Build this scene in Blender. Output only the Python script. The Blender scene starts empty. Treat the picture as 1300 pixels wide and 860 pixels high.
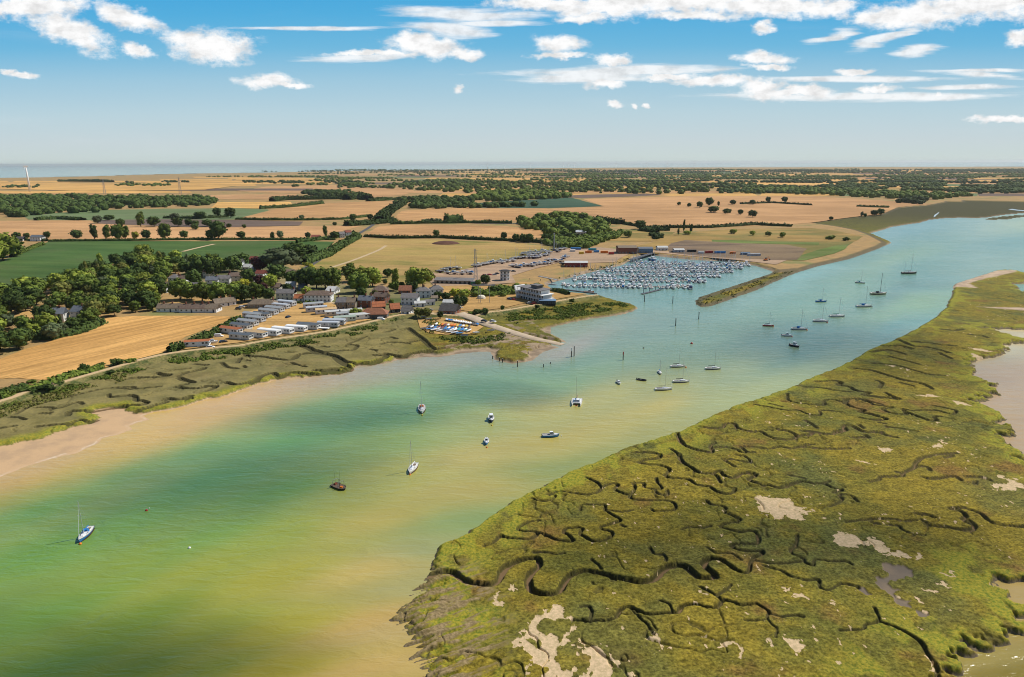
import bpy, math, random
import numpy as np
from mathutils import Vector, Matrix
random.seed(7)
RS = np.random.RandomState(11)
SC = bpy.context.scene
COL = SC.collection
rad = math.radians

# ------------------------------------------------------------------ camera
F = 894.7; CX, CY = 650.0, 430.0; H = 100.0
TILT = math.atan((CY - 207.0) / F); ROLL = -0.0042
ct, st = math.cos(TILT), math.sin(TILT)
FW = Vector((0, ct, -st)); R0 = Vector((1, 0, 0)); U0 = Vector((0, st, ct))
RR = R0 * math.cos(ROLL) + U0 * math.sin(ROLL)
UU = U0 * math.cos(ROLL) - R0 * math.sin(ROLL)
CAM = Vector((0, 0, H))
def P(x, y, z=0.0):
    d = FW + RR * ((x - CX) / F) - UU * ((y - CY) / F)
    t = (z - H) / min(d.z, -0.0012)
    return CAM + d * t
def PX(p):
    q = Vector(p) - CAM
    w = q.dot(FW)
    return CX + F * q.dot(RR) / w, CY - F * q.dot(UU) / w
def mpp(p):                       # metres for one photograph pixel at a point
    return (Vector(p) - CAM).dot(FW) / F
cam = bpy.data.cameras.new('camera'); co = bpy.data.objects.new('camera', cam); COL.objects.link(co)
cam.sensor_width = 36; cam.lens = F / 1300 * 36; cam.clip_start = 1; cam.clip_end = 300000
M = Matrix((RR, UU, -FW)).transposed().to_4x4(); M.translation = CAM
co.matrix_world = M
SC.camera = co

# ------------------------------------------------------------------ helpers
def S2L(c):
    c = np.asarray(c, float) / 255
    return np.where(c <= .04045, c / 12.92, ((c + .055) / 1.055) ** 2.4)
LABELS = []
def tag(o, label=None, cat=None, group=None, kind=None):
    if label: o['label'] = label
    if cat: o['category'] = cat
    if group: o['group'] = group
    if kind: o['kind'] = kind
    return o
def empty(name, loc=(0, 0, 0), rz=0):
    o = bpy.data.objects.new(name, None); COL.objects.link(o)
    o.location = loc; o.rotation_euler = (0, 0, rz); o.empty_display_size = .5
    return o
def link(name, me, parent=None, loc=None):
    o = bpy.data.objects.new(name, me); COL.objects.link(o)
    if parent: o.parent = parent
    if loc is not None: o.location = loc
    return o
def mesh_np(name, V, Fc, mats=(), smooth=False, k=4, mi=None):
    V = np.asarray(V, np.float32); Fc = np.asarray(Fc, np.int32)
    me = bpy.data.meshes.new(name)
    me.vertices.add(len(V)); me.vertices.foreach_set('co', V.ravel())
    n = len(Fc); me.loops.add(n * k); me.loops.foreach_set('vertex_index', Fc.ravel())
    me.polygons.add(n); me.polygons.foreach_set('loop_start', np.arange(n, dtype=np.int32) * k)
    me.polygons.foreach_set('loop_total', np.full(n, k, np.int32))
    if smooth: me.polygons.foreach_set('use_smooth', np.ones(n, bool))
    if mi is not None: me.polygons.foreach_set('material_index', np.asarray(mi, np.int32))
    for m in mats: me.materials.append(m)
    me.update(calc_edges=True)
    return me
class MB:
    def __init__(s): s.v = []; s.f = []; s.m = []
    def add(s, vs, fs, m=0):
        b = len(s.v); s.v += [tuple(v) for v in vs]
        for f in fs: s.f.append(tuple(b + i for i in f)); s.m.append(m)
        return s
    def box(s, x, y, z, sx, sy, sz, rz=0, m=0, taper=1.0):
        c, n = math.cos(rz), math.sin(rz); vs = []
        for k in (0, 1):
            q = taper if k else 1
            for a, b in ((-1, -1), (1, -1), (1, 1), (-1, 1)):
                dx, dy = a * sx / 2 * q, b * sy / 2 * q
                vs.append((x + dx * c - dy * n, y + dx * n + dy * c, z + k * sz))
        return s.add(vs, [(3, 2, 1, 0), (4, 5, 6, 7), (0, 1, 5, 4), (1, 2, 6, 5), (2, 3, 7, 6), (3, 0, 4, 7)], m)
    def cyl(s, p0, p1, r0, r1=None, n=8, m=0):
        r1 = r0 if r1 is None else r1
        p0, p1 = Vector(p0), Vector(p1); d = (p1 - p0).normalized()
        a = d.orthogonal().normalized(); b = d.cross(a)
        vs = []
        for p, r in ((p0, r0), (p1, r1)):
            for i in range(n):
                t = 2 * math.pi * i / n; vs.append(p + (a * math.cos(t) + b * math.sin(t)) * r)
        fs = [(i, (i + 1) % n, n + (i + 1) % n, n + i) for i in range(n)]
        fs += [tuple(range(n - 1, -1, -1)), tuple(range(n, 2 * n))]
        return s.add(vs, fs, m)
    def prism(s, pts, z0, z1, m=0):
        n = len(pts)
        vs = [(x, y, z0) for x, y in pts] + [(x, y, z1) for x, y in pts]
        fs = [(i, (i + 1) % n, n + (i + 1) % n, n + i) for i in range(n)]
        fs += [tuple(range(n - 1, -1, -1)), tuple(range(n, 2 * n))]
        return s.add(vs, fs, m)
    def lathe(s, prof, n=12, m=0, c=(0, 0, 0)):
        vs = []; fs = []
        for r, z in prof:
            for i in range(n):
                t = 2 * math.pi * i / n; vs.append((c[0] + r * math.cos(t), c[1] + r * math.sin(t), c[2] + z))
        for j in range(len(prof) - 1):
            for i in range(n):
                fs.append((j * n + i, j * n + (i + 1) % n, (j + 1) * n + (i + 1) % n, (j + 1) * n + i))
        return s.add(vs, fs, m)
    def mesh(s, name, mats, smooth=False):
        me = bpy.data.meshes.new(name); me.from_pydata(s.v, [], s.f)
        if not isinstance(mats, (list, tuple)): mats = [mats]
        for x in mats: me.materials.append(x)
        if len(mats) > 1: me.polygons.foreach_set('material_index', s.m)
        if smooth: me.polygons.foreach_set('use_smooth', [True] * len(s.f))
        me.update(); return me
    def build(s, name, mats, parent=None, loc=None, smooth=False):
        return link(name, s.mesh(name, mats, smooth), parent, loc)
KIDS = {}
def kids(o):
    return [c for c in ALLKIDS.get(o.name, [])]
ALLKIDS = {}
def note(parent, child): ALLKIDS.setdefault(parent.name, []).append(child)
def part(parent, name, mb, mats, smooth=False):
    o = mb.build(name, mats, parent, smooth=smooth); note(parent, o); return o
def partm(parent, name, me):
    o = link(name, me, parent); note(parent, o); return o
def copy_tree(o, parent=None):
    c = o.copy(); COL.objects.link(c); c.parent = parent
    for ch in ALLKIDS.get(o.name, []):
        d = copy_tree(ch, c); note(c, d)
    return c
ORD = ['nearest', 'second nearest', 'third nearest', 'fourth nearest', 'fifth nearest', 'sixth nearest', 'seventh nearest', 'eighth nearest', 'ninth nearest', 'tenth nearest', 'eleventh nearest', 'twelfth nearest', 'thirteenth nearest', 'fourteenth nearest', 'fifteenth nearest', 'sixteenth nearest', 'seventeenth nearest', 'eighteenth nearest', 'nineteenth nearest', 'twentieth nearest']
ORDN = ['first', 'second', 'third', 'fourth', 'fifth', 'sixth', 'seventh', 'eighth', 'ninth', 'tenth', 'eleventh', 'twelfth', 'thirteenth', 'fourteenth', 'fifteenth', 'sixteenth', 'seventeenth', 'eighteenth', 'nineteenth', 'twentieth']
def ordn(i):
    if i < 20: return ORDN[i]
    t = {2: 'twenty', 3: 'thirty', 4: 'forty', 5: 'fifty'}
    n = i + 1; a, b = divmod(n, 10)
    if b == 0: return {3: 'thirtieth', 4: 'fortieth', 5: 'fiftieth', 2: 'twentieth'}.get(a, 'last')
    return t[a] + '-' + ORDN[b - 1]

# ------------------------------------------------------------------ materials
def nodes(m):
    m.use_nodes = True; nt = m.node_tree; nt.nodes.clear(); return nt
class NT:
    def __init__(s, nt): s.nt = nt
    def n(s, t, **kw):
        nd = s.nt.nodes.new(t)
        for k, v in kw.items():
            if k.startswith('i_'):
                key = k[2:]; key = int(key) if key.isdigit() else key.replace('_', ' ')
                if hasattr(v, 'is_linked') or isinstance(v, bpy.types.NodeSocket): s.nt.links.new(v, nd.inputs[key])
                else: nd.inputs[key].default_value = v
            else: setattr(nd, k, v)
        return nd
    def l(s, a, b): s.nt.links.new(a, b)
    def mix(s, fac, a, b, blend='MIX'):
        nd = s.nt.nodes.new('ShaderNodeMix'); nd.data_type = 'RGBA'; nd.blend_type = blend
        for i, v in ((0, fac), (6, a), (7, b)):
            if isinstance(v, bpy.types.NodeSocket): s.l(v, nd.inputs[i])
            elif i == 0: nd.inputs[0].default_value = v
            else: nd.inputs[i].default_value = (*v[:3], 1)
        return nd.outputs[2]
    def math(s, op, a, b=None, clamp=False):
        nd = s.nt.nodes.new('ShaderNodeMath'); nd.operation = op; nd.use_clamp = clamp
        for i, v in ((0, a), (1, b)):
            if v is None: continue
            if isinstance(v, bpy.types.NodeSocket): s.l(v, nd.inputs[i])
            else: nd.inputs[i].default_value = v
        return nd.outputs[0]
    def ramp(s, v, a, b, lo=0., hi=1.):
        nd = s.nt.nodes.new('ShaderNodeMapRange'); nd.interpolation_type = 'SMOOTHSTEP'
        s.l(v, nd.inputs[0])
        for i, x in enumerate((a, b, lo, hi)): nd.inputs[i + 1].default_value = x
        return nd.outputs[0]
    def noise(s, vec, scale, detail=4, rough=.55, dist=0.):
        nd = s.nt.nodes.new('ShaderNodeTexNoise'); s.l(vec, nd.inputs['Vector'])
        nd.inputs['Scale'].default_value = scale; nd.inputs['Detail'].default_value = detail
        nd.inputs['Roughness'].default_value = rough; nd.inputs['Distortion'].default_value = dist
        return nd.outputs[0]
    def mapping(s, vec, loc=(0, 0, 0), rot=(0, 0, 0), sc=(1, 1, 1), vt='POINT'):
        nd = s.nt.nodes.new('ShaderNodeMapping'); nd.vector_type = vt; s.l(vec, nd.inputs[0])
        nd.inputs[1].default_value = loc; nd.inputs[2].default_value = rot; nd.inputs[3].default_value = sc
        return nd.outputs[0]
    def pos(s): return s.nt.nodes.new('ShaderNodeNewGeometry').outputs['Position']
    def out(s, bsdf, disp=None):
        o = s.nt.nodes.new('ShaderNodeOutputMaterial'); s.l(bsdf, o.inputs[0])
    def bsdf(s, col, rough=.8, spec=.3, normal=None, metal=0.):
        b = s.nt.nodes.new('ShaderNodeBsdfPrincipled')
        if isinstance(col, bpy.types.NodeSocket): s.l(col, b.inputs['Base Color'])
        else: b.inputs['Base Color'].default_value = (*col[:3], 1)
        if isinstance(rough, bpy.types.NodeSocket): s.l(rough, b.inputs['Roughness'])
        else: b.inputs['Roughness'].default_value = rough
        b.inputs['Specular IOR Level'].default_value = spec; b.inputs['Metallic'].default_value = metal
        if normal is not None: s.l(normal, b.inputs['Normal'])
        return b.outputs[0]
    def bump(s, h, strength=.5, dist=1.):
        nd = s.nt.nodes.new('ShaderNodeBump'); s.l(h, nd.inputs['Height'])
        nd.inputs['Strength'].default_value = strength; nd.inputs['Distance'].default_value = dist
        return nd.outputs[0]
MATS = {}
def mat(name, col, rough=.7, spec=.3, var=.12, scale=1.5, metal=0., objvar=0.):
    """plain weathered surface: base colour broken by two noises"""
    if name in MATS: return MATS[name]
    m = bpy.data.materials.new(name); t = NT(nodes(m))
    tc = t.n('ShaderNodeTexCoord').outputs['Object']
    n1 = t.noise(tc, scale, 5, .6); n2 = t.noise(tc, scale * 7, 3, .6)
    v = t.math('ADD', t.math('MULTIPLY', n1, .65), t.math('MULTIPLY', n2, .35))
    g = t.ramp(v, .3, .7, 1 - var, 1 + var * .6)
    c = t.mix(1., col, g, 'MULTIPLY')
    if objvar:
        r = t.n('ShaderNodeObjectInfo').outputs['Random']
        c = t.mix(1., c, t.ramp(r, 0, 1, 1 - objvar, 1 + objvar), 'MULTIPLY')
    t.out(t.bsdf(c, rough, spec, metal=metal)); MATS[name] = m; return m
def leafmat(name, a, b, obj=True):
    if name in MATS: return MATS[name]
    m = bpy.data.materials.new(name); t = NT(nodes(m))
    p = t.pos(); n = t.noise(p, .45, 4, .65); n2 = t.noise(p, 3., 2, .6)
    c = t.mix(t.ramp(n, .35, .65), a, b)
    c = t.mix(1., c, t.ramp(n2, .25, .75, .7, 1.35), 'MULTIPLY')
    if obj:
        r = t.n('ShaderNodeObjectInfo').outputs['Random']
        c = t.mix(1., c, t.ramp(r, 0, 1, .72, 1.3), 'MULTIPLY')
    t.out(t.bsdf(c, .75, .08)); MATS[name] = m; return m
def roofmat(name, a, b, rows=3.0):
    if name in MATS: return MATS[name]
    m = bpy.data.materials.new(name); t = NT(nodes(m))
    tc = t.n('ShaderNodeTexCoord').outputs['Object']
    n = t.noise(tc, .8, 5, .65); c = t.mix(t.ramp(n, .35, .68), a, b)
    w = t.n('ShaderNodeTexBrick'); t.l(t.mapping(tc, rot=(rad(50), 0, 0)), w.inputs[0])
    w.inputs['Scale'].default_value = rows; w.inputs['Color1'].default_value = (1, 1, 1, 1); w.inputs['Color2'].default_value = (.78, .78, .78, 1); w.inputs['Mortar'].default_value = (.5, .5, .5, 1)
    c = t.mix(.7, c, w.outputs[0], 'MULTIPLY')
    t.out(t.bsdf(c, .75, .2)); MATS[name] = m; return m
WHITE = mat('painted_white', (.78, .78, .76)); CREAM = mat('painted_cream', (.66, .6, .48)); PALE = mat('pale_render', (.6, .6, .56))
GLASS = mat('window_glass', (.03, .045, .06), .12, .6, .05)
FRAME = mat('window_frame', (.7, .7, .68)); DOORM = mat('door_paint', (.05, .06, .09)); WOODM = mat('timber', (.16, .11, .07))
BRICK = roofmat('brick', (.3, .12, .07), (.24, .1, .07), 6); STONE = roofmat('stone_wall', (.34, .28, .2), (.26, .21, .16), 4)
R_BROWN = roofmat('roof_brown', (.16, .11, .085), (.22, .16, .12)); R_GREY = roofmat('roof_grey', (.17, .16, .155), (.23, .21, .2))
R_TAN = roofmat('roof_tan', (.26, .2, .14), (.18, .14, .1)); R_ORANGE = roofmat('roof_orange', (.5, .17, .07), (.38, .13, .06))
R_RED = roofmat('roof_red', (.3, .09, .06), (.22, .07, .05)); R_DARK = roofmat('roof_dark', (.075, .068, .065), (.11, .1, .095)); R_WHITE = roofmat('roof_white', (.62, .62, .6), (.5, .5, .48))
R_RUST = roofmat('roof_rust', (.36, .15, .08), (.25, .11, .065)); R_SLATE = roofmat('roof_slate', (.13, .15, .18), (.19, .2, .22))
BLACKM = mat('black_paint', (.025, .025, .028), .5); GREYM = mat('grey_metal', (.32, .33, .34), .5, .5); DGREY = mat('dark_grey', (.09, .09, .095), .6)
ALU = mat('mast_metal', (.6, .61, .62), .35, .5, metal=.4); ANTI = mat('bottom_paint', (.12, .03, .025), .7)
BLUEC = mat('blue_cloth', (.02, .17, .45), .8); NAVY = mat('navy_paint', (.015, .03, .1), .3, .5); REDM = mat('red_paint', (.42, .03, .02), .45)
ORANGEM = mat('orange_paint', (.75, .2, .02), .5); YELLOWM = mat('yellow_paint', (.7, .46, .03), .5); TEAL = mat('teal_paint', (.03, .28, .33), .5)
GEL = mat('white_gelcoat', (.8, .8, .79), .25, .5, .06); DECKC = mat('deck_cream', (.62, .6, .54), .6); SILVER = mat('silver_sheet', (.48, .5, .52), .4, .5)
TYRE = mat('rubber', (.02, .02, .02), .85); HULLBLUE = mat('blue_gelcoat', (.03, .22, .55), .3, .5); GREENP = mat('green_paint', (.05, .25, .16), .5)
CONC = mat('concrete', (.36, .33, .29), .9); ROCKM = mat('wet_timber', (.05, .04, .03), .8)
MAROON = mat('maroon_paint', (.2, .03, .035), .4); CREAMHULL = mat('cream_gelcoat', (.6, .5, .34), .35, .5); SLATEBLUE = mat('slate_blue_paint', (.15, .24, .36), .4)
# ------------------------------------------------------------------ numpy noise
def vnoise(x, y, seed=0):
    xi = np.floor(x).astype(np.int64); yi = np.floor(y).astype(np.int64)
    fx = x - xi; fy = y - yi; fx = fx * fx * (3 - 2 * fx); fy = fy * fy * (3 - 2 * fy)
    def h(a, b):
        n = (a * 374761393 + b * 668265263 + seed * 974634777) & 0x7fffffff
        n = ((n ^ (n >> 13)) * 1274126177) & 0x7fffffff
        return ((n ^ (n >> 16)) & 0xffff) / 65535.
    return (h(xi, yi) * (1 - fx) + h(xi + 1, yi) * fx) * (1 - fy) + (h(xi, yi + 1) * (1 - fx) + h(xi + 1, yi + 1) * fx) * fy
def fbm(x, y, o=4, seed=0):
    s = 0; a = .5; t = 0
    for i in range(o):
        s = s + a * vnoise(x, y, seed + i * 17); t += a; a *= .5; x = x * 2.03 + 5.1; y = y * 2.03 + 1.7
    return s / t
def ss(a, b, x):
    t = np.clip((x - a) / (b - a), 0, 1); return t * t * (3 - 2 * t)

# ------------------------------------------------------------------ polar grid (finer where the camera is near)
def polar(NA, deps, amax=47):
    az = np.radians(np.linspace(-amax, amax, NA)); Rr = H / np.tan(np.radians(deps))
    A, Rg = np.meshgrid(az, Rr); return Rg * np.sin(A), Rg * np.cos(A), az, Rr
deps = [52.]
while deps[-1] > 42: deps.append(deps[-1] - .25)
while deps[-1] > 2.8: deps.append(deps[-1] - (.05 if deps[-1] > 19 or deps[-1] < 7 else .031))
while deps[-1] > .1: deps.append(deps[-1] * .965)
deps = np.array(deps); NA = 1300
GX, GY, AZ, RRW = polar(NA, deps); NR = len(deps)
DAZ = AZ[1] - AZ[0]; RSP = np.abs(np.gradient(RRW))            # radial row spacing
def wpts(pts, z=0., crop=None):
    if crop: pts = [(crop[0] + a / crop[2], crop[1] + b / crop[2]) for a, b in pts]
    return np.array([[*P(a, b, z)[:2]] for a, b in pts])
def cutwin(x0, x1, y0, y1, pad):
    """grid rows / columns covering a world box"""
    x0 -= pad; x1 += pad; y0 -= pad; y1 += pad
    y0 = max(y0, 1.)
    cs = [math.atan2(a, b) for a in (x0, x1) for b in (y0, y1)]
    j0 = int((min(cs) - AZ[0]) / DAZ) - 1; j1 = int((max(cs) - AZ[0]) / DAZ) + 3
    nx = 0 if x0 <= 0 <= x1 else min(abs(x0), abs(x1))
    r0 = math.hypot(nx, y0); r1 = math.hypot(max(abs(x0), abs(x1)), y1)
    i0 = int(np.searchsorted(RRW, r0)) - 2; i1 = int(np.searchsorted(RRW, r1)) + 2
    return max(i0, 0), min(i1, NR), max(j0, 0), min(j1, NA)
def segdist(D, a, b, pad, extra=None):
    i0, i1, j0, j1 = cutwin(min(a[0], b[0]), max(a[0], b[0]), min(a[1], b[1]), max(a[1], b[1]), pad)
    if i1 <= i0 or j1 <= j0: return
    X = GX[i0:i1, j0:j1]; Y = GY[i0:i1, j0:j1]
    d = b - a; L = max(d @ d, 1e-9); t = np.clip(((X - a[0]) * d[0] + (Y - a[1]) * d[1]) / L, 0, 1)
    q = np.hypot(X - a[0] - t * d[0], Y - a[1] - t * d[1])
    if extra is not None: q = q - extra
    np.minimum(D[i0:i1, j0:j1], q, out=D[i0:i1, j0:j1])
def inside(poly, X, Y):
    c = np.zeros(X.shape, bool); n = len(poly)
    for i in range(n):
        x1, y1 = poly[i]; x2, y2 = poly[(i + 1) % n]
        if y1 == y2: continue
        m = ((y1 > Y) != (y2 > Y)) & (X < (x2 - x1) * (Y - y1) / (y2 - y1) + x1)
        c ^= m
    return c
def sdist(poly, cap=30.):
    """signed distance, + inside, capped"""
    D = np.full(GX.shape, cap); n = len(poly)
    for i in range(n): segdist(D, poly[i], poly[(i + 1) % n], cap)
    I = inside(poly, GX, GY)
    return np.where(I, D, -D)
def crm(p, n=5):
    """Catmull-Rom"""
    p = np.asarray(p, float); q = np.vstack([2 * p[0] - p[1], p, 2 * p[-1] - p[-2]]); o = []
    for i in range(1, len(q) - 2):
        for t in np.linspace(0, 1, n, endpoint=False):
            a, b, c, d = q[i - 1:i + 3]
            o.append(.5 * ((2 * b) + (c - a) * t + (2 * a - 5 * b + 4 * c - d) * t * t + (3 * b - a - 3 * c + d) * t ** 3))
    o.append(p[-1]); return np.array(o)

# ------------------------------------------------------------------ shore outlines, in photograph pixels
SH_R = [(548,885),(540,862),(533,838),(522,812),(512,794),(503,783),(508,772),(520,762),(535,748),(545,735),(550,725),(552,705),(558,695),(570,688),(585,683),(593,678),(605,668),(618,660),(640,643),(660,632),(675,625),(690,617),(720,602),(745,592),(775,578),(805,566),(835,557),(860,549),(885,538),(905,528),(925,519),(945,512),(960,508),(980,501),(1001,494),(1034,478),(1060,469),(1080,459),(1104,444),(1116,440),(1130,435),(1140,430),(1155,422),(1167,416),(1180,408),(1190,402),(1198,393),(1202,390),(1204,383),(1208,378),(1210,368),(1211,362),(1218,359),(1228,356),(1240,352),(1250,349),(1262,345),(1275,343),(1290,344),(1300,347),(1400,352),(1700,365),(2200,900),(560,1150)]
BAYS = [[(1245,417),(1275,417.5),(1300,418),(1700,419),(1700,436),(1360,433),(1300,430),(1282,426),(1265,421)],
 [(1700,440),(1300,437.5),(1285,436),(1275,441),(1288,446),(1272,447),(1270,452),(1262,455),(1245,457),(1237,460),(1236,467),(1240,472),(1238,477),(1247,482),(1258,487),(1256,493),(1262,499),(1250,506),(1240,511),(1255,519),(1268,524),(1276,532),(1270,538),(1284,545),(1290,547),(1285,552),(1272,556),(1275,563),(1283,570),(1292,572),(1298,574),(1296,582),(1300,590),(1320,600),(1700,625)],
 [(1700,730),(1300,737),(1275,739),(1265,742),(1262,748),(1272,753),(1276,762),(1285,768),(1292,775),(1297,785),(1300,792),(1296,796),(1282,797),(1270,801),(1273,808),(1278,815),(1268,818),(1255,818),(1245,812),(1232,815),(1221,821),(1224,828),(1213,834),(1212,842),(1226,850),(1205,857),(1190,872),(1170,900),(1180,1000),(1900,1000)],
 [(1287,361),(1300,359),(1500,362),(1500,374),(1300,371),(1293,368)]]
SH_M = [(-500,700),(-200,620),(-80,585),(0,567),(15,565),(25,562),(38,560),(55,557),(68,552),(80,547),(95,543),(110,540),(122,535),(131,530),(128,526.5),(116,526),(122,521),(140,519),(152,517.5),(158,520),(157,523),(175,525),(190,524),(205,521),(218,519),(235,515),(248,510),(260,507),(265,505),(275,505),(290,501),(300,498),(305,495),(315,493),(328,487),(340,485),(352,481),(370,479),(376,478),(385,480),(392,478),(400,477),(430,475),(445,471),(448,467),(455,463),(470,464),(485,461),(497,459),(500,456),(520,455),(530,452),(545,449),(555,451),(570,449),(580,445),(600,443),(620,442),(632,444),(628,449),(629,455),(640,458.5),(652,460),(665,458),(672,454),(672,448),(685,442),(700,438),(713,436.5),(716,435),(705,427.5),(692,422),(685,419),(695,416),(712,412),(730,408),(750,404),(772,401.5),(790,398),(803,395),(810,391),(799,386),(783,383),(766,377),(745,375),(719,373),(700,368),(691,361.5),(696,358),(725,351),(745,345),(766,341),(788,336),(797,331),(803,326),(822,323),(849,326),(877,329),(919,331),(945,334.5),(960,337),(983,344),(979,348),(960,354),(940,361),(912,370),(890,377),(883,382),(884,386),(890,389),(902,388),(925,380),(940,374.5),(960,368),(981,358),(1000,350),(1015,344),(1033,338),(1051,334),(1075,328.5),(1095,322),(1115,315),(1131,308),(1123,304),(1112,299),(1104,296),(1118,292),(1131,288),(1145,285.5),(1167,282.5),(1178,279),(1190,277.5),(1206,276),(1230,276.5),(1250,276),(1272,272.5),(1300,270),(1400,267),(2200,262),(2600,240),(1360,211.8),(1300,211.8),(960,212.6),(800,213),(650,214.2),(560,215.5),(430,217.5),(330,219.5),(250,220.5),(180,222),(120,224),(60,225.2),(0,226),(-80,227),(-600,232),(-1200,260)]
SPIT = [(1250,279),(1258,277),(1275,275),(1290,273.5),(1400,269.5),(1400,272),(1300,275.5),(1275,279)]
BACKR = [(1100,362),(1150,361),(1150,361.5)]
ZM = 1.45; ZL = 2.2
P_R = wpts(SH_R, .3); P_B = [wpts(b, .2) for b in BAYS]; P_M = wpts(SH_M, .3); P_S = wpts(SPIT)
WALL = [(-500,640),(-200,560),(0,509),(30,498),(66,489),(100,479),(128,471),(160,462),(180,456),(218,448),(270,441.5),(303,438.5),(329,433.5),(366,428),(403,422.5),(441,415),(474,407.5),(503,400.5),(520,398.5),(548,398.5),(575,400),(600,401),(622,396),(640,394),(680,387),(720,380),(745,376),(757,374.6)]
W_WALL = crm(wpts(WALL, 3.0), 4)
INL = WALL + [(740,374),(719,371.5),(700,366.5),(690,360),(696,355.5),(725,348.5),(745,343),(766,339),(786,334),(795,329),(801,324),(822,321),(849,324),(877,327),(919,329),(945,332),(962,334.5),(985,342),(990,346),(1015,341),(1033,335.5),(1051,331.5),(1075,326),(1095,319),(1113,312.5),(1121,308),(1112,303),(1100,297),(1085,292),(1060,287),(1029,283),(1078,276),(1120,272),(1139,264),(1178,261),(1198,257),(1231,255),(1300,257),(2000,250)] + SH_M[SH_M.index((2600,240)):][:1] + SH_M[SH_M.index((1360,211.8)):]
P_I = wpts(INL, 2.0)
BRK = [(988,345),(983,346),(960,355.5),(940,362.5),(912,371.5),(892,378.5),(886,382.5),(890,386.5),(902,385.5),(925,378),(940,372),(960,365.5),(981,355.5),(1000,347),(1012,342.5)]
P_BK = wpts(BRK, 2.0)

def cr(off, *ls): return [(off, l) for l in ls]
A_ = (500, 660, 4.3); B_ = (760, 660, 4.3); C_ = (1020, 660, 4.3); D_ = (640, 540, 4.3); E_ = (860, 500, 4.3); F_ = (1060, 500, 4.3); G_ = (960, 400, 3.824); H_ = (0, 440, 5.); I_ = (200, 400, 5.417); J_ = (400, 380, 5.417)
CK = []   # (crop, width m, depth m, points)
def ck(c, w, d, *ls):
    for l in ls: CK.append((c, w, d, l))
ck(A_, 2.9, 2.0, [(190,290),(230,285),(300,280),(350,300),(385,325),(440,340),(510,348),(545,345),(575,320),(590,285),(610,258),(650,235),(700,218),(750,210),(785,212),(795,240),(775,265),(745,295),(735,330),(742,370),(770,395),(820,405),(870,402),(905,385),(925,350),(950,315),(990,290),(1040,278),(1118,290),(1178,305),(1268,325),(1328,335),(1378,335),(1428,315),(1468,275),(1518,250),(1578,250),(1618,275),(1658,310),(1708,318),(1745,312),(1752,305),(1740,288),(1708,265),(1692,235),(1728,210),(1778,215),(1818,240),(1858,270),(1888,285)])
ck(B_, 1.5, 1.2, [(760,285),(815,288),(828,240),(850,205),(890,190),(890,170),(850,172),(790,170),(740,155),(725,138),(780,130),(860,130),(870,110),(865,75),(820,62),(770,70),(710,55),(665,40),(700,20),(765,10),(740,-15),(690,-35)])
ck(B_, .9, .8, [(828,240),(850,225),(930,238),(1000,240),(1060,235),(1118,228)], [(1118,210),(1060,190),(1050,165),(1080,130),(1085,85)], [(900,250),(960,268),(1010,285),(1050,310),(1118,325)])
ck(B_, 1.7, 1.5, [(-138,548),(-58,552),(0,548),(60,545),(95,530),(108,500),(140,478),(180,478),(220,500),(270,515),(340,512),(400,505),(435,500),(450,475),(500,460),(550,465),(600,478),(650,475),(675,440),(720,445),(780,465),(850,458),(890,475),(930,505)])
ck(B_, .8, .8, [(930,505),(920,540),(950,575),(975,595),(965,640)], [(675,440),(640,415),(600,390),(550,365)], [(640,415),(690,385),(725,355)], [(180,490),(230,540),(270,580),(300,625)], [(940,515),(1000,530),(1060,522),(1118,530)], [(400,505),(395,480),(380,460),(330,440)], [(920,545),(860,550),(800,548)], [(280,150),(300,185),(350,190),(370,210)], [(465,50),(500,38),(560,45),(610,35)], [(590,150),(640,180),(720,185),(780,220)])
ck(A_, .9, .7, [(1070,540),(1080,510),(1065,475),(1020,475)], [(765,182),(820,178),(890,190),(930,180)])
ck(C_, 1., .9, [(0,210),(10,235),(55,250),(60,220),(110,222),(150,228),(230,230),(265,245)], [(385,480),(405,520),(408,555),(340,575),(320,600),(200,605)], [(0,330),(80,330),(90,370),(140,385),(210,350),(300,370)], [(640,0),(720,35),(800,45),(860,52),(925,45),(930,25),(900,0)])
ck(C_, 1.6, 1.3, [(408,555),(480,580),(540,605),(600,640),(650,680),(680,735),(720,790),(735,850),(760,900)], [(1000,0),(1050,20),(1120,32),(1204,40),(1300,30)])
ck(D_, 1.5, 1.2, [(150,400),(200,415),(250,410),(280,385),(240,378),(300,362),(370,370),(450,380),(510,368),(535,340),(580,320),(620,325),(605,350),(640,370),(690,378),(715,340),(705,318),(760,318),(765,340),(820,348),(860,345),(835,310),(830,290)], [(690,378),(690,400),(760,410),(830,412),(900,415),(935,435),(930,460),(880,468),(820,470),(805,458)], [(535,340),(500,310),(445,285)])
ck(D_, .9, .8, [(820,348),(840,375),(890,380),(890,355)], [(970,570),(1010,555),(1090,560)], [(800,675),(815,700),(875,712),(885,740)], [(475,730),(510,760),(530,785)], [(160,690),(230,695),(290,705),(330,700)], [(640,545),(660,555)], [(550,460),(600,470),(650,472),(700,465)])
ck(D_, 1.6, 1.3, [(-110,660),(-60,640),(-20,602),(0,610),(60,618),(130,622),(165,608),(180,585),(100,578),(75,565),(110,540),(150,525),(195,520)], [(180,585),(230,600),(280,625),(350,635),(375,628),(350,600),(325,585),(340,565),(400,560),(430,565),(415,590),(440,610),(480,632),(530,632),(580,610),(590,585),(540,570),(530,555),(580,540),(635,518),(590,490),(550,465),(550,440),(500,435),(425,435),(415,465)])
ck(D_, 1.9, 1.4, [(700,150),(780,150),(850,160),(840,180),(770,190),(735,205),(790,215),(850,220),(905,240),(880,275),(920,290),(1000,295),(1050,325),(1118,335),(1158,362),(1218,375),(1255,362),(1260,345)])
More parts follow.
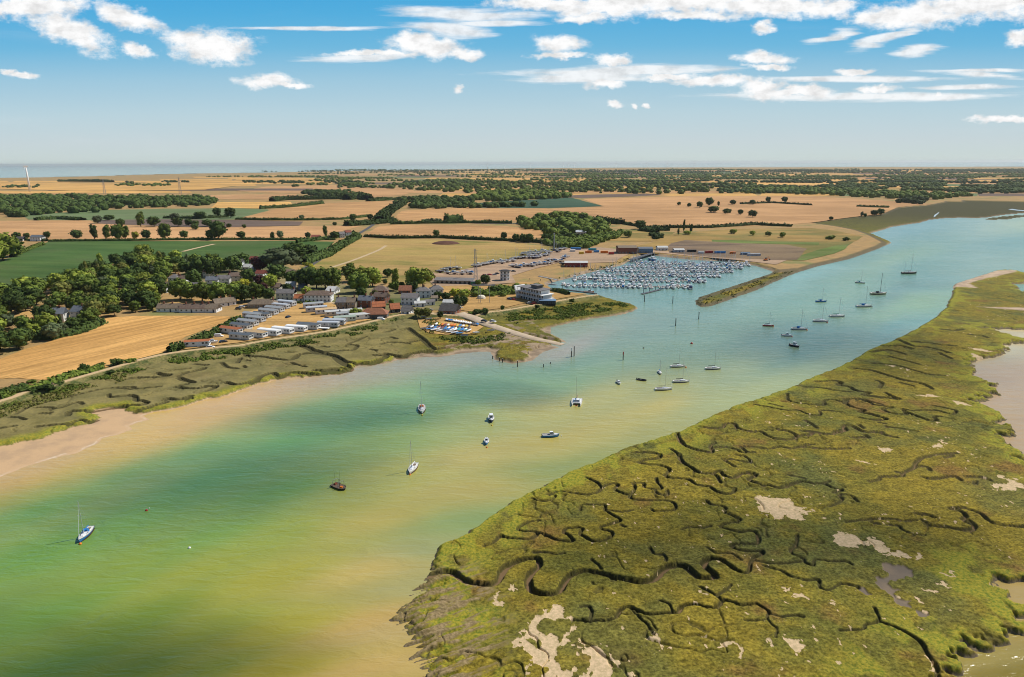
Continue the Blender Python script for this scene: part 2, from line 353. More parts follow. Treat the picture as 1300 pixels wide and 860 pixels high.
ck(D_, 1.5, 1.2, [(940,55),(970,90),(1000,120),(1060,140),(1118,150)], [(910,130),(945,155),(965,195),(1010,225),(1050,255),(1118,265)])
ck(E_, 1.6, 1.2, [(0,215),(20,270),(60,290),(120,310),(190,320),(180,285),(205,268)], [(190,295),(260,292),(320,305),(345,320),(370,322)], [(345,290),(400,290),(460,298),(510,300),(560,290),(620,300),(680,285),(740,275)], [(345,290),(380,318),(420,320)], [(120,180),(200,190),(245,185),(260,165),(310,165),(330,190),(400,208),(450,208),(500,235),(560,250),(620,250),(650,230),(600,205),(510,185)], [(650,230),(720,225),(740,210)], [(680,205),(740,210),(800,220),(850,222),(860,205),(920,200),(905,175),(950,175),(1000,200),(1050,212),(1118,210)], [(420,60),(480,70),(530,80),(600,92),(660,92),(720,115),(780,118),(785,92),(900,100)])
ck(E_, 1.9, 1.3, [(600,0),(605,35),(650,50),(720,58),(800,58),(800,38),(860,35),(920,48),(930,30),(1000,28),(1060,45),(1118,60)], [(910,55),(960,75),(1010,90),(990,100),(1050,115),(1090,125),(1118,128)], [(10,330),(30,375),(80,405),(120,430),(180,435),(230,425),(260,450),(310,458),(350,435),(400,430),(430,445),(390,470),(440,490),(500,500),(560,515),(620,495),(680,480),(740,490),(800,492),(850,515),(900,525),(850,540)], [(235,485),(215,450),(190,440)])
ck(E_, 1.2, .9, [(680,290),(760,298),(820,303),(940,300)], [(500,55),(570,70)], [(990,130),(1060,142),(1118,140)], [(610,445),(660,455),(695,465)], [(790,490),(830,480)], [(245,360),(300,360),(350,370),(400,375),(370,345),(320,335)], [(250,362),(290,385),(315,400)], [(160,585),(180,605),(230,610),(265,625),(255,645),(310,665),(345,690),(290,705),(235,725),(290,745),(350,755),(410,750),(440,770),(440,815),(390,822),(320,820),(295,835)], [(20,740),(70,728),(120,732)], [(880,555),(900,580),(860,605),(830,615)], [(890,550),(950,560),(985,590)], [(930,700),(1000,690),(1060,685),(1118,680)], [(700,150),(730,165),(760,188)])
ck(F_, 1.9, 1.3, [(0,35),(50,45),(60,30),(120,30),(180,45),(210,60),(260,68),(315,75),(260,85),(300,105),(350,112),(390,112),(370,85),(420,95),(480,90),(550,92),(600,105),(640,112),(662,98),(640,88),(530,65)], [(390,100),(440,120),(490,138),(520,148),(555,145),(540,128),(580,125)], [(50,50),(100,75),(160,90),(130,100),(190,110),(240,125),(280,138),(220,145),(135,132)], [(0,215),(50,200),(45,175),(90,175),(130,200),(180,212),(230,208),(280,228),(335,240)])
ck(F_, 1.2, .9, [(235,158),(275,165)], [(280,180),(350,190),(450,205)], [(130,170),(155,188)], [(90,240),(150,240),(185,240),(165,228)], [(155,8),(220,15),(280,25),(340,30),(300,10)], [(190,480),(240,470),(250,455),(320,452),(370,450),(370,435),(430,405),(440,380),(470,355),(500,345),(560,332),(660,326)], [(370,435),(330,428)], [(440,395),(500,400),(520,420)], [(600,350),(640,340)], [(200,700),(240,712)], [(290,715),(350,722),(365,742),(420,765),(490,772)], [(60,700),(150,690),(230,682),(320,685),(380,695),(440,690)], [(770,480),(765,495)])
ck(F_, 1.8, 1.2, [(480,455),(520,465),(570,460),(620,452),(660,455),(690,475)], [(715,455),(770,455),(820,462),(850,475)], [(440,655),(490,658),(540,675)], [(500,715),(560,722),(620,730),(690,742),(750,738),(760,720),(700,690),(715,665),(680,640),(630,628),(690,622),(740,635),(800,660),(835,690),(870,710),(930,720),(1032,722)])
ck(G_, 2., 1.3, [(290,325),(370,320),(410,328),(400,340),(450,350),(490,370),(550,378),(520,390),(600,400),(640,400),(690,408),(650,390),(625,378)], [(480,260),(560,270),(610,285),(660,300),(720,318),(790,330),(830,345),(855,360)])
ck(G_, 1.4, 1., [(230,350),(320,355),(370,365),(430,372),(470,375)], [(560,235),(640,240),(690,248),(750,265),(815,283),(850,290),(915,295)], [(585,320),(610,330),(600,355)], [(890,185),(910,195),(945,212)], [(1030,95),(1090,100),(1120,110)], [(640,200),(790,240)], [(700,330),(760,345)])
ck(G_, 2.2, 1.2, [(690,120),(760,150),(820,155),(890,170),(940,185)], [(760,130),(830,135),(900,145),(965,150)], [(900,70),(960,75),(1000,70)], [(610,150),(700,150),(760,165)], [(560,180),(640,170),(720,190)])
ck(H_, 1.9, 1.3, [(430,440),(440,415),(500,410),(560,405),(640,390),(700,380),(760,375),(830,372),(900,372),(935,358),(900,345),(865,345),(860,320),(820,312),(760,318),(700,322),(690,305)], [(860,405),(930,390),(1000,370),(1060,355)], [(1070,330),(1130,338),(1210,328)], [(1115,260),(1160,265),(1220,268),(1300,262)], [(1140,200),(1180,215),(1230,230)], [(780,210),(850,200),(930,198),(1010,195),(1070,185),(1010,170)], [(240,510),(330,500),(430,490),(500,470),(560,470),(610,455)])
ck(H_, 1.3, 1., [(1120,255),(1190,240)], [(730,262),(800,258),(850,260),(830,275)], [(330,400),(400,385),(450,365),(500,355),(525,368)], [(225,390),(280,388),(340,390)], [(260,425),(322,422)], [(60,450),(120,452),(160,465)], [(0,520),(60,510),(100,505)], [(1130,190),(1200,165),(1280,150),(1300,140)], [(560,290),(700,264),(850,270),(1020,255)], [(1110,150),(1200,140)], [(0,400),(120,360),(260,345)], [(100,430),(200,380),(400,330),(520,300)])
ck(I_, 2.2, 1.4, [(600,280),(680,285),(750,292),(830,305),(900,310),(940,300),(970,275),(1040,265),(1110,270)], [(470,465),(540,480),(620,465),(680,445),(720,420),(790,400),(830,420),(900,400),(970,395),(1050,400),(1130,398),(1180,372),(1250,378),(1300,375)], [(130,495),(200,505),(280,505),(340,492),(400,492),(370,512),(330,525)], [(150,435),(190,450),(245,465)], [(75,580),(150,580),(230,560)], [(0,400),(40,415),(80,412)])
ck(I_, 1.5, 1., [(440,330),(480,360),(550,370)], [(920,330),(970,345),(1020,358)], [(180,400),(260,385),(325,365)], [(550,330),(570,300)], [(260,340),(340,345)], [(1150,255),(1230,250),(1300,245)], [(610,310),(630,315)], [(590,350),(605,362)], [(1180,372),(1250,365),(1300,368)])
ck(I_, 3.2, 1.6, [(990,210),(1040,230),(1100,260),(1160,270),(1220,285),(1260,310),(1300,330)])
ck(J_, 2.6, 1.5, [(0,352),(60,370),(130,390),(180,420),(240,435),(320,438),(400,430),(460,410),(490,395),(480,375),(540,385),(600,390),(660,375),(730,362),(800,350),(860,340),(920,330),(1000,305),(1090,290)], [(140,405),(200,450),(265,470)], [(0,490),(80,490),(180,492),(260,475)], [(640,200),(700,245),(740,275),(790,325),(830,345)])
ck(J_, 1.6, 1., [(60,365),(130,358),(200,352),(260,350),(290,320),(230,310),(290,285),(350,258)], [(400,385),(480,390)], [(455,310),(500,298),(600,300),(650,310)], [(500,225),(540,210)], [(640,300),(740,280)], [(50,325),(90,330)], [(520,262),(560,272)], [(380,345),(420,352)])
PANS = [(E_, [(425,558),(500,562),(580,575),(655,580),(630,600),(670,628),(750,638),(680,650),(700,690),(610,680),(590,665),(530,680),(530,655),(480,650),(435,630),(440,600)]),
 (E_, [(870,755),(935,760),(975,785),(1030,800),(1050,780),(1080,795),(1118,810),(1118,825),(1160,845),(1155,870),(1110,860),(1050,815),(1000,825),(950,838),(875,828),(855,790)]),
 (C_, [(420,185),(500,180),(545,175),(575,205),(500,200)]), (C_, [(610,190),(645,185),(650,215),(600,215)]), (C_, [(600,425),(650,430),(640,450)]), (C_, [(630,375),(720,395),(700,405)]),
 (C_, [(750,280),(860,300),(800,308)]), (C_, [(710,320),(760,340),(800,362),(740,350)]), (C_, [(670,745),(715,770),(720,810),(690,805)]), (C_, [(1000,330),(1060,340),(1030,350)]),
 (B_, [(690,645),(740,660),(780,695),(800,715),(790,755),(765,740),(775,705),(740,690),(690,685),(640,700),(635,675)]), (B_, [(1000,655),(1060,655),(1100,645),(1118,700),(1080,720),(1050,690)]),
 (B_, [(250,625),(320,625),(345,655),(330,670),(275,655)]), (B_, [(310,675),(345,680),(350,705),(320,700)]), (B_, [(1000,355),(1065,380),(1030,385)]), (B_, [(1080,410),(1130,405),(1130,430),(1060,420)]), (B_, [(540,395),(590,400),(570,412)]),
 (F_, [(225,290),(270,290),(320,298),(270,318)]), (F_, [(125,365),(180,365),(220,385)]), (F_, [(535,275),(585,275),(580,292),(540,290)]), (F_, [(580,262),(605,265),(600,278)]), (F_, [(630,35),(720,50),(735,62),(680,55)]), (F_, [(870,435),(930,455),(990,475),(1032,490),(1032,510),(970,530),(900,515),(830,495),(890,490),(960,490),(920,465)]), (F_, [(440,10),(520,0),(600,25),(520,15)]),
 (G_, [(620,240),(680,246),(670,252)]), (G_, [(700,258),(750,262),(745,270)]), (G_, [(940,415),(1000,430),(980,434)]), (G_, [(1030,155),(1100,165),(1150,180),(1060,170)]), (G_, [(1040,185),(1110,205),(1100,215),(1060,205)]),
 (A_, [(690,610),(745,575),(790,520),(820,490),(890,470),(915,480),(945,520),(990,560),(1010,590),(1000,610),(950,640),(970,660),(1020,670),(1060,665),(1118,675),(1168,690),(1183,760),(1248,820),(1318,860),(1318,1200),(600,1200),(560,960),(700,870),(720,830),(740,790),(785,730),(770,690),(720,655)]),
 (A_, [(625,655),(700,645),(760,670),(785,720),(775,755),(745,760),(745,715),(700,680),(640,680)]), (A_, [(525,450),(570,400),(585,400),(575,430),(620,450),(610,465),(560,460)]), (A_, [(620,365),(670,365),(680,380),(640,375)])]
PONDS = [(C_, [(420,235),(480,235),(540,242),(610,285),(605,300),(560,310),(550,325),(480,330),(455,345),(490,365),(550,380),(500,395),(510,420),(590,440),(585,480),(510,465),(500,430),(440,380),(400,350),(390,310),(440,315),(470,295),(430,265)]), (C_, [(610,490),(680,505),(680,530),(620,520)])]
POOL = [(C_, [(280,370),(340,375),(378,405),(350,415)])]

# ------------------------------------------------------------------ terrain heights and covers
cap = 40.
NOI = fbm(GX / 3.2, GY / 3.2, 3, 5) - .5; NOB = fbm(GX / 14, GY / 14, 3, 9) - .5
RG = np.hypot(GX, GY)
ragR = np.clip((RG - 150) / 500, 0, 1)
sR = sdist(P_R, cap)
for b in P_B: sR = np.minimum(sR, -sdist(b, cap) + NOI * 7 + NOB * 6)
RIDG = ss(0, 1, (1 - ((GX - P(565, 800)[0]) / 17) ** 2 - ((GY - P(565, 800)[1]) / 30) ** 2) * 1.4)
# eroded ribs run down the face of the near tip
ca, sa = math.cos(rad(28)), math.sin(rad(28))
ru = GX * ca + GY * sa; rv = -GX * sa + GY * ca
RIB = fbm(ru / 5., rv / .8, 3, 31) - .5
sR = sR + NOI * 2.2 * (1 - RIDG) + RIDG * (RIB * 9 + NOI * 3)
sM = sdist(P_M, cap) + NOI * 3.2
sI = sdist(P_I, cap); sB = sdist(P_BK, 25.)
sS = sdist(P_S, cap)
INLm = ss(-4, 3, sI)
zR = np.minimum(ZM, .05 + sR * (.95 - .65 * RIDG)) - .0
zR = np.where(sR > 0, zR, np.maximum(sR * .12, -3))
zR = zR + RIDG * (RIB * 1.1 - .35) * ss(-2, 6, sR) * (1 - .4 * ss(12, 30, sR))
zM_ = np.where(sM > 0, np.minimum(ZM, .05 + sM * .7), np.maximum(sM * .03, -3))
zM_ = np.where((sM <= 0) & (GX < 0), np.maximum(zM_, -3), zM_)
zS = np.where(sS > 0, .6, -3)
Z = np.maximum(np.maximum(zR, zM_), zS)
wd = np.full(GX.shape, 40.)
for i in range(len(W_WALL) - 1): segdist(wd, W_WALL[i], W_WALL[i + 1], 12.)
# raised mud beach on the left, down to the foam line
BEACH = wpts([(-300,690),(-80,628),(0,605),(25,594),(50,586),(80,578),(95,575),(118,565),(125,561),(128,556),(150,551),(166,545),(160,541),(175,536),(187,533),(180,528),(190,524),(200,515),(150,500),(0,550),(-300,640)], 0.05)
sBe = sdist(BEACH, 20.) + NOI * 1.5
Z = np.where((sM < .2), np.maximum(Z, np.clip(.02 + sBe * .03, -1, .3)), Z)
# slipway mud foreshore, left of the hard
FORE = wpts([(500,458),(530,454),(560,453.5),(585,449),(610,447),(622,447),(628,457),(650,462),(676,458),(690,447),(722,438),(716,432),(700,424),(700,415),(640,400),(560,420),(480,450)], 0.05)
Z = np.maximum(Z, ss(-1, 1, NOI * 2 - .2) * 0.04 * inside(FORE, GX, GY) - 3 * (~inside(FORE, GX, GY)) * 1.)
Zl = ZL + (fbm(GX / 25, GY / 25, 3, 3) - .5) * .25 * ss(5, 40, sI)
Z = Z * (1 - INLm) + Zl * INLm
bk = ss(0, 4.0, sB); Z = Z * (1 - bk) + 2.0 * bk
Z = np.maximum(Z, 3.05 - np.maximum(wd - 1.4, 0) * .42)
MARSH = np.clip(ss(.25, .6, np.where(GX > P(1000, 600)[0] * 0 - 1e9, Z, Z)), 0, 1) * (1 - INLm)
SLIP = crm(wpts([(583,401.5),(603,407),(621,414),(640,419.5),(662,425.5),(683,430.5),(700,433),(714,435.8)], 1.), 4)
for i in range(len(SLIP) - 1):
    dd = np.full(GX.shape, 40.); segdist(dd, SLIP[i], SLIP[i + 1], 9.); zz_ = 3.1 + (.12 - 3.1) * (i / (len(SLIP) - 1)) ** .75
    Z = np.where(dd < 6.5, np.minimum(Z, zz_ - .25 + np.maximum(dd - 5.0, 0) * 2), Z)
# creeks
rowsp = RSP[:, None] * np.ones((1, NA)); CD = np.full(GX.shape, 9.); CDEP = np.full(GX.shape, 1.)
for crop, w, dep, pts in CK:
    w = w * {H_: 2.4, I_: 2.4, J_: 2.4, G_: 1.9, F_: 1.4, E_: 1.15}.get(crop, 1.)
    q = crm(wpts(pts, ZM, crop), 5); n = len(q)
    for i in range(n - 1):
        tt = (i + .5) / n; wl = w * (.75 + .5 * (fbm(q[i][0] / 9, q[i][1] / 9, 2, 4))) * (1 if n < 20 else 1.)
        wl *= .55 + .45 * min(1, (1 - tt) * 5, 1)
        rr = math.hypot(*q[i]); sp = np.interp(rr, RRW, RSP)
        wl = max(wl * (.68 if w > 2.5 and crop in (A_, B_) else .5), .15 + 1.35 * sp)
        i0, i1, j0, j1 = cutwin(min(q[i][0], q[i+1][0]), max(q[i][0], q[i+1][0]), min(q[i][1], q[i+1][1]), max(q[i][1], q[i+1][1]), wl + 3)
        if i1 <= i0 or j1 <= j0: continue
        X = GX[i0:i1, j0:j1]; Y = GY[i0:i1, j0:j1]; a = q[i]; d = q[i+1] - a; L = max(d @ d, 1e-9)
        t = np.clip(((X - a[0]) * d[0] + (Y - a[1]) * d[1]) / L, 0, 1)
        dd = np.hypot(X - a[0] - t * d[0], Y - a[1] - t * d[1]) - wl / 2
        o = CD[i0:i1, j0:j1]; m = dd < o; o[m] = dd[m]; CDEP[i0:i1, j0:j1][m] = dep
CDn = CD + NOI * .35 + (fbm(GX / .8, GY / .8, 2, 35) - .5) * .4
# small random gullies so that the sward never looks bare
g1 = np.abs(fbm(GX / 11 + NOB * .8, GY / 11, 3, 77) - .5)
gul = ss(.017, .006, g1) * ss(.44, .5, fbm(GX / 30, GY / 30, 2, 41))
crs = .13 + .1 * (RG < 230); creek = ss(crs, -crs, CDn)
Z = np.where(INLm < .5, np.maximum(Z - creek * CDEP * .72 - gul * .5 * (1 - creek) * MARSH, np.minimum(Z, .09)), Z)
lev = (ss(2.2, .4, CDn) * (1 - creek)) * .15          # levees
Z = Z + lev * MARSH
# pans and ponds
PAN = np.zeros(GX.shape); POND = np.zeros(GX.shape); POOLm = np.zeros(GX.shape)
for lst, arr, nz in ((PANS, PAN, 1.6), (PONDS, POND, .8), (POOL, POOLm, .5)):
    for crop, pts in lst:
        w = wpts(pts, ZM, crop); i0, i1, j0, j1 = cutwin(w[:, 0].min(), w[:, 0].max(), w[:, 1].min(), w[:, 1].max(), 6)
        X = GX[i0:i1, j0:j1] + (fbm(GX[i0:i1, j0:j1] / 1.6, GY[i0:i1, j0:j1] / 1.6, 3, 8) - .5) * nz * 2; Y = GY[i0:i1, j0:j1] + (fbm(GX[i0:i1, j0:j1] / 1.6, GY[i0:i1, j0:j1] / 1.6, 3, 18) - .5) * nz * 3
        arr[i0:i1, j0:j1] = np.maximum(arr[i0:i1, j0:j1], inside(w, X, Y))
BIG = wpts(PANS[29][1], ZM, PANS[29][0])
bigm = inside(BIG, GX, GY)
PAN = np.where(bigm & (fbm(GX / 3.5, GY / 5, 4, 61) > .53), PAN * .15, PAN)
spk = (fbm(GX / 1.5, GY / 2.2, 3, 91) > .80 + .0 * GX) & (fbm(GX / 40, GY / 40, 2, 93) > .5) & (GX > 20) & (sR > 10)
PAN = np.maximum(PAN, spk * .85)
Z = Z - (PAN * .12 + POND * .3 + POOLm * .35) * (1 - creek)
tus = (fbm(GX / .9, GY / .9, 3, 21) - .5) * .26 + (fbm(GX / 3.5, GY / 3.5, 3, 22) - .5) * .2
nearw = ss(700, 250, RG)
Z = Z + tus * nearw * MARSH * (1 - creek) * (1 - PAN * .8) * (1 - POND)
# right island: raised bank of the northern spit is sand
SANDS = [wpts(p, .6) for p in ([(1208,366),(1211,361),(1228,356),(1250,349),(1262,345),(1290,344),(1290,346),(1265,352),(1252,355),(1240,358),(1230,361),(1240,367),(1225,366)], [(1240,391),(1285,392),(1400,394),(1400,397),(1300,396)])]
SND = np.zeros(GX.shape)
for w in SANDS: SND = np.maximum(SND, ss(-1.5, 1.5, sdist(w, 12.) + NOI * 3))
MUD = np.clip(ss(1.2, -.2, np.maximum(np.where(RIDG > .2, sR - 2.5, sR), -99)) * (GX > -1e9), 0, 1)
edge = np.where(np.abs(sR) < cap, ss(6.5, 2.0, sR) * ss(.2, 1.0, sR), 0)
edgeM = ss(7.5, 2.5, sM) * ss(.2, 1.2, sM) * (1 - INLm) * (GX < P(500, 455)[0])
bandL = np.maximum(edge * ss(.34, .5, fbm(GX / 5, GY / 5, 3, 55)), edgeM)
bandL = np.maximum(bandL, ss(22, 6, sR) * (sR > .3) * ss(.5, .62, fbm(GX / 7, GY / 9, 3, 56)))
ALG = wpts([(640,480),(700,440),(760,420),(900,460),(1000,470),(1150,540),(1350,560),(1600,640),(1500,880),(1100,900),(850,800),(600,640)], ZM, (500, 660, 8.6))
alg2 = np.maximum(ss(-5, 3, sdist(wpts([(130,480),(250,440),(420,480),(560,450),(600,520),(560,620),(440,620),(250,610),(150,560)], ZM, A_), 20.) + NOI * 6), bandL)
landm = ((sR > .3) | (sM > .3) | (sS > 0)) * 1.
beach = ((sM < .6) & (sBe > -6)) * 1.
foam = np.exp(-((sBe - .35 + (fbm(GX/2.,GY/2.,2,66)-.5)*1.2) / .38) ** 2) * (sM < -.5) * (GX < P(190, 530)[0])
mudc = np.clip(np.maximum(1 - landm, ss(-.28, -.5, CDn) * (RG < 300)), 0, 1)
fore = inside(wpts([(590,436),(620,428),(660,421),(700,428),(716,436),(690,446),(672,452),(660,447),(640,441),(600,440),(560,446),(520,452),(540,444)], 1.), GX, GY) * 1.
mudc = np.maximum(mudc, fore * ss(.0, .12, NOI + NOB * .6 + .05) * .9)
bare = inside(wpts([(622,420),(660,421),(640,412),(655,404),(700,402),(740,398),(720,404),(680,412),(690,420)], 1.2), GX, GY) * ss(.02, .1, NOB + NOI * .5)
mudc = np.maximum(mudc, bare * .8)
shoreM = ss(1.6, 0, sM) * (sM > -6) * (sR < 0) * (GX > P(500, 455)[0]) * (INLm < .4)
mudc = np.maximum(mudc, shoreM * .9)
ribm = RIDG * ss(-.04, .1, RIB * .8 + NOI * .5)
wallm = ss(9.5, 3.0, wd) * 1.; pathm = ss(1.9, 1.3, wd)
rock = ss(-9, -6, sB) * ss(3.5, 2., sB) + ss(-6, -4, sI) * ss(3., 1.0, sI) * (GX > P(985, 345)[0])
rock = np.maximum(rock, ss(-2.2, -.6, sR) * ss(1.0, .2, sR) * .9)
upmarsh = ss(0, 1, (GY - 900) / 200) * (1 - INLm)
V = np.stack([GX.ravel(), GY.ravel(), Z.ravel()], 1)
idx = np.arange(NR * NA).reshape(NR, NA)
Q = np.stack([idx[:-1, :-1], idx[1:, :-1], idx[1:, 1:], idx[:-1, 1:]], -1).reshape(-1, 4)[:, ::-1]
gm = mesh_np('ground', V, Q, smooth=True)
def attr(me, name, *ch):
    a = me.color_attributes.new(name, 'FLOAT_COLOR', 'POINT')
    arr = np.ones((len(me.vertices), 4), np.float32)
    for i, c in enumerate(ch): arr[:, i] = np.clip(np.asarray(c, np.float32).ravel(), 0, 1)
    a.data.foreach_set('color', arr.ravel())
cw_shade = np.clip(ss(.08 + .75 * rowsp, -.08 + .35 * rowsp, CDn) * (INLm < .5) + gul * .6 * MARSH, 0, 1)          # creek walls and gullies; bank shade painted in, spread past the rim
attr(gm, 'cover_a', INLm, alg2, mudc, cw_shade)
attr(gm, 'cover_b', PAN, POND + POOLm, SND, ribm)
attr(gm, 'cover_d', foam, foam * 0, foam * 0)
attr(gm, 'cover_c', wallm, pathm, rock, upmarsh)
def vcol(t, name):
    a = t.n('ShaderNodeAttribute'); a.attribute_name = name
    s = t.n('ShaderNodeSeparateColor'); t.l(a.outputs['Color'], s.inputs[0])
    return s.outputs[0], s.outputs[1], s.outputs[2], a.outputs['Alpha']
m = bpy.data.materials.new('ground_cover'); t = NT(nodes(m)); pos = t.pos()
inl, alg, mud, crw_shade = vcol(t, 'cover_a'); pan, pond, sand, rib = vcol(t, 'cover_b'); wal, pth, rck, upm = vcol(t, 'cover_c')
nl = t.noise(pos, .018, 4, .6); nm = t.noise(pos, .11, 5, .6); nf = t.noise(pos, 1.3, 6, .72); nx = t.noise(pos, .045, 4, .55)
mc = t.mix(t.ramp(nl, .38, .62), (.235, .178, .022), (.15, .138, .022))
mc = t.mix(t.math('MULTIPLY', t.ramp(nm, .42, .66), .55), mc, (.31, .22, .022))
mc = t.mix(t.math('MULTIPLY', t.ramp(nx, .56, .68), .7), mc, (.22, .115, .03))
mc = t.mix(t.math('MULTIPLY', t.ramp(t.noise(t.mapping(pos, loc=(90, 20, 0)), .03, 3), .52, .66), .6), mc, (.11, .12, .032))
mc = t.mix(t.math('MULTIPLY', upm, .8), mc, (.13, .12, .022))
mc = t.mix(1., mc, t.ramp(nf, .3, .7, .42, 1.5), 'MULTIPLY')
clump = t.noise(t.mapping(pos, sc=(.32, .5, 1)), 1., 5, .7, .4)
mc = t.mix(1., mc, t.ramp(clump, .36, .62, .74, 1.18), 'MULTIPLY')
mc = t.mix(t.math('MULTIPLY', t.ramp(t.noise(pos, .5, 4, .7), .69, .74), .55), mc, (.05, .028, .014))
mc = t.mix(t.math('MULTIPLY', t.ramp(t.noise(pos, 2.3, 2), .7, .74), .5), mc, (.38, .32, .22))
mc = t.mix(1., mc, (.84, .86, .95), 'MULTIPLY')
mx0 = t.n('ShaderNodeSeparateXYZ', i_0=pos).outputs[0]
mc = t.mix(t.math('MULTIPLY', t.ramp(mx0, -40, -70), .75), mc, t.mix(t.ramp(nm, .38, .62), (.17, .145, .06), (.24, .2, .085)))
ac = t.mix(t.ramp(nf, .35, .62), (.12, .17, .02), (.34, .28, .03))
c = t.mix(t.math('MULTIPLY', alg, .85), mc, ac)
c = t.mix(rib, c, t.mix(t.ramp(nf, .4, .6), (.30, .22, .11), (.17, .125, .055)))
ds = t.mix(t.ramp(nm, .35, .65), (.40, .25, .10), (.32, .21, .09)); ds = t.mix(t.ramp(nl, .5, .7), ds, (.2, .2, .07))
ds = t.mix(1., ds, t.ramp(nf, .3, .7, .8, 1.15), 'MULTIPLY')
c = t.mix(inl, c, ds)
sc_ = t.mix(t.ramp(t.noise(pos, .22, 4, .65), .4, .58), (.065, .085, .026), (.19, .165, .06)); sc_ = t.mix(1., sc_, t.ramp(nf, .3, .7, .6, 1.35), 'MULTIPLY')
c = t.mix(wal, c, sc_); c = t.mix(pth, c, (.52, .37, .2))
mdc = t.mix(t.ramp(nm, .4, .66), (.52, .345, .19), (.43, .29, .17))
mxx = t.n('ShaderNodeSeparateXYZ', i_0=pos).outputs[0]
mdc = t.mix(t.ramp(mxx, -130, -60), mdc, t.mix(t.ramp(nm, .4, .62), (.34, .25, .165), (.22, .165, .11)))
mdc = t.mix(crw_shade, mdc, (.17, .11, .055))
c = t.mix(t.math('MULTIPLY', crw_shade, .8), c, (.05, .045, .02))  # dark mud of the creek walls, with the shade of the banks painted in
c = t.mix(mud, c, mdc)
c = t.mix(t.math('MULTIPLY', rck, .8), c, t.mix(t.ramp(nf, .4, .6), (.075, .062, .045), (.13, .115, .06)))
pan = t.ramp(t.math('ADD', pan, t.math('MULTIPLY', t.math('SUBTRACT', t.noise(pos, 2.2, 4, .7), .5), 1.1)), .25, .75)
c = t.mix(pan, c, t.mix(t.ramp(nf, .35, .65), (.62, .45, .27), (.42, .32, .17)))
c = t.mix(pond, c, t.mix(t.ramp(nm, .4, .6), (.21, .155, .10), (.16, .125, .09)))
c = t.mix(sand, c, t.mix(t.ramp(nm, .4, .6), (.5, .37, .25), (.36, .26, .18)))
c = t.mix(t.math('MULTIPLY', vcol(t, 'cover_d')[0], t.ramp(nm, .42, .6, .1, .7)), c, (.72, .62, .46))
rgh = t.mix(t.math('MULTIPLY', pond, 1.), (.85,) * 3, (.6,) * 3)
bh = t.math('ADD', t.math('MULTIPLY', nf, .6), t.math('MULTIPLY', t.noise(pos, 4, 3, .6), .25))
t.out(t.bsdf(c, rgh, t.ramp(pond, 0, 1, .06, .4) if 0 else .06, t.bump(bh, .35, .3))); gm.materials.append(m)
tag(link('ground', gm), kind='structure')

# ------------------------------------------------------------------ water
WX, WY, _, WR = polar(300, np.concatenate([np.linspace(52, 3, 260), 3 * .955 ** np.arange(1, 80)]), 47)
WCP = [(-60,680,118,160,100),(-60,800,110,148,82),(10,604,216,182,122),(10,618,200,172,112),(10,634,160,166,108),(50,594,216,182,122),(50,610,190,172,112),(50,626,140,165,108),(50,645,114,162,104),(50,700,112,160,96),(50,780,112,155,88),(50,850,106,146,80),(100,580,216,182,122),(100,598,180,172,112),(160,556,216,182,122),(160,570,214,180,118),(160,584,175,172,115),(160,598,124,166,112),(160,660,118,165,104),(160,720,135,168,95),(160,790,125,158,82),(160,850,116,146,76),(210,540,214,182,126),(210,556,205,178,122),(260,522,208,180,132),(260,540,198,176,126),(260,554,165,174,120),(260,568,126,170,120),(260,610,116,166,112),(260,680,125,168,105),(260,720,155,175,98),(260,800,145,165,85),(260,850,132,152,78),(310,507,203,178,138),(310,524,190,175,128),(360,496,190,172,142),(360,510,182,172,128),(360,524,136,175,126),(360,560,119,168,118),(360,620,118,165,108),(360,680,145,168,98),(360,730,165,174,95),(360,800,165,170,85),(360,850,166,166,78),(420,484,175,166,148),(420,498,168,170,134),(420,512,134,174,126),(480,472,165,165,150),(480,486,160,166,142),(480,498,138,178,132),(480,530,126,170,125),(480,560,146,175,118),(480,600,166,175,112),(480,660,176,172,108),(480,720,188,171,99),(480,790,198,169,96),(480,850,200,170,92),(540,462,160,164,152),(540,480,140,168,140),(600,457,152,160,152),(600,472,128,162,144),(600,500,130,170,135),(600,540,160,172,122),(600,580,182,175,118),(600,620,180,172,110),(600,660,145,166,104),(710,448,165,166,160),(710,465,132,163,146),(710,490,142,171,138),(710,520,182,180,125),(710,560,182,173,113),(710,595,152,163,108),(550,700,166,168,98),(550,740,182,170,96),(500,800,200,171,97),(500,850,200,170,92),(430,880,175,170,82),(850,378,134,170,168),(850,410,138,166,160),(850,450,134,162,150),(850,470,145,164,136),(850,495,168,174,130),(850,512,186,181,122),(850,542,168,170,120),(780,500,176,178,128),(780,440,140,165,155),(780,550,180,176,118),(930,440,134,161,150),(930,485,160,176,145),(930,505,172,182,140),(930,380,140,172,168),(1010,352,148,184,184),(1010,380,141,175,167),(1010,420,140,170,165),(1010,450,134,164,154),(1010,480,165,180,146),(1080,420,140,170,162),(1080,370,150,182,170),(1150,290,142,180,186),(1150,310,132,172,172),(1150,320,158,186,164),(1150,340,130,170,168),(1150,365,134,168,167),(1150,385,154,186,164),(1150,410,138,175,174),(1250,285,150,185,185),(1250,310,142,178,178),(1250,330,150,182,178),(1250,500,205,176,135),(1250,840,168,152,85),(1290,424,205,190,160),(1290,480,205,176,135),(1290,550,202,172,128),(1290,750,190,164,102),(1290,800,172,152,88),(1290,850,160,148,80),(1290,285,180,202,184),(1290,330,162,188,180),(800,345,134,170,168),(900,342,136,170,170),(720,364,132,166,162),(720,425,150,168,154)]
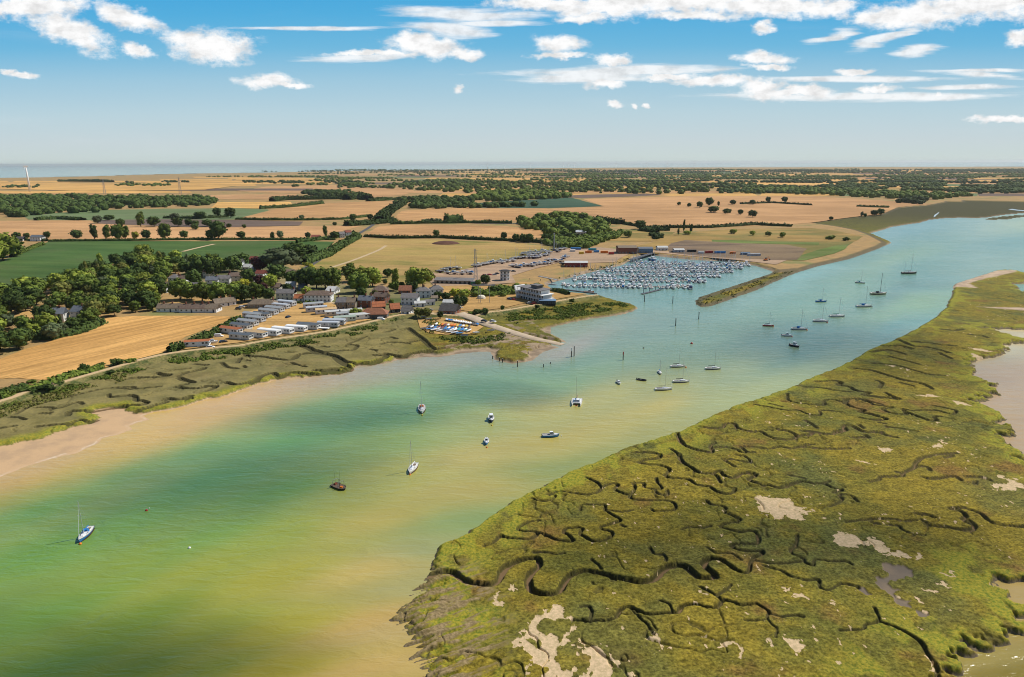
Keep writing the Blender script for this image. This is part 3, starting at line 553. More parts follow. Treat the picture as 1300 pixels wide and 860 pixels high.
def body(px, py, col):
    """colour of the silty water itself: what is seen, less the sky it mirrors at that angle"""
    p = P(px, py); ang = math.atan2(H, math.hypot(p.x, p.y)); f = .02 + .55 * (1 - math.sin(ang + .16)) ** 5
    sky = np.array([.5, .62, .68]); L = (S2L(col) - f * sky) / WK
    return np.maximum(L, .015)
WK = 1.3; WCAL = [[0.1358,0.2346,0.0503],[0.1181,0.1986,0.0322],[0.5126,0.3309,0.134],[0.4462,0.2756,0.0795],[0.3168,0.2572,0.0409],[0.5126,0.3308,0.1338],[0.5527,0.332,0.0605],[0.1304,0.2425,0.0324],[0.0789,0.2468,0.0366],[0.13,0.2508,0.0332],[0.1339,0.2352,0.0306],[0.1214,0.2119,0.0291],[0.5124,0.3305,0.1336],[0.3901,0.321,0.0561],[0.5995,0.3947,0.0922],[0.5995,0.3663,0.0834],[0.3433,0.3002,0.0652],[0.0582,0.2591,0.0611],[0.1505,0.2748,0.0453],[0.2083,0.272,0.0347],[0.1571,0.2238,0.0202],[0.1371,0.199,0.0202],[0.5995,0.3896,0.1047],[0.5995,0.3644,0.1025],[0.5995,0.3479,0.123],[0.5995,0.3433,0.1052],[0.3137,0.3283,0.0707],[0.0948,0.2827,0.0813],[0.1257,0.2791,0.0681],[0.1603,0.2747,0.0482],[0.2694,0.2896,0.0367],[0.2554,0.2848,0.0334],[0.1837,0.2209,0.027],[0.5995,0.3608,0.1471],[0.5014,0.3234,0.086],[0.5106,0.3322,0.1825],[0.5269,0.3064,0.0777],[0.0901,0.3275,0.0751],[0.1183,0.2847,0.0726],[0.1348,0.2684,0.0478],[0.2376,0.2847,0.0404],[0.318,0.2958,0.0353],[0.33,0.2974,0.0303],[0.3088,0.2637,0.0237],[0.3928,0.2883,0.2228],[0.3923,0.3208,0.1246],[0.1259,0.3088,0.0756],[0.3447,0.2931,0.2148],[0.3488,0.27,0.1756],[0.162,0.4025,0.1037],[0.1372,0.2912,0.0853],[0.2503,0.3351,0.0764],[0.3414,0.3267,0.0688],[0.3767,0.3026,0.069],[0.4552,0.3318,0.092],[0.4411,0.2894,0.0841],[0.4738,0.3105,0.089],[0.3135,0.2812,0.2051],[0.1581,0.3037,0.134],[0.2624,0.2409,0.1836],[0.1136,0.2534,0.1552],[0.1482,0.2978,0.1186],[0.2923,0.3204,0.099],[0.4263,0.3436,0.0966],[0.3831,0.3109,0.0804],[0.20818215601636153,0.28139323753670364,0.09339644606506904],[0.3948,0.284,0.2314],[0.1227,0.2533,0.1367],[0.1978,0.2975,0.1206],[0.4221,0.3537,0.0884],[0.3984,0.3121,0.068],[0.2113,0.2527,0.0657],[0.2644,0.29006756826240865,0.1163],[0.3267,0.2986426987656201,0.1119],[0.4056,0.3031682678253833,0.1151],[0.4058,0.2993640647860354,0.103],[0.3315,0.2904,0.046],[0.1483,0.2748,0.2103],[0.1736,0.2461,0.1718],[0.1672,0.2523,0.1715],[0.2051,0.2456,0.101],[0.3213,0.3203,0.1075],[0.5071,0.3762,0.0672],[0.3141,0.2978,0.0865],[0.404,0.3613,0.0982],[0.1901,0.2598,0.1796],[0.3965,0.3382,0.087],[0.1499,0.2269,0.1448],[0.2663,0.3233,0.1526],[0.3669,0.3836,0.1408],[0.2067,0.3198,0.2422],[0.2367,0.4069,0.3341],[0.1755,0.2942,0.1925],[0.1799,0.2826,0.2138],[0.1405,0.2494,0.18],[0.3199,0.3578,0.1522],[0.1813,0.2662,0.185],[0.2486,0.3683,0.2171],[0.1188,0.2683,0.2572],[0.0685,0.2021,0.1681],[0.2882,0.38,0.1236],[0.0813,0.217,0.1636],[0.1205,0.2186,0.1752],[0.2887,0.4168,0.1777],[0.1524,0.3022,0.2581],[0.1253,0.267,0.2283],[0.1152,0.2469,0.1979],[0.19,0.3149,0.2279],[0.4475280890748563,0.30658031381666545,0.15633600588554214],[0.29259448838401914,0.23084704326238423,0.05816168992825374],[0.6,0.4755,0.2484],[0.4446838562263936,0.30305346508457165,0.15246784921163284],[0.4360869574673387,0.2947287893702123,0.141246628666043],[0.3861650009764848,0.2732598130625817,0.088707706437057],[0.30817759198963407,0.2301678084176669,0.06260567341648184],[0.1906,0.1422,0.0095],[0.5786,0.5629,0.2401],[0.3707,0.4168,0.2446],[0.14097176979776913,0.2566240624761412,0.24353066643653118],[0.1454699854363997,0.25475827018304315,0.2494883921239186],[0.1400378765479429,0.2468841601981701,0.2269902150208905],[0.2432,0.2947,0.1743]]
cp = np.array([[*P(a, b)[:2]] for a, b, *_ in WCP]); cc = np.array(WCAL) if WCAL else np.array([body(a, b, c) for a, b, *c in WCP])
wr = np.hypot(WX, WY)
def pix(X, Y):          # bearing and dip of a point of the water, in equal steps
    dx, dy, dz = X, Y, -H
    w = dy * ct + H * st; return CX + F * dx / w, CY - F * (dy * st - H * ct) / w
YT = ([-300, -100, 0, 50, 160, 260, 360, 480, 600, 710, 800, 900, 1000, 1150, 1300, 1500], [700, 640, 603, 590, 552, 515, 490, 465, 450, 438, 405, 385, 347, 287, 272, 265])
wpx, wpy = pix(WX, np.maximum(WY, 40)); kpx, kpy = pix(cp[:, 0], cp[:, 1]); wpy = wpy - np.interp(wpx, *YT); kpy = kpy - np.interp(kpx, *YT)
num = np.zeros(WX.shape + (3,)); den = np.zeros(WX.shape)
wn = (fbm(WX / 40, WY / 60, 4, 71) - .5)
for k in range(len(cp)):
    d2 = ((wpx - kpx[k] + wn * 40) * .22) ** 2 + (wpy - kpy[k] + wn * 10) ** 2
    w = 1 / (d2 + 190.) ** 1.8
    num += w[..., None] * cc[k]; den += w
wc = num / den[..., None]
far = ss(2500, 5000, wr)[..., None]; wc = wc * (1 - far) + np.array([.36, .38, .26]) * far
V = np.stack([WX.ravel(), WY.ravel(), np.zeros(WX.size)], 1); a, b = WX.shape
idx = np.arange(a * b).reshape(a, b)
wm = mesh_np('water', V, np.stack([idx[:-1, :-1], idx[:-1, 1:], idx[1:, 1:], idx[1:, :-1]], -1).reshape(-1, 4), smooth=True)
attr(wm, 'silt', wc[..., 0], wc[..., 1], wc[..., 2])
m = bpy.data.materials.new('silty_water'); t = NT(nodes(m)); pos = t.pos()
a_ = t.n('ShaderNodeAttribute'); a_.attribute_name = 'silt'
wv = t.mapping(pos, rot=(0, 0, rad(38)), sc=(.12, .34, 1))
w1 = t.noise(wv, 1., 3, .55, .6); w2 = t.noise(t.mapping(pos, rot=(0, 0, rad(30)), sc=(.8, 1.4, 1)), 1., 4, .6)
w3 = t.noise(t.mapping(pos, rot=(0, 0, rad(38)), sc=(.012, .03, 1)), 1., 4, .6)
hgt = t.math('ADD', t.math('MULTIPLY', w1, .6), t.math('MULTIPLY', w2, .1))
amp = t.ramp(w3, .3, .7, .45, 1.25)
hgt = t.math('MULTIPLY', hgt, amp)
streak = t.ramp(t.noise(t.mapping(pos, rot=(0, 0, rad(38)), sc=(.05, .12, 1)), 1., 5, .65, .5), .35, .65, .965, 1.035)
c = t.mix(1., a_.outputs['Color'], streak, 'MULTIPLY')
b_ = t.n('ShaderNodeBsdfPrincipled'); t.l(c, b_.inputs['Base Color']); b_.inputs['Roughness'].default_value = .18
b_.inputs['IOR'].default_value = 1.33; b_.inputs['Specular IOR Level'].default_value = .5
t.l(t.bump(hgt, .7, 1.), b_.inputs['Normal']); t.out(b_.outputs[0]); wm.materials.append(m)
tag(link('water', wm), kind='structure')

# ------------------------------------------------------------------ fields
def fieldmat(name, a, b, ang=0., period=9., st_=.12, patch=None):
    if name in MATS: return MATS[name]
    m = bpy.data.materials.new(name); t = NT(nodes(m)); p = t.pos()
    r = t.mapping(p, rot=(0, 0, rad(ang)))
    n = t.noise(t.mapping(r, sc=(.006, .03, 1)), 1., 5, .6); c = t.mix(t.ramp(n, .35, .65), a, b)
    st1 = t.noise(t.mapping(r, sc=(.004, 1 / period, 1)), 1., 3, .7); st2 = t.noise(t.mapping(r, sc=(.02, 2.2 / period, 1)), 1., 3, .6)
    v = t.math('ADD', t.math('MULTIPLY', st1, .6), t.math('MULTIPLY', st2, .4))
    c = t.mix(1., c, t.ramp(v, .36, .64, 1 - st_, 1 + st_), 'MULTIPLY')
    if patch: c = t.mix(t.ramp(t.noise(t.mapping(p, sc=(.006, .012, 1)), 1., 4, .6), .45, .62), c, patch)
    c = t.mix(1., c, t.ramp(t.noise(p, .6, 3), .3, .7, .9, 1.1), 'MULTIPLY')
    yv = t.n('ShaderNodeSeparateXYZ', i_0=r).outputs[1]; fr = t.math('FRACT', t.math('DIVIDE', t.math('ADD', yv, t.math('MULTIPLY', t.noise(p, .01, 2), 8.)), 26.))
    c = t.mix(t.ramp(fr, .045, .03, 0., .35), c, tuple(x * .6 for x in a))
    c = t.mix(1., c, t.ramp(t.noise(t.mapping(p, sc=(.003, .0022, 1)), 1., 6, .68), .3, .7, .82, 1.14), 'MULTIPLY')
    t.out(t.bsdf(c, .9, .04)); MATS[name] = m; return m
_a, _b = P(0, 468, 2), P(215, 420, 2); STUB = -math.degrees(math.atan2(_b.y - _a.y, _b.x - _a.x))
GOLD = fieldmat('stubble_gold', (.56, .315, .105), (.43, .235, .075), STUB, 4.5, .22); TAN = fieldmat('stubble_tan', (.49, .28, .12), (.42, .235, .1), 25, 16, .14)
PINK = fieldmat('stubble_pale', (.50, .285, .13), (.43, .245, .11), 5, 20, .1); GRN = fieldmat('crop_green', (.055, .105, .028), (.08, .13, .036), 10, 14, .12, (.085, .12, .04))
PGRN = fieldmat('pasture_green', (.12, .17, .07), (.16, .19, .09), 0, 14, .1); OLV = fieldmat('meadow', (.36, .255, .085), (.43, .28, .105), 12, 30, .12, (.2, .185, .05))
BRN = fieldmat('ploughed', (.17, .12, .09), (.13, .095, .075), 0, 10, .12); FGOLD = fieldmat('far_gold', (.62, .36, .11), (.5, .29, .1), 0, 40, .15); BGRN = fieldmat('dark_crop', (.045, .09, .055), (.06, .1, .06), 0, 20, .08)
ROUGHG = fieldmat('rough_grass', (.36, .23, .08), (.27, .18, .06), 0, 30, .12, (.17, .155, .05)); BRIGHTG = fieldmat('bright_grass', (.12, .17, .04), (.16, .18, .06), 0, 12, .2)
EARTH = fieldmat('bare_earth', (.13, .095, .07), (.2, .14, .09), 0, 14, .2, (.24, .17, .1)); YARD = fieldmat('yard_hardcore', (.40, .27, .17), (.32, .225, .15), 0, 12, .12); DRYG = fieldmat('dry_grass', (.48, .29, .105), (.38, .235, .09), 0, 12, .2)
SALT = fieldmat('upper_saltmarsh', (.075, .095, .035), (.1, .105, .04), 0, 12, .2)
def poly(name, pts, m, dz=.06, z=ZL, smooth=2):
    w = wpts(pts, z + dz + .12); n = len(w); q = []
    for i in range(n):        # a little raggedness along long edges
        a, b = w[i], w[(i + 1) % n]; L = np.hypot(*(b - a)); k = max(1, min(10, int(L / 25)))
        for j in range(k):
            p = a + (b - a) * j / k
            if j: p = p + RS.uniform(-1, 1, 2) * min(1.2, L * .01)
            q.append((p[0], p[1], z + dz + .12))
    me = bpy.data.meshes.new(name); me.from_pydata(q, [], [tuple(range(len(q)))]); me.materials.append(m); me.update()
    if me.polygons[0].normal.z < 0: me.flip_normals()
    return tag(link(name, me), kind='structure')
poly('field', [(-60,478),(-20,467),(0,456),(30,444),(75,430),(100,422),(128,410),(135,404),(165,401.5),(200,401),(250,401),(293,402),(285,410),(262,418),(235,428),(218,440),(213,446),(190,452),(165,458),(140,465),(110,473),(90,480),(60,483),(20,480),(-60,484)], GOLD)
poly('field', [(-60,384),(0,374),(60,366),(90,362),(120,350),(180,345),(250,340),(320,343),(370,333),(395,325),(415,315),(425,307),(360,306),(250,306.5),(150,306),(62,307),(40,315),(15,327),(-20,335),(-60,345)], GRN)
poly('meadow', [(395,350),(380,338),(420,322),(455,304),(480,303),(560,304.5),(650,309),(700,313),(745,319),(790,322),(800,328),(760,327),(720,329),(690,327),(640,345),(600,353),(560,358),(520,362),(440,356)], OLV, .02)
poly('field', [(463,298),(480,288),(500,286),(560,286),(640,287),(690,293),(690,302),(655,306),(600,304),(520,302),(465,300)], TAN, .10)
poly('field', [(497,279),(510,268),(560,265),(640,262.5),(690,263),(702,268),(703,273),(680,277),(640,283),(560,281),(500,280)], TAN, .14)
poly('field', [(-60,281),(115,280),(120,284),(243,289),(330,288),(459,287),(440,292),(420,297),(400,302),(330,303),(100,304),(0,304),(-60,305)], PINK, .08)
poly('field', [(122,279.5),(200,278.5),(300,279.5),(385,281.5),(380,286.5),(320,288),(243,288.5),(125,284)], BRN, .20)
poly('field', [(30,273),(35,279),(120,280),(300,279),(345,272),(340,266),(300,264.5),(240,265),(140,266.5)], PGRN, .12)
poly('field', [(300,278),(340,268),(377,261),(430,257.5),(505,254.5),(500,262),(479,274),(443,277)], TAN, .24)
poly('field', [(268,264),(276,257),(369,256.5),(372,262),(330,265)], FGOLD, .28)
poly('field', [(262,253),(268,247.5),(378,246.5),(372,253.5)], PINK, .28)
poly('field', [(338,237),(453,235),(451,238),(520,239.5),(527,243),(515,247),(479,251),(410,247),(300,243)], PINK, .32)
poly('field', [(603,258),(660,254.5),(725,251),(766,262),(691,264.5),(606,264)], BGRN, .3)
poly('field', [(691,265.5),(767,262.3),(740,253),(860,249.5),(1009,248),(1100,253),(1184,259.5),(1140,263),(1120,272),(1080,276),(1029,283),(984,286),(900,288.5),(821,288.6),(783,283),(740,271)], PINK, .16)
poly('field', [(740,247.3),(820,246),(850,248),(740,251.5),(700,250)], BRN, .34)
poly('rough_ground', [(755,306),(788,291),(857,295),(849,302),(827,307)], ROUGHG, .1)
poly('rough_ground', [(829,307.5),(860,296),(940,291),(1029,289.5),(1060,293),(1085,298),(1096,300),(1080,310),(1060,322),(1020,331),(960,330),(900,326),(850,322),(800,322),(795,316)], ROUGHG, .05)
poly('bare_ground', [(846,314),(852,309),(870,305),(940,309),(1000,311),(1025,316),(1012,330),(980,330),(900,326),(850,321)], EARTH, .32)
poly('grass', [(903,304.5),(960,306),(1040,308),(1040,311),(960,309.5),(905,308)], BRIGHTG, .12)
poly('grass', [(1009,327),(1030,320),(1060,312),(1078,310),(1072,317),(1059,322),(1023,330.5),(1006,331)], BRIGHTG, .16)
poly('yard', [(540,352),(550,346),(560,347),(600,340),(640,333),(680,324),(720,315),(760,314),(800,318),(830,318),(900,323),(1000,330),(985,336),(940,330.5),(880,325.5),(822,319.5),(805,320.5),(795,324),(780,333),(745,334),(715,332),(680,341),(650,350),(655,359),(600,363),(552,364)], YARD, .22)
poly('yard', [(545,364),(600,362),(655,362),(655,358),(690,360),(700,369),(745,373),(700,381),(660,386),(640,391),(600,396),(580,393),(590,384),(560,380)], DRYG, .24)
poly('caravan_field', [(215,446),(262,420),(300,400),(345,388),(372,385),(420,385),(460,400),(500,398),(470,406),(441,412),(403,420),(366,425),(329,431),(303,435),(270,439)], DRYG, .24)
poly('lawn', [(10,404),(30,396),(75,387),(72,395),(45,402),(15,410)], DRYG, .05)
poly('village_green', [(203,385),(215,378),(300,378),(315,382),(300,388),(205,392)], DRYG, .05)
poly('village_ground', [(210,372),(230,345),(290,335),(345,332),(400,352),(440,362),(520,366),(560,368),(590,384),(560,394),(500,394),(440,392),(400,384),(320,384),(300,374)], fieldmat('gardens', (.2, .18, .08), (.3, .23, .12), 0, 8, .2, (.09, .11, .04)), .02)
poly('hardstanding', [(530,405),(560,403),(584,404),(604,411),(614,415),(606,420),(596,424),(566,425),(545,423),(533,416)], DRYG, .0, z=1.66)
PALEW = mat('pale_creek_water', (.4, .46, .46), .3, .5, .05)
poly('tidal_creek', [(1185,276),(1188,274.8),(1192.5,270),(1191.5,269.6),(1187,272.5)], PALEW, -.5)
poly('tidal_creek', [(1280,266),(1285,265.3),(1292,266.5),(1310,268),(1310,269),(1292,267.6),(1283,266.6)], PALEW, -.5)
# roads, tracks, slipway
def ribbon(name, pts, w, m, z=ZL, dz=.12, closed=False):
    q = crm(wpts(pts, z + dz), 5); V = []; n = len(q)
    for i in range(n):
        d = q[min(i + 1, n - 1)] - q[max(i - 1, 0)]; d = d / (np.hypot(*d) + 1e-9); nn = np.array([-d[1], d[0]])
        for s in (-1, 1): V.append((*(q[i] + nn * s * w / 2), z + dz))
    me = mesh_np(name, V, [(2 * i, 2 * i + 2, 2 * i + 3, 2 * i + 1) for i in range(n - 1)], [m])
    if me.polygons[0].normal.z < 0: me.flip_normals()
    return tag(link(name, me), kind='structure')
TARM = mat('asphalt', (.09, .088, .085), .9, .2, .15, .2); TRK = mat('dirt_track', (.5, .37, .22), .95, .1, .2, .2)
ribbon('road', [(372,388),(420,384),(455,395),(500,397),(520,393),(550,398),(590,400)], 4, TRK, dz=.2)
ribbon('road', [(455,297),(443,302),(432,308),(420,318),(405,330),(385,342)], 6, TARM, dz=.25)
ribbon('road', [(455,297),(470,288),(485,276),(495,266),(507,257)], 6, TARM, dz=.45)
ribbon('road', [(560,282),(620,284),(700,285),(745,290)], 5, TARM, dz=.45)
ribbon('field_track', [(232,319.5),(250,315),(272,310)], 5, TRK, dz=.3)
ribbon('field_track', [(420,340),(450,330),(480,318),(490,312)], 4, TRK, dz=.25)
ribbon('track', [(590,362),(640,361),(700,355),(800,336)], 3, TRK, dz=.22) if False else None
# slipway: a sloping concrete hard running into the water
q = crm(wpts([(583,401.5),(603,407),(621,414),(640,419.5),(662,425.5),(683,430.5),(700,433),(714,435.8)], 1.), 4); V = []; n = len(q)
for i in range(n):
    d = q[min(i + 1, n - 1)] - q[max(i - 1, 0)]; d = d / np.hypot(*d); nn = np.array([-d[1], d[0]]); z = 3.1 + (.12 - 3.1) * (i / (n - 1)) ** .75
    w = 9 - 4.5 * i / n
    for s in (-1, 1): V.append((*(q[i] + nn * s * w / 2), z))
    for s in (1, -1): V.append((*(q[i] + nn * s * (w / 2 + .6)), z - .7))
fs = []
for i in range(n - 1):
    a, b = 4 * i, 4 * i + 4
    for j in range(4): fs.append((a + j, b + j, b + (j + 1) % 4, a + (j + 1) % 4))
me = mesh_np('slipway', V, fs, [mat('slip_concrete', (.46, .36, .25), .9, .2, .25, .25)]); tag(link('slipway', me), kind='structure')

# ------------------------------------------------------------------ patchwork of the far plain
rs = np.random.RandomState(5); far_m = [FGOLD, FGOLD, PINK, PINK, TAN, BRN, PGRN, OLV]
y = 249.; 
for q_ in ([(935,236.5),(1040,236.8),(1135,236),(1130,229.5),(1000,229),(935,230)], [(598,231),(680,231),(752,229.5),(752,226.5),(600,227.5)], [(1110,232),(1300,231.5),(1420,231),(1420,228.5),(1150,228.5)], [(0,240),(120,243),(260,241),(300,236),(180,233),(0,233)]): poly('field', q_, FGOLD, 1.2)
while y > 214.5:
    x = -160 + rs.uniform(-60, 60); hh = max(.9, (y - 207) * .085)
    while x < 1460:
        w = rs.uniform(60, 210) * (1.2 if y > 235 else .9); g = rs.randint(len(far_m))
        pl = far_m[g]
        if x < 330 and y > 222: pl = FGOLD if rs.rand() < .7 else far_m[rs.choice([2, 5, 4])]
        ok = not (y > 236 and 300 < x + w / 2 < 530) and rs.rand() < .82
        lim = np.interp(x, [-200, 0, 330, 650, 1400], [230, 228, 221.5, 216, 213.5])
        if ok and y - hh > lim:
            sk = rs.uniform(-6, 6); g = .12 * hh
            poly('field', [(x, y), (x + w * .5, y + rs.uniform(-g, g)), (x + w - 2, y), (x + w - 2 + sk, y - hh + g), (x + sk + 1, y - hh + g)], pl, .2 + (250 - y) * .02 + rs.uniform(0, .01))
        x += w
    y -= hh

# ------------------------------------------------------------------ sky, sun, air
SUN_AZ, SUN_EL = 63., 50.
w = bpy.data.worlds.new('World'); SC.world = w; w.use_nodes = True; nt = w.node_tree; nt.nodes.clear(); t = NT(nt)
sky = t.n('ShaderNodeTexSky', sky_type='NISHITA', sun_disc=False, sun_elevation=rad(SUN_EL), sun_rotation=rad(SUN_AZ), altitude=60, air_density=1.0, dust_density=.3, ozone_density=3.0)
g = t.n('ShaderNodeTexCoord').outputs['Generated']
sx = t.n('ShaderNodeSeparateXYZ', i_0=g)
yy = t.math('MAXIMUM', sx.outputs[1], .05)
u = t.math('DIVIDE', sx.outputs[0], yy); v = t.math('DIVIDE', sx.outputs[2], yy)
uv = t.n('ShaderNodeCombineXYZ', i_0=u, i_1=v).outputs[0]
def wn_(sc, amt, seed):
    nd = t.n('ShaderNodeTexNoise'); t.l(t.mapping(uv, loc=(seed, seed, 0), sc=sc), nd.inputs[0]); nd.inputs['Detail'].default_value = 7; nd.inputs['Roughness'].default_value = .62; nd.inputs['Scale'].default_value = 1
    s = t.n('ShaderNodeVectorMath', operation='SUBTRACT', i_0=nd.outputs['Color'], i_1=(.5, .5, .5))
    k = t.n('ShaderNodeVectorMath', operation='MULTIPLY', i_0=s.outputs[0], i_1=amt); return k.outputs[0]
wa_ = t.n('ShaderNodeVectorMath', operation='ADD', i_0=uv, i_1=wn_((14, 26, 1), (.05, .028, 0), 3.1)).outputs[0]
wa_ = t.n('ShaderNodeVectorMath', operation='ADD', i_0=wa_, i_1=wn_((60, 90, 1), (.012, .008, 0), 8.3)).outputs[0]
wb_ = t.n('ShaderNodeVectorMath', operation='ADD', i_0=uv, i_1=wn_((5, 45, 1), (.12, .012, 0), 5.7)).outputs[0]
def uvp(x, y):
    d = FW + RR * ((x - CX) / F) - UU * ((y - CY) / F); return d.x / d.y, d.z / d.y
CUM = [(40,8,75,15,0),(85,38,55,17,-22),(165,22,42,14,-20),(172,64,22,9,-25),(265,60,50,20,0),(245,52,30,14,0),(292,66,26,14,0),(338,104,36,9,0),(368,109,24,4,0),(30,96,22,4,0),(8,92,12,4,0),(545,60,52,12,-3),(525,52,28,12,0),(590,68,22,6,0),(480,69,60,4,0),(690,2,70,10,0),(770,8,70,16,0),(745,22,36,6,0),(860,2,140,14,0),(980,6,110,14,0),(1060,8,34,10,0),(1140,22,50,16,0),(1180,15,40,18,0),(1230,8,70,17,0),(1275,4,50,18,0),(1292,46,18,9,0),(968,35,14,7,0),(708,58,28,12,-8),(708,74,36,4,0),(970,74,32,8,0),(978,86,26,4,0),(780,78,26,8,0),(772,106,26,6,0),(848,98,40,5,0),(905,104,58,7,0),(965,110,28,8,0),(1000,118,60,6,0),(1028,117,38,8,0),(1084,90,24,4,0),(782,134,9,5,0),(810,135,5,4,0),(826,134,4,4,0),(584,112,7,5,0),(1115,113,26,5,0),(1188,125,8,3,0),(1270,152,38,4,0),(1292,149,16,5,0),(1100,20,20,8,0),(880,20,60,6,0)]
WSP = [(785,90,150,7,1),(750,99,90,6,1),(385,36,100,2.6,0),(600,18,100,9,-2),(560,38,60,9,-4),(460,72,80,5,2),(1090,122,180,5,0),(1190,123,100,5,2),(1080,101,120,4,0),(1065,46,26,7,12),(1130,47,50,7,18),(1160,66,30,7,8),(1250,90,80,3,0),(1220,110,60,3,0),(1240,95,50,4,-4),(640,30,60,4,0)]
def cloud(lst, vec, base):
    cur = None
    for x, y, rx, ry, an in lst:
        cu, cv = uvp(x, y); sc = (F / rx, F / ry, 1)
        # rotate about the cloud's own centre, then scale: |p| < 1 inside
        s = t.n('ShaderNodeVectorMath', operation='SUBTRACT', i_0=vec, i_1=(cu, cv, 0)).outputs[0]
        if an: s = t.mapping(s, rot=(0, 0, rad(-an)))
        s = t.n('ShaderNodeVectorMath', operation='MULTIPLY', i_0=s, i_1=sc).outputs[0]
        L = t.n('ShaderNodeVectorMath', operation='LENGTH', i_0=s).outputs['Value']
        cur = L if cur is None else t.n('ShaderNodeMath', operation='SMOOTH_MIN', i_0=cur, i_1=L, i_2=.25).outputs[0]
    return cur
dc = cloud(CUM, wa_, 0); dw = cloud(WSP, wb_, 0)
nz = t.noise(t.mapping(uv, sc=(45, 75, 1)), 1., 8, .65); nz2 = t.noise(t.mapping(uv, sc=(10, 110, 1)), 1., 7, .65)
mcum = t.ramp(t.math('ADD', dc, t.math('MULTIPLY', t.math('SUBTRACT', nz, .5), 1.6)), 1.25, .45)
mw = t.math('MULTIPLY', t.ramp(t.math('ADD', dw, t.math('MULTIPLY', t.math('SUBTRACT', nz2, .5), 1.5)), 1.2, .4), .85)
veil = t.math('MULTIPLY', t.ramp(t.noise(t.mapping(uv, rot=(0, 0, rad(4)), sc=(1.6, 16, 1)), 1., 6, .6, .3), .55, .85), .2)
mask = t.math('MAXIMUM', mcum, t.math('MAXIMUM', mw, veil))
mask = t.math('MULTIPLY', mask, t.ramp(v, -.002, .03))
SKS = .075
shade = t.ramp(t.noise(t.mapping(uv, loc=(0, .012, 0), sc=(30, 55, 1)), 1., 5, .6), .3, .6, .8, 1.08)
cc_ = t.mix(1., (.93 / SKS, .93 / SKS, .93 / SKS), shade, 'MULTIPLY')
skc = sky.outputs[0]
# the clear air, from pale at the horizon to blue above
rp = t.n('ShaderNodeValToRGB'); t.l(v, rp.inputs[0]); el = rp.color_ramp.elements
stops = [(0, (203,216,212)), (.028, (199,213,217)), (.065, (186,211,221)), (.11, (158,200,222)), (.15, (112,184,222)), (.19, (85,174,222)), (.225, (70,166,220)), (.45, (50,135,205))]
while len(el) < len(stops): el.new(.5)
for e_, (p_, c_) in zip(el, stops): e_.position = p_; e_.color = (*[float(q_) for q_ in S2L(c_)], 1)
air = t.mix(1., rp.outputs[0], (1 / SKS, 1 / SKS, 1 / SKS), 'MULTIPLY')
skc = t.mix(t.ramp(v, .35, 1.2, 1., 0.), skc, air)
fin = t.mix(mask, skc, cc_)
bg = t.n('ShaderNodeBackground'); t.l(fin, bg.inputs[0]); bg.inputs[1].default_value = SKS
o = t.n('ShaderNodeOutputWorld'); t.l(bg.outputs[0], o.inputs[0])
sl = bpy.data.lights.new('sun', 'SUN'); sl.energy = 5; sl.angle = rad(.53); sl.color = (1, .955, .88)
so = bpy.data.objects.new('sun', sl); COL.objects.link(so); so.location = (0, 0, 400)
sd = Vector((math.sin(rad(SUN_AZ)) * math.cos(rad(SUN_EL)), math.cos(rad(SUN_AZ)) * math.cos(rad(SUN_EL)), math.sin(rad(SUN_EL))))
so.rotation_euler = sd.to_track_quat('Z', 'Y').to_euler()
SC.view_settings.view_transform = 'Standard'; SC.view_settings.look = 'None'; SC.view_settings.exposure = 0; SC.view_settings.gamma = 1
SC.view_settings.use_curve_mapping = False; SC.render.engine = 'CYCLES'
SC.cycles.pixel_filter_type = 'BLACKMAN_HARRIS'; SC.cycles.filter_width = 1.0
HAZE = 2.2e-5
if HAZE:
    hb = MB().box(0, 29000, -6, 130000, 78000, 150); m = bpy.data.materials.new('air_haze'); m.use_nodes = True; m.node_tree.nodes.clear()
    pv = m.node_tree.nodes.new('ShaderNodeVolumePrincipled'); pv.inputs['Density'].default_value = HAZE; pv.inputs['Color'].default_value = (.9, .93, .91, 1); pv.inputs['Anisotropy'].default_value = .3
    oo = m.node_tree.nodes.new('ShaderNodeOutputMaterial'); m.node_tree.links.new(pv.outputs[0], oo.inputs[1])
    tag(hb.build('haze', m), kind='stuff')
SC.cycles.max_bounces = 5; SC.cycles.diffuse_bounces = 2; SC.cycles.glossy_bounces = 2; SC.cycles.transmission_bounces = 2; SC.cycles.volume_bounces = 0; SC.cycles.transparent_max_bounces = 8
w.cycles.sampling_method = 'MANUAL'; w.cycles.sample_map_resolution = 512
# landmarks used to word the labels: (words, px, py)
LM = [('slate-roofed manor house', 82, 402), ('white hipped-roof villa', 403, 376), ('stubble field corner by the wood', 165, 402), ('row of white bungalows', 245, 388), ('pair of white houses in the wood', 225, 352), ('orange boathouse roof', 475, 398), ('large white house above the quay', 520, 379), ('brick clubhouse by the slipway', 573, 392), ('three-deck white waterside building', 680, 376), ('white octagonal lookout', 641, 350), ('long white terrace', 546, 372), ('grey pylon by the boatyard', 604, 350), ('willow behind the village', 357, 335), ('red-tiled house in the wood', 138, 346), ('long pale-walled terrace', 285, 357), ('gabled white house with dark gable', 325, 350), ('red-roofed houses behind the village', 325, 335), ('white roadside cottage', 46, 303), ('left edge of the green crop', 5, 330), ('orange-roofed caravan by the sea wall', 251, 440), ('breakwater', 940, 365), ('grey farm shed', 732, 293), ('left end of the long hedge', 470, 290), ('dark belt of far wood', 200, 262), ('far wind turbine', 38, 240), ('bare brown earth by the basin', 930, 318), ('tan field corner above the channel', 1100, 275), ('road leaving the village', 450, 300), ('path bend on the sea wall', 110, 478), ('orange-tiled lean-to cottage', 503, 392), ('stone bungalow', 330, 387), ('middle of the green crop edge', 230, 305), ('sunlit poplar by the meadow', 533, 365)]
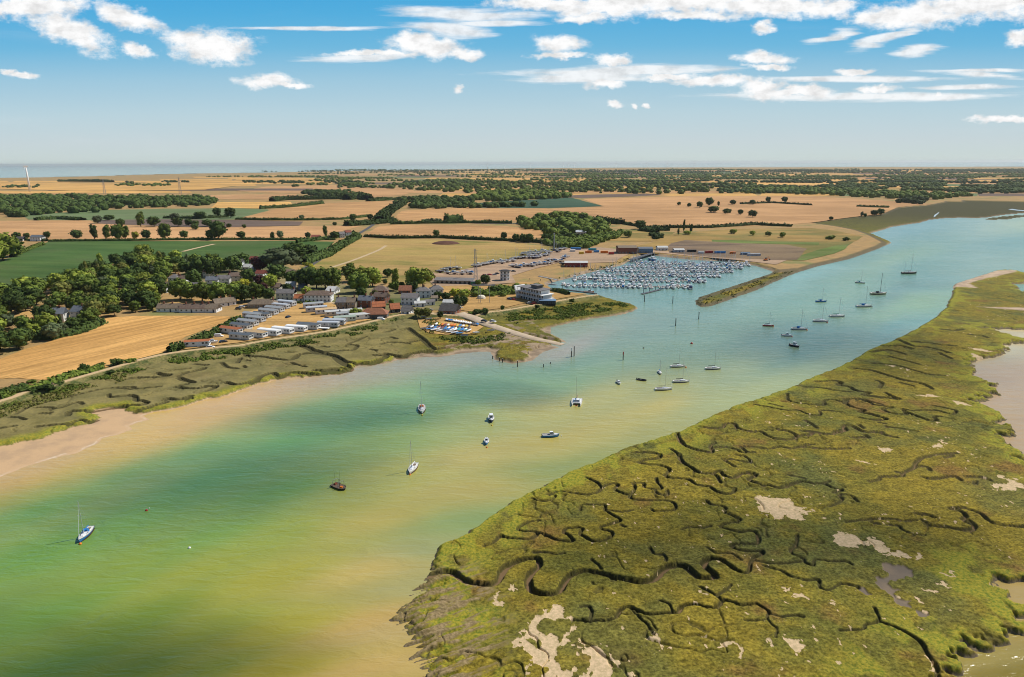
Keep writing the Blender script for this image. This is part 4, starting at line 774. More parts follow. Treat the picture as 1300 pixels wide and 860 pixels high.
def rel(px, py, lms=LM):
    best = min(lms, key=lambda q: math.hypot(px - q[1], (py - q[2]) * 1.8))
    dx, dy = px - best[1], (py - best[2]) * 1.8
    if abs(dx) > abs(dy): r = 'right of' if dx > 0 else 'left of'
    else: r = 'in front of' if dy > 0 else 'behind'
    return r, best[0], math.hypot(dx, dy)
def autolabel(things, lms=LM):
    """things: (object, description, px, py) ; names every one by its nearest landmark, side and rank"""
    b = {}
    for o, d, px, py in things:
        r, l, q = rel(px, py, lms); b.setdefault((d, r, l), []).append((q, o))
    for (d, r, l), v in b.items():
        v.sort(key=lambda x: x[0])
        for i, (q, o) in enumerate(v):
            o['label'] = f"{d} {r} the {l}" if len(v) == 1 else (f"{d}, {ordn(i)} {r} {l}")

# ------------------------------------------------------------------ foliage
def unit(n, rs):
    v = rs.normal(size=(n, 3)); return v / np.linalg.norm(v, axis=1)[:, None]
def cards(C, N, S, rs):
    """small leaf clusters: folded quads at C facing N with size S"""
    n = len(C); a = np.cross(N, rs.normal(size=(n, 3))); a /= np.linalg.norm(a, axis=1)[:, None] + 1e-9
    b = np.cross(N, a); a = a * S[:, None]; b = b * S[:, None] * rs.uniform(.55, 1, (n, 1))
    V = np.stack([C - a, C - b * .9 + N * S[:, None] * .2, C + a, C + b], 1).reshape(-1, 3)
    return V, np.arange(4 * n).reshape(n, 4)
def crown(rs, w=1., h=1., n=520, leaf=.11, lobes=9, shape='round'):
    """unit crown: radius w/2, height h, base at 0"""
    cs = []; rr = []
    for i in range(lobes):
        t = (i + .5) / lobes; a = i * 2.4 + rs.uniform(0, 1)
        if shape == 'round': z = .18 + .66 * t; R = .28 * math.sin(math.pi * (.12 + .8 * t)) ** .6; q = rs.uniform(.2, .28)
        elif shape == 'tall': z = .1 + .8 * t; R = .16; q = .22 * (1 - .35 * abs(t - .5))
        elif shape == 'cone': z = .06 + .84 * t; R = .26 * (1 - t); q = .06 + .2 * (1 - t)
        elif shape == 'spread': z = .3 + .42 * t; R = .36 * math.sqrt(max(.05, 1 - t * .8)); q = rs.uniform(.17, .26)
        else: z = .2 + .45 * t; R = .3; q = rs.uniform(.2, .3)
        cs.append((R * math.cos(a) * w, R * math.sin(a) * w, z * h)); rr.append(q)
    cs.append((0, 0, .52 * h)); rr.append(.3)
    cs = np.array(cs); rr = np.array(rr); k = rs.choice(len(cs), n, p=rr ** 2 / (rr ** 2).sum())
    N = unit(n, rs); N[:, 2] = np.where(rs.rand(n) < .3, np.abs(N[:, 2]), N[:, 2])
    rad_ = rr[k] * rs.uniform(.72, 1.16, n)
    C = cs[k] + N * rad_[:, None] * np.array([w, w, h * .95]); N = N + rs.normal(size=(n, 3)) * .45; N /= np.linalg.norm(N, axis=1)[:, None]
    C[:, 2] = np.maximum(C[:, 2], .02)
    V, Fq = cards(C, N, leaf * rs.uniform(.6, 1.3, n), rs)
    # dense inner boughs
    Vs = [V]; Fs = [Fq]; b = len(V)
    for c, r in zip(cs, rr):
        th = np.linspace(0, 2 * np.pi, 8, endpoint=False); ring = []
        for ph in (-1.1, -.4, .4, 1.1):
            q = r * .78 * (1 + rs.uniform(-.15, .15, 8)); ring.append(np.stack([c[0] + np.cos(th) * math.cos(ph) * q * w, c[1] + np.sin(th) * math.cos(ph) * q * w, c[2] + math.sin(ph) * q * h], 1))
        vv = np.concatenate(ring); f = []
        for j in range(3):
            for i in range(8): f.append((j * 8 + i, j * 8 + (i + 1) % 8, (j + 1) * 8 + (i + 1) % 8, (j + 1) * 8 + i))
        f += [(24, 25, 26, 27), (24, 27, 28, 31), (28, 29, 30, 31)]
        Vs.append(vv); Fs.append(np.array(f) + b); b += 32
    return np.concatenate(Vs), np.concatenate(Fs)
LF = {'dark': leafmat('foliage_dark', (.033, .057, .013), (.07, .1, .02)), 'mid': leafmat('foliage_mid', (.07, .108, .017), (.135, .17, .026)), 'light': leafmat('foliage_light', (.16, .21, .025), (.24, .26, .04)),
      'yellow': leafmat('foliage_yellow', (.25, .26, .02), (.33, .3, .03)), 'copper': leafmat('foliage_copper', (.05, .02, .022), (.08, .03, .03)), 'grey': leafmat('foliage_grey', (.075, .1, .045), (.12, .145, .065)), 'olive': leafmat('foliage_olive', (.095, .11, .022), (.16, .15, .035))}
BARK = mat('bark', (.09, .065, .045), .9)
rsT = np.random.RandomState(3)
CROWN = {}
for sh in ('round', 'tall', 'cone', 'spread', 'bush'):
    for v in range(3):
        CROWN[sh, v] = crown(rsT, 1, 1, 620 if sh in ('round', 'spread') else 420, .062 if sh != 'bush' else .085, {'round': 12, 'tall': 10, 'cone': 10, 'spread': 12, 'bush': 6}[sh], sh)
CM = {}
def crown_mesh(sh, v, col, ratio):
    k = (sh, v, col, round(ratio, 1))
    if k not in CM:
        V, Fq = CROWN[sh, v]; V = V.copy(); V[:, :2] *= k[3]
        CM[k] = mesh_np('crown', V, Fq, [LF[col]])
    return CM[k]
def trunk_mesh():
    b = MB(); b.cyl((0, 0, -.05), (0.01, 0, .34), .035, .024, 7); b.cyl((0, 0, .25), (.14, .06, .55), .018, .008, 5); b.cyl((0, 0, .28), (-.12, .09, .56), .018, .008, 5); b.cyl((0.01, 0, .33), (0, -.05, .7), .02, .008, 5)
    return b.mesh('trunk', BARK)
TRUNK = trunk_mesh()
KW = {'round': 'broad-crowned tree', 'tall': 'narrow upright tree', 'cone': 'pointed conifer', 'spread': 'flat-topped spreading tree', 'bush': 'rounded bush'}
CWD = {'dark': 'dark green', 'mid': 'mid-green', 'light': 'light green', 'yellow': 'yellow-green', 'copper': 'purple-leaved', 'grey': 'grey-green', 'olive': 'olive-green'}
TREES = []
def tree(px, py, h, sh='round', col='mid', ratio=.95, group='trees', z=ZL):
    """h in metres"""
    p = P(px, py, z); rt = empty('tree' if sh != 'bush' else 'bush', (p.x, p.y, z - .1), random.uniform(0, 6.28)); rt.scale = (h, h, h)
    v = random.randrange(3); lift = 0 if sh == 'bush' else .12
    c = partm(rt, 'crown', crown_mesh(sh, v, col, ratio)); c.location = (0, 0, lift); c.scale = (1, 1, 1 - lift)
    if sh != 'bush': partm(rt, 'trunk', TRUNK)
    else:
        c.location = (0, 0, -.04); partm(rt, 'stem', TRUNK).scale = (.7, .7, .6)
    rt['category'] = 'tree' if sh != 'bush' else 'bush'; rt['group'] = group
    size = 'small ' if h < 6 else ('large ' if h > 12.5 else '')
    TREES.append((rt, f"{size}{CWD[col]} {KW[sh]}", px, py)); return rt
def ht(px, py, hp, z=ZL): return hp * mpp(P(px, py, z)) * 1.02
# woodland behind the stubble field, each tree its own
W1 = [(-40,452),(-40,398),(0,378),(40,374),(80,366),(95,357),(122,344),(150,334),(175,328),(200,331),(232,335),(262,339),(288,342),(262,349),(240,350),(212,354),(206,362),(203,380),(196,394),(176,399),(150,402),(132,404),(110,416),(80,428),(40,440),(0,452)]
w1 = wpts(W1, ZL); HOLES = [wpts(h, ZL) for h in ([(8,404),(30,396),(62,388),(70,384),(60,398),(58,414),(62,418),(104,412),(106,400),(72,396),(60,406),(28,418),(10,412)], [(208,352),(240,352),(240,366),(208,366)], [(130,340),(148,340),(148,352),(130,352)], [(60,398),(106,398),(104,414),(58,414)], [(0,425),(22,418),(30,428),(0,440)], [(166,340),(182,340),(182,349),(166,349)])]
pts = []; rs = np.random.RandomState(8); tries = 0
x0, y0 = w1.min(0); x1, y1 = w1.max(0)
while tries < 9000 and len(pts) < 158:
    tries += 1; x, y = rs.uniform(x0, x1), rs.uniform(y0, y1)
    X = np.array([x]); Y = np.array([y])
    if not inside(w1, X, Y)[0] or any(inside(h, X, Y)[0] for h in HOLES): continue
    q = PX((x, y, ZL))
    if not -28 < q[0] < 330: continue
    sp = 8.9 + max(0, (y - 420)) * .016
    if any((x - a) ** 2 + (y - b) ** 2 < sp * sp for a, b in pts): continue
    pts.append((x, y))
for x, y in pts:
    q = PX((x, y, ZL)); h = rs.uniform(8, 14.5) * (1.1 if y > 500 else .92)
    col = rs.choice(['dark', 'mid', 'light', 'olive', 'grey', 'yellow'], p=[.33, .33, .18, .1, .04, .02]); sh = rs.choice(['round', 'spread', 'tall', 'cone'], p=[.72, .14, .09, .05])
    tree(q[0], q[1], h, str(sh), str(col), 1.05 if sh == 'round' else (.45 if sh == 'tall' else .7 if sh == 'cone' else 1.2), 'trees of the village wood')
T = lambda l, g: [tree(x, y, ht(x, y, hp), sh, col, ra, g) for x, y, hp, sh, col, ra in l]
T([(4,331,34,'round','light',1.2),(-14,335,36,'round','light',1.1),(17,326,24,'round','mid',1.2)], 'light trees left of the green crop')
T([(357,346,33,'spread','grey',1.5),(375,330,22,'round','dark',1.5),(392,329,18,'round','dark',1.3)], 'trees behind the village')
T([(229,381,27,'round','mid',1.1),(243,381,20,'round','mid',1.1),(257,383,25,'round','mid',.95),(277,384,26,'round','mid',1.05),(300,384,24,'round','mid',1.0),(311,384,23,'round','dark',1.0),(326,382,23,'round','mid',1.0),(341,382,17,'round','dark',1.0),(246,364,22,'round','dark',1.),(316,360,19,'round','dark',1.1),(330,364,15,'round','copper',1.1),(335,372,13,'round','copper',1.),(331,345,20,'round','copper',1.1),(344,368,20,'round','light',1.),(352,358,22,'round','dark',1.1),(296,345,20,'round','dark',1.3),(308,337,15,'round','dark',1.2),(258,350,24,'round','dark',1.1),(270,352,22,'round','dark',1.),(280,346,18,'round','mid',1.1),(300,368,11,'round','light',1.4),(285,370,10,'round','mid',1.3),(310,366,12,'round','yellow',1.3),(370,362,18,'round','dark',1.1),(380,363,20,'tall','mid',.8),(390,366,26,'round','dark',1.1),(402,367,27,'round','dark',1.1),(413,367,27,'round','mid',1.),(424,366,26,'round','mid',.9),(365,372,12,'round','dark',1.),(389,376,12,'round','light',1.2),(400,374,8,'bush','mid',1.4)], 'trees among the village houses')
T([(449,358,18,'round','mid',1.3),(456,372,26,'round','mid',1.15),(459,379,14,'round','dark',1.),(463,364,25,'round','light',1.2),(473,364,24,'round','light',1.),(439,349,11,'round','dark',1.2),(445,347,13,'round','mid',1.),(492,352,11,'round','dark',1.2),(502,364,23,'tall','light',.62),(499,369,11,'round','mid',1.),(504,370,13,'tall','mid',.7),(510,367,9,'round','mid',1.),(489,361,7,'round','dark',1.),(526,366,26,'round','light',.95),(537,367,28,'spread','light',1.05),(528,371,13,'tall','dark',.7),(521,370,12,'round','dark',1.),(420,396,8,'bush','mid',1.6),(452,403,12,'round','light',1.4),(531,402,11,'round','olive',1.2),(541,403,12,'round','olive',1.3),(559,404,9,'round','dark',.9),(497,387,7,'round','mid',1.),(476,376,8,'round','olive',1.),(436,385,9,'bush','mid',2.2),(578,379,13,'round','yellow',1.1),(590,380,13,'round','light',1.3),(556,379,9,'round','dark',1.4),(566,381,10,'round','dark',1.3),(581,391,19,'cone','dark',.8),(588,388,12,'round','dark',1.1),(616,361,12,'round','dark',1.1),(607,363,8,'round','mid',1.1),(598,399,5,'bush','mid',1.6),(607,399,8,'bush','dark',1.4),(616,400,9,'round','dark',1.),(638,394,6.5,'round','dark',.9),(682,391,5.5,'bush','dark',1.2),(726,384,6,'bush','dark',1.1),(604,372,9,'round','mid',1.3),(628,372,9,'round','dark',1.4),(640,373,9,'round','mid',1.5),(652,371,8,'round','dark',1.4)], 'trees among the quayside houses')
T([(60,495.5,10,'bush','dark',1.8),(76,489,6,'bush','dark',1.8) ,(90,478,9,'bush','dark',1.),(107,473,13,'bush','dark',1.15),(127,468,9,'bush','dark',1.4),(149,463.5,11,'bush','dark',1.4),(166,461,8,'bush','mid',1.7),(141,474,5,'bush','dark',2.),(40,486,5,'bush','mid',2.2),(22,499,13,'bush','dark',2.0),(5,501,11,'bush','dark',2.2),(45,497,8,'bush','dark',2.)], 'bushes along the landward side of the sea wall')
T([(218,446,9,'bush','dark',1.3),(228,444,9,'bush','dark',1.4),(237,440,10,'bush','dark',1.3),(247,436,10,'bush','dark',1.3),(255,433,10,'bush','dark',1.3),(264,429,11,'bush','dark',1.3),(273,425,11,'bush','dark',1.2),(281,420,11,'bush','dark',1.2),(289,416,11,'bush','dark',1.2),(297,411,11,'bush','dark',1.2),(304,408,8,'bush','mid',1.3)], 'bushes of the hedge by the caravans')
T([(98,304,12,'round','dark',1.25),(120,304,18,'tall','dark',.7),(136,304,18,'tall','mid',.7),(150,305,20,'round','mid',.9),(160,304,17,'tall','mid',.8),(172,304,10,'round','yellow',.9),(186,304,12,'round','dark',1.),(210,304,20,'round','mid',.85),(234,303,10,'round','dark',1.1),(267,304,12,'round','mid',1.),(278,304,23,'round','dark',.95),(248,292,8,'round','dark',1.3),(306,303,9,'round','dark',1.3),(22,303,8,'round','dark',1.3),(34,303,7,'round','dark',1.2),(60,303,9,'round','dark',1.),(124,284,10,'round','grey',1.2),(139,280,7,'round','dark',1.9),(153,287,9,'round','dark',1.3),(179,288,18,'tall','mid',.8),(196,288,13,'round','dark',1.3),(222,281,10,'round','grey',1.2),(226,288,12,'round','dark',1.1),(240,287,9,'round','dark',1.2),(249,288,8,'round','dark',1.1),(254,278,9,'round','dark',1.8),(263,288,9,'round','dark',1.4),(276,275,11,'round','dark',1.),(293,277,13,'round','dark',1.1),(291,289,5,'round','dark',1.4),(310,290,5,'round','dark',1.2)], 'field trees beyond the green crop')
T([(346,304,9,'tall','dark',.9),(356,303,10,'round','grey',.9),(391,303,8,'round','dark',1.),(413,301,14,'tall','dark',.6),(425,304,10,'round','dark',1.2),(448,281,9,'round','dark',1.1),(470,279,7,'round','dark',1.2),(554,301,9,'round','dark',1.),(425,287,5,'round','dark',1.2),(383,279,6,'round','grey',1.2),(640,304,9,'round','dark',1.),(655,307,10,'round','dark',1.),(664,308,11,'round','dark',1.),(672,308,11,'round','dark',1.),(722,289,9,'round','dark',1.2)], 'trees in the middle hedges')
T([(868,294,15,'tall','dark',.35),(861,299,9,'tall','dark',.5),(877,296,11,'tall','dark',.45),(797,302,9,'round','mid',1.3),(812,291,11,'round','dark',1.4),(872,298,5,'round','light',2.),(931,297,6,'round','light',1.8),(955,299,6,'round','light',1.3),(975,300,6,'round','mid',1.5),(993,302,7,'round','mid',1.2),(1054,304,6,'bush','mid',1.8),(1074,306,6,'bush','mid',1.4),(1110,274,7,'round','dark',1.5),(1118,273,8,'round','dark',1.2),(1094,275,6,'tall','grey',.9),(1098,276,5,'round','dark',1.),(862,261,4.5,'round','dark',1.2),(875,263,5,'round','dark',1.2),(888,264,8,'round','dark',1.1),(900,262,11,'round','dark',1.),(906,270,8,'round','dark',2.),(923,272,7,'round','dark',1.7),(940,273,7,'round','dark',1.1),(955,276,9,'round','dark',1.4),(930,260,6,'round','dark',1.5),(955,260,6,'round','dark',1.3),(912,262,6,'tall','dark',.8),(1055,280,5,'round','dark',1.2),(975,257,7,'round','dark',1.),(996,257,7,'round','dark',1.2)], 'lone trees in the far tan fields')
# ------------------------------------------------------------------ hedges
def hedge_mesh(pts, wdt, hgt, dens, leaf, col, seed, z=ZL, clump=.6):
    rs = np.random.RandomState(seed); w = wpts(pts, z); w = np.array(w); d = np.hypot(*(w[1:] - w[:-1]).T); cum = np.concatenate([[0], np.cumsum(d)])
    n = int(min(6000, cum[-1] * dens)); s = rs.uniform(0, cum[-1], n)
    x = np.interp(s, cum, w[:, 0]); y = np.interp(s, cum, w[:, 1])
    hh = hgt * (1 - clump / 2 + clump * fbm(s / (hgt * 3), s * 0 + seed, 3, seed) * 1.1)
    a = rs.uniform(0, np.pi, n); r = rs.uniform(.75, 1.05, n); i = np.clip(np.searchsorted(cum, s) - 1, 0, len(d) - 1); t = (w[i + 1] - w[i]) / d[i][:, None]; nn = np.stack([-t[:, 1], t[:, 0]], 1)
    off = np.cos(a) * wdt / 2 * r; zz = np.sin(a) * hh * r
    C = np.stack([x + nn[:, 0] * off, y + nn[:, 1] * off, z + zz], 1); N = np.stack([nn[:, 0] * np.cos(a), nn[:, 1] * np.cos(a), np.sin(a)], 1) + rs.normal(size=(n, 3)) * .4; N /= np.linalg.norm(N, axis=1)[:, None]
    V, Fq = cards(C, N, leaf * rs.uniform(.7, 1.4, n), rs)
    # core
    m = max(2, int(cum[-1] / (hgt * 1.2))); ss_ = np.linspace(0, cum[-1], m); cx = np.interp(ss_, cum, w[:, 0]); cy = np.interp(ss_, cum, w[:, 1]); i = np.clip(np.searchsorted(cum, ss_) - 1, 0, len(d) - 1); t = (w[i + 1] - w[i]) / d[i][:, None]
    h2 = hgt * (1 - clump / 2 + clump * fbm(ss_ / (hgt * 3), ss_ * 0 + seed, 3, seed) * 1.1) * .8; K = []
    for o, k in ((-.4, 0), (-.34, .75), (0, 1.), (.34, .75), (.4, 0)): K.append(np.stack([cx - t[:, 1] * wdt * o, cy + t[:, 0] * wdt * o, z - .1 + h2 * k], 1))
    K = np.concatenate(K); f = [(j * m + i_, j * m + i_ + 1, (j + 1) * m + i_ + 1, (j + 1) * m + i_) for j in range(4) for i_ in range(m - 1)]
    return mesh_np('hedge', np.concatenate([V, K]), np.concatenate([Fq, np.array(f) + len(V)]), [LF[col]])
HEDGES = [
 ([(62,307),(120,306.5),(230,305),(300,304.5),(360,305),(425,305)], 5, 3.2, 3, 1.1, 'dark', 'long dark hedge along the far edge of the green crop'),
 ([(463,301),(500,303),(560,302.5),(600,304.5),(655,306.5),(692,309)], 6, 4.5, 3, 1.3, 'dark', 'tall dark hedge between pale stubble and the meadow'),
 ([(455,302),(430,316),(415,326),(385,336)], 11, 7.5, 6, 1.4, 'dark', 'thick overgrown hedge beside the road into the village'),
 ([(377,308),(420,304),(450,297)], 7, 5, 3, 1.4, 'dark', 'dark hedge left of the road junction'),
 ([(300,279),(340,280),(385,280),(435,279),(470,275)], 6, 4.5, 2.2, 1.6, 'dark', 'thin dark hedge below the wide tan field'),
 ([(440,287),(455,286),(480,284),(500,282)], 26, 9, 7, 2., 'dark', 'bushy dark hedgerow clump at the road bend'),
 ([(482,280),(495,268),(510,260)], 26, 10, 6, 2.2, 'dark', 'wide dark tree-lined hedge running away beside the road'),
 ([(495,285),(540,284),(600,283.5),(650,284)], 6, 5, 2.5, 1.7, 'dark', 'low roadside hedge above the pale field'),
 ([(565,282.5),(575,282),(588,282)], 16, 13, 6, 2., 'dark', 'tall clump of hedge trees on the road above the pale field'),
 ([(535,283),(560,283)], 12, 7, 5, 2., 'grey', 'short grey-green hedge clump left of the tall roadside trees'),
 ([(215,447),(240,439),(262,430),(283,420),(304,408)], 5, 4, 9, .8, 'dark', 'clipped dark hedge between stubble field and caravans'),
 ([(658,283),(680,288),(700,293),(724,301)], 7, 6, 6, 1.3, 'dark', 'long clipped conifer hedge by the grey farm shed'),
 ([(688,303),(720,302),(750,303)], 7, 6, 6, 1.3, 'dark', 'dark straight hedge in front of the grey farm shed'),
 ([(610,376),(640,375),(665,372)], 5, 3.2, 10, .7, 'mid', 'clipped green hedge behind the waterside lawn'),
 ([(700,370),(712,372),(722,375)], 4, 3., 10, .7, 'dark', 'short clipped hedge right of the three-deck building'),
 ([(388,385),(397,386),(405,386.5)], 2.5, 1.8, 14, .5, 'mid', 'small garden hedge in front of the white villa'),
 ([(351,384.5),(362,385),(384,386)], 2.5, 1.8, 14, .5, 'mid', 'low garden hedge beside the caravan field entrance'),
 ([(386,336),(394,338),(398,344)], 5, 3, 9, .8, 'yellow', 'curved bright green hedge behind the village trees'),
 ([(783,283.5),(821,289.5),(900,289.5),(960,286),(1005,288)], 6, 4.5, 2, 1.8, 'dark', 'dark hedge line below the widest tan field'),
 ([(735,279),(745,282),(770,283),(790,285)], 14, 9, 4, 2., 'dark', 'dark bushy hedge right of the grey farm shed'),
 ([(940,259.5),(980,258),(1030,261)], 7, 4, 2, 2., 'dark', 'thin far hedge across the tan fields'),
 ([(1088,262.5),(1110,263.5),(1128,264)], 8, 4, 2, 2., 'dark', 'short dark hedge above the saltmarsh'),
 ([(835,296),(812,293),(850,293)], 9, 5, 3, 1.8, 'dark', 'dark hedge at the corner of the rough ground'),
 ([(0,433),(30,427),(60,431),(100,423),(128,411)], 9, 5, 9, 1., 'dark', 'scrubby dark hedge between the wood and stubble field'),
 ([(0,506),(25,499),(50,491),(85,480),(108,474),(130,468)], 4, 2.6, 9, .8, 'mid', 'green scrub line between stubble field and sea wall'),
 ([(15,327),(40,316),(55,311)], 6, 4, 5, 1.1, 'mid', 'short hedge beside the lane left of the green crop'),
 ([(330,265.5),(369,263.5),(410,259)], 10, 8, 3, 2., 'dark', 'dark hedge with trees between the gold and tan fields'),
 ([(345,256),(365,254),(435,253),(470,252)], 20, 11, 5, 2.4, 'dark', 'long dark treeline above the wide tan field'),
 ([(440,254),(455,252),(468,254)], 34, 17, 9, 2.6, 'dark', 'tall dark clump at the middle of the treeline'),
 ([(468,256),(500,254),(540,253)], 24, 8, 4, 2.6, 'dark', 'lower dark treeline right of the tall clump'),
 ([(75,231),(100,231),(143,231.5)], 30, 14, 3, 3.5, 'dark', 'isolated dark shelter belt on the far gold plain'),
 ([(208,277.5),(250,278),(290,276)], 8, 5, 2, 1.8, 'dark', 'thin dark hedge above the ploughed strip'),
 ([(45,280),(75,278),(105,280)], 16, 5, 4, 1.8, 'dark', 'pair of dark scrub rows left of the ploughed strip'),
 ([(0,304.5),(20,305),(60,306.5)], 5, 3.5, 3, 1.2, 'dark', 'hedge in front of the white roadside cottage')]
for i, (pp, wd_, hg, de, lf, col, lab) in enumerate(HEDGES):
    o = link('hedge', hedge_mesh(pp, wd_, hg, de, lf, col, 100 + i)); tag(o, lab, 'hedge')
# ------------------------------------------------------------------ far woods (masses)
def wood(poly_px, sp, h, col, seed, name='far_wood', n_max=700, leafn=34, lm=None):
    rs = np.random.RandomState(seed); w = wpts(poly_px, ZL); x0, y0 = w.min(0); x1, y1 = w.max(0); k = int(min(n_max, (x1 - x0) * (y1 - y0) / sp ** 2))
    X = rs.uniform(x0, x1, k * 2); Y = rs.uniform(y0, y1, k * 2); I = inside(w, X, Y); X = X[I][:n_max]; Y = Y[I][:n_max]
    return mass(X, Y, h, col, rs, name, leafn)
def mass(X, Y, h, col, rs, name, leafn=38, wr=1.55):
    n = len(X)
    if not n: return None
    H_ = h * rs.uniform(.5, 1.25, n) if np.isscalar(h) else h; Vs = []; Fs = []
    # leafy shell
    k = np.repeat(np.arange(n), leafn); N = unit(len(k), rs); N[:, 2] = np.abs(N[:, 2]) * .9 + .05
    C = np.stack([X[k] + N[:, 0] * H_[k] * wr / 2, Y[k] + N[:, 1] * H_[k] * wr / 2, ZL + H_[k] * (.35 + .6 * N[:, 2]) * rs.uniform(.8, 1.05, len(k))], 1)
    V, Fq = cards(C, N + rs.normal(size=N.shape) * .3, H_[k] * .2 * rs.uniform(.6, 1.2, len(k)), rs); Vs.append(V); Fs.append(Fq); b = len(V)
    th = np.linspace(0, 2 * np.pi, 6, endpoint=False)
    rings = []
    for zf, rf in ((0., .7), (.35, .95), (.7, .75), (.92, .25)):
        rings.append(np.stack([X[:, None] + np.cos(th) * (H_ * wr / 2 * rf * .9)[:, None], Y[:, None] + np.sin(th) * (H_ * wr / 2 * rf * .9)[:, None], np.repeat((ZL + H_ * zf)[:, None], 6, 1)], -1))
    K = np.stack(rings, 1).reshape(-1, 3); base = (np.arange(n) * 24)[:, None, None]
    f = np.array([(j * 6 + i, j * 6 + (i + 1) % 6, (j + 1) * 6 + (i + 1) % 6, (j + 1) * 6 + i) for j in range(3) for i in range(6)] + [(18, 19, 20, 21), (18, 21, 22, 23)])
    Vs.append(K); Fs.append((f[None] + base).reshape(-1, 4) + b)
    o = link(name, mesh_np(name, np.concatenate(Vs), np.concatenate(Fs), [LF[col]])); tag(o, kind='stuff'); return o
LFX = {}
WOODS = [([(-60,277),(-60,252),(0,252),(70,250),(150,252),(268,253),(277,258),(262,262),(240,263),(140,265.5),(128,270),(60,272),(25,277)], 11, 13, 'dark', 900),
 ([(380,246),(395,244),(440,246),(442,248),(410,250)], 16, 12, 'dark', 120), ([(480,238),(540,233),(630,231),(700,232),(960,235),(960,240),(860,247),(820,247.5),(740,245),(700,247),(640,249),(600,246),(540,243),(500,241)], 34, 14, 'mid', 700),
 ([(600,255),(612,247),(640,246),(700,246),(730,251),(690,254),(640,256)], 20, 15, 'mid', 260), ([(940,243),(1000,240),(1060,243),(1120,245),(1184,248),(1240,249),(1184,254),(1120,252),(1060,249),(1000,246),(940,246)], 30, 13, 'mid', 420),
 ([(520,262),(560,260),(603,262),(640,262),(690,262),(640,264),(560,265.5),(520,265)], 24, 11, 'dark', 120), ([(660,284),(690,276),(710,272),(735,276),(760,284),(775,288),(780,295),(750,302),(700,302),(690,296),(660,290)], 12, 12, 'mid', 110),
 ([(690,311),(700,305),(750,303),(790,296),(783,303),(760,309),(745,316),(715,316)], 7, 6, 'mid', 600), ([(1240,240),(1300,236),(1400,234),(1400,240),(1300,243)], 26, 12, 'dark', 200), ([(1140,258),(1160,253),(1178,255),(1170,260)], 22, 11, 'dark', 30),
 ([(500,260),(530,254),(560,253),(600,254),(600,258),(540,262)], 24, 12, 'dark', 150), ([(825,299),(850,300),(850,303),(830,304)], 10, 5, 'dark', 60), ([(600,372),(650,366),(690,366),(665,372),(640,377),(602,377)], 6, 4.5, 'mid', 200)]
for i, (pl, sp, h, col, nm) in enumerate(WOODS): wood(pl, sp, h, col, 300 + i, 'woodland', nm)
# belts, copses and hedge lines over the plain towards the horizon
rs = np.random.RandomState(77)
for y, dens in ((247,2),(244,4),(241,5),(238,7),(235,8),(232,10),(229.5,10),(227,12),(225,14),(223,16),(221,18),(219.5,18),(218,18),(216.8,18),(215.8,16)):
    Xs = []; Ys = []; Hs = []
    for k in range(int(dens * 2.6)):
        x = rs.uniform(-150, 1450)
        if x < 330 and (y < np.interp(x, [-200, 0, 330], [231, 229, 222]) or rs.rand() < .55): continue
        L = rs.uniform(10, 120) * (1.2 if x > 600 else .7); th = rs.uniform(0, .9); n = int(L / 2.6 * (1 + th * (y - 207) / 18))
        px_ = x + rs.uniform(0, L, n); py_ = y + rs.normal(size=n) * th * (y - 207) * .03 + rs.uniform(-1, 1) * (y - 207) * .02 + (px_ - x) * rs.uniform(-.01, .01)
        w_ = wpts(list(zip(px_, py_)), ZL); Xs += list(w_[:, 0]); Ys += list(w_[:, 1]); Hs += list(rs.uniform(6, 13, n) * (1 + max(0, 230 - y) * .02))
    mass(np.array(Xs), np.array(Ys), np.array(Hs), ['dark', 'mid'][int(y) % 2], rs, 'far_wood', 24 if y > 225 else 12, 1.9)
# scrub on the seaward face of the wall, reeds and sea-purslane
def scrub(poly_px, n, h, col, seed, z=1.6, name='scrub'):
    rs = np.random.RandomState(seed); w = wpts(poly_px, z); x0, y0 = w.min(0); x1, y1 = w.max(0); X = rs.uniform(x0, x1, n * 5); Y = rs.uniform(y0, y1, n * 5); I = inside(w, X, Y) & (fbm(X / 9, Y / 9, 3, seed) > .47); X = X[I][:n]; Y = Y[I][:n]; n = len(X)
    H_ = h * rs.uniform(.5, 1.2, n); k = np.repeat(np.arange(n), 10); N = unit(len(k), rs); N[:, 2] = np.abs(N[:, 2])
    zz = z + .0 * X
    C = np.stack([X[k] + N[:, 0] * H_[k] * .8, Y[k] + N[:, 1] * H_[k] * .8, zz[k] + H_[k] * N[:, 2] * .9], 1); V, Fq = cards(C, N + rs.normal(size=N.shape) * .3, H_[k] * .45, rs)
    return tag(link(name, mesh_np(name, V, Fq, [LF[col]])), kind='stuff')
def band(pts, d0, d1):
    return [(x, y + d0) for x, y in pts] + [(x, y + d1) for x, y in reversed(pts)]
WSEA = [p for p in WALL if 0 <= p[0] <= 580]
scrub(band(WSEA[:11], 6, 15), 1500, .9, 'mid', 5, 1.5); scrub(band(WSEA[8:16], 5, 13), 1300, .9, 'mid', 6, 1.5); scrub(band(WSEA[:6], 9, 22), 500, .7, 'olive', 7, 1.5)
scrub([(548,404),(560,412),(590,428),(625,428),(650,422),(640,430),(600,436),(560,432),(545,424),(530,412)], 500, .9, 'mid', 8, 1.5); scrub([(622,402),(660,396),(720,388),(780,382),(800,388),(760,398),(700,408),(660,412),(640,408)], 1500, .9, 'mid', 9, 1.6)
scrub([(590,428),(640,424),(646,431),(600,438)], 200, .8, 'mid', 10, 1.5)
scrub([(940,361),(912,371),(892,379),(886,385),(902,386),(925,379),(940,373),(981,357),(1010,344),(985,347)], 700, .7, 'olive', 12, 2.1); scrub([(740,348),(700,357),(690,359),(720,350),(780,334),(800,326),(800,330),(770,341)], 400, 1., 'mid', 13, 1.8)
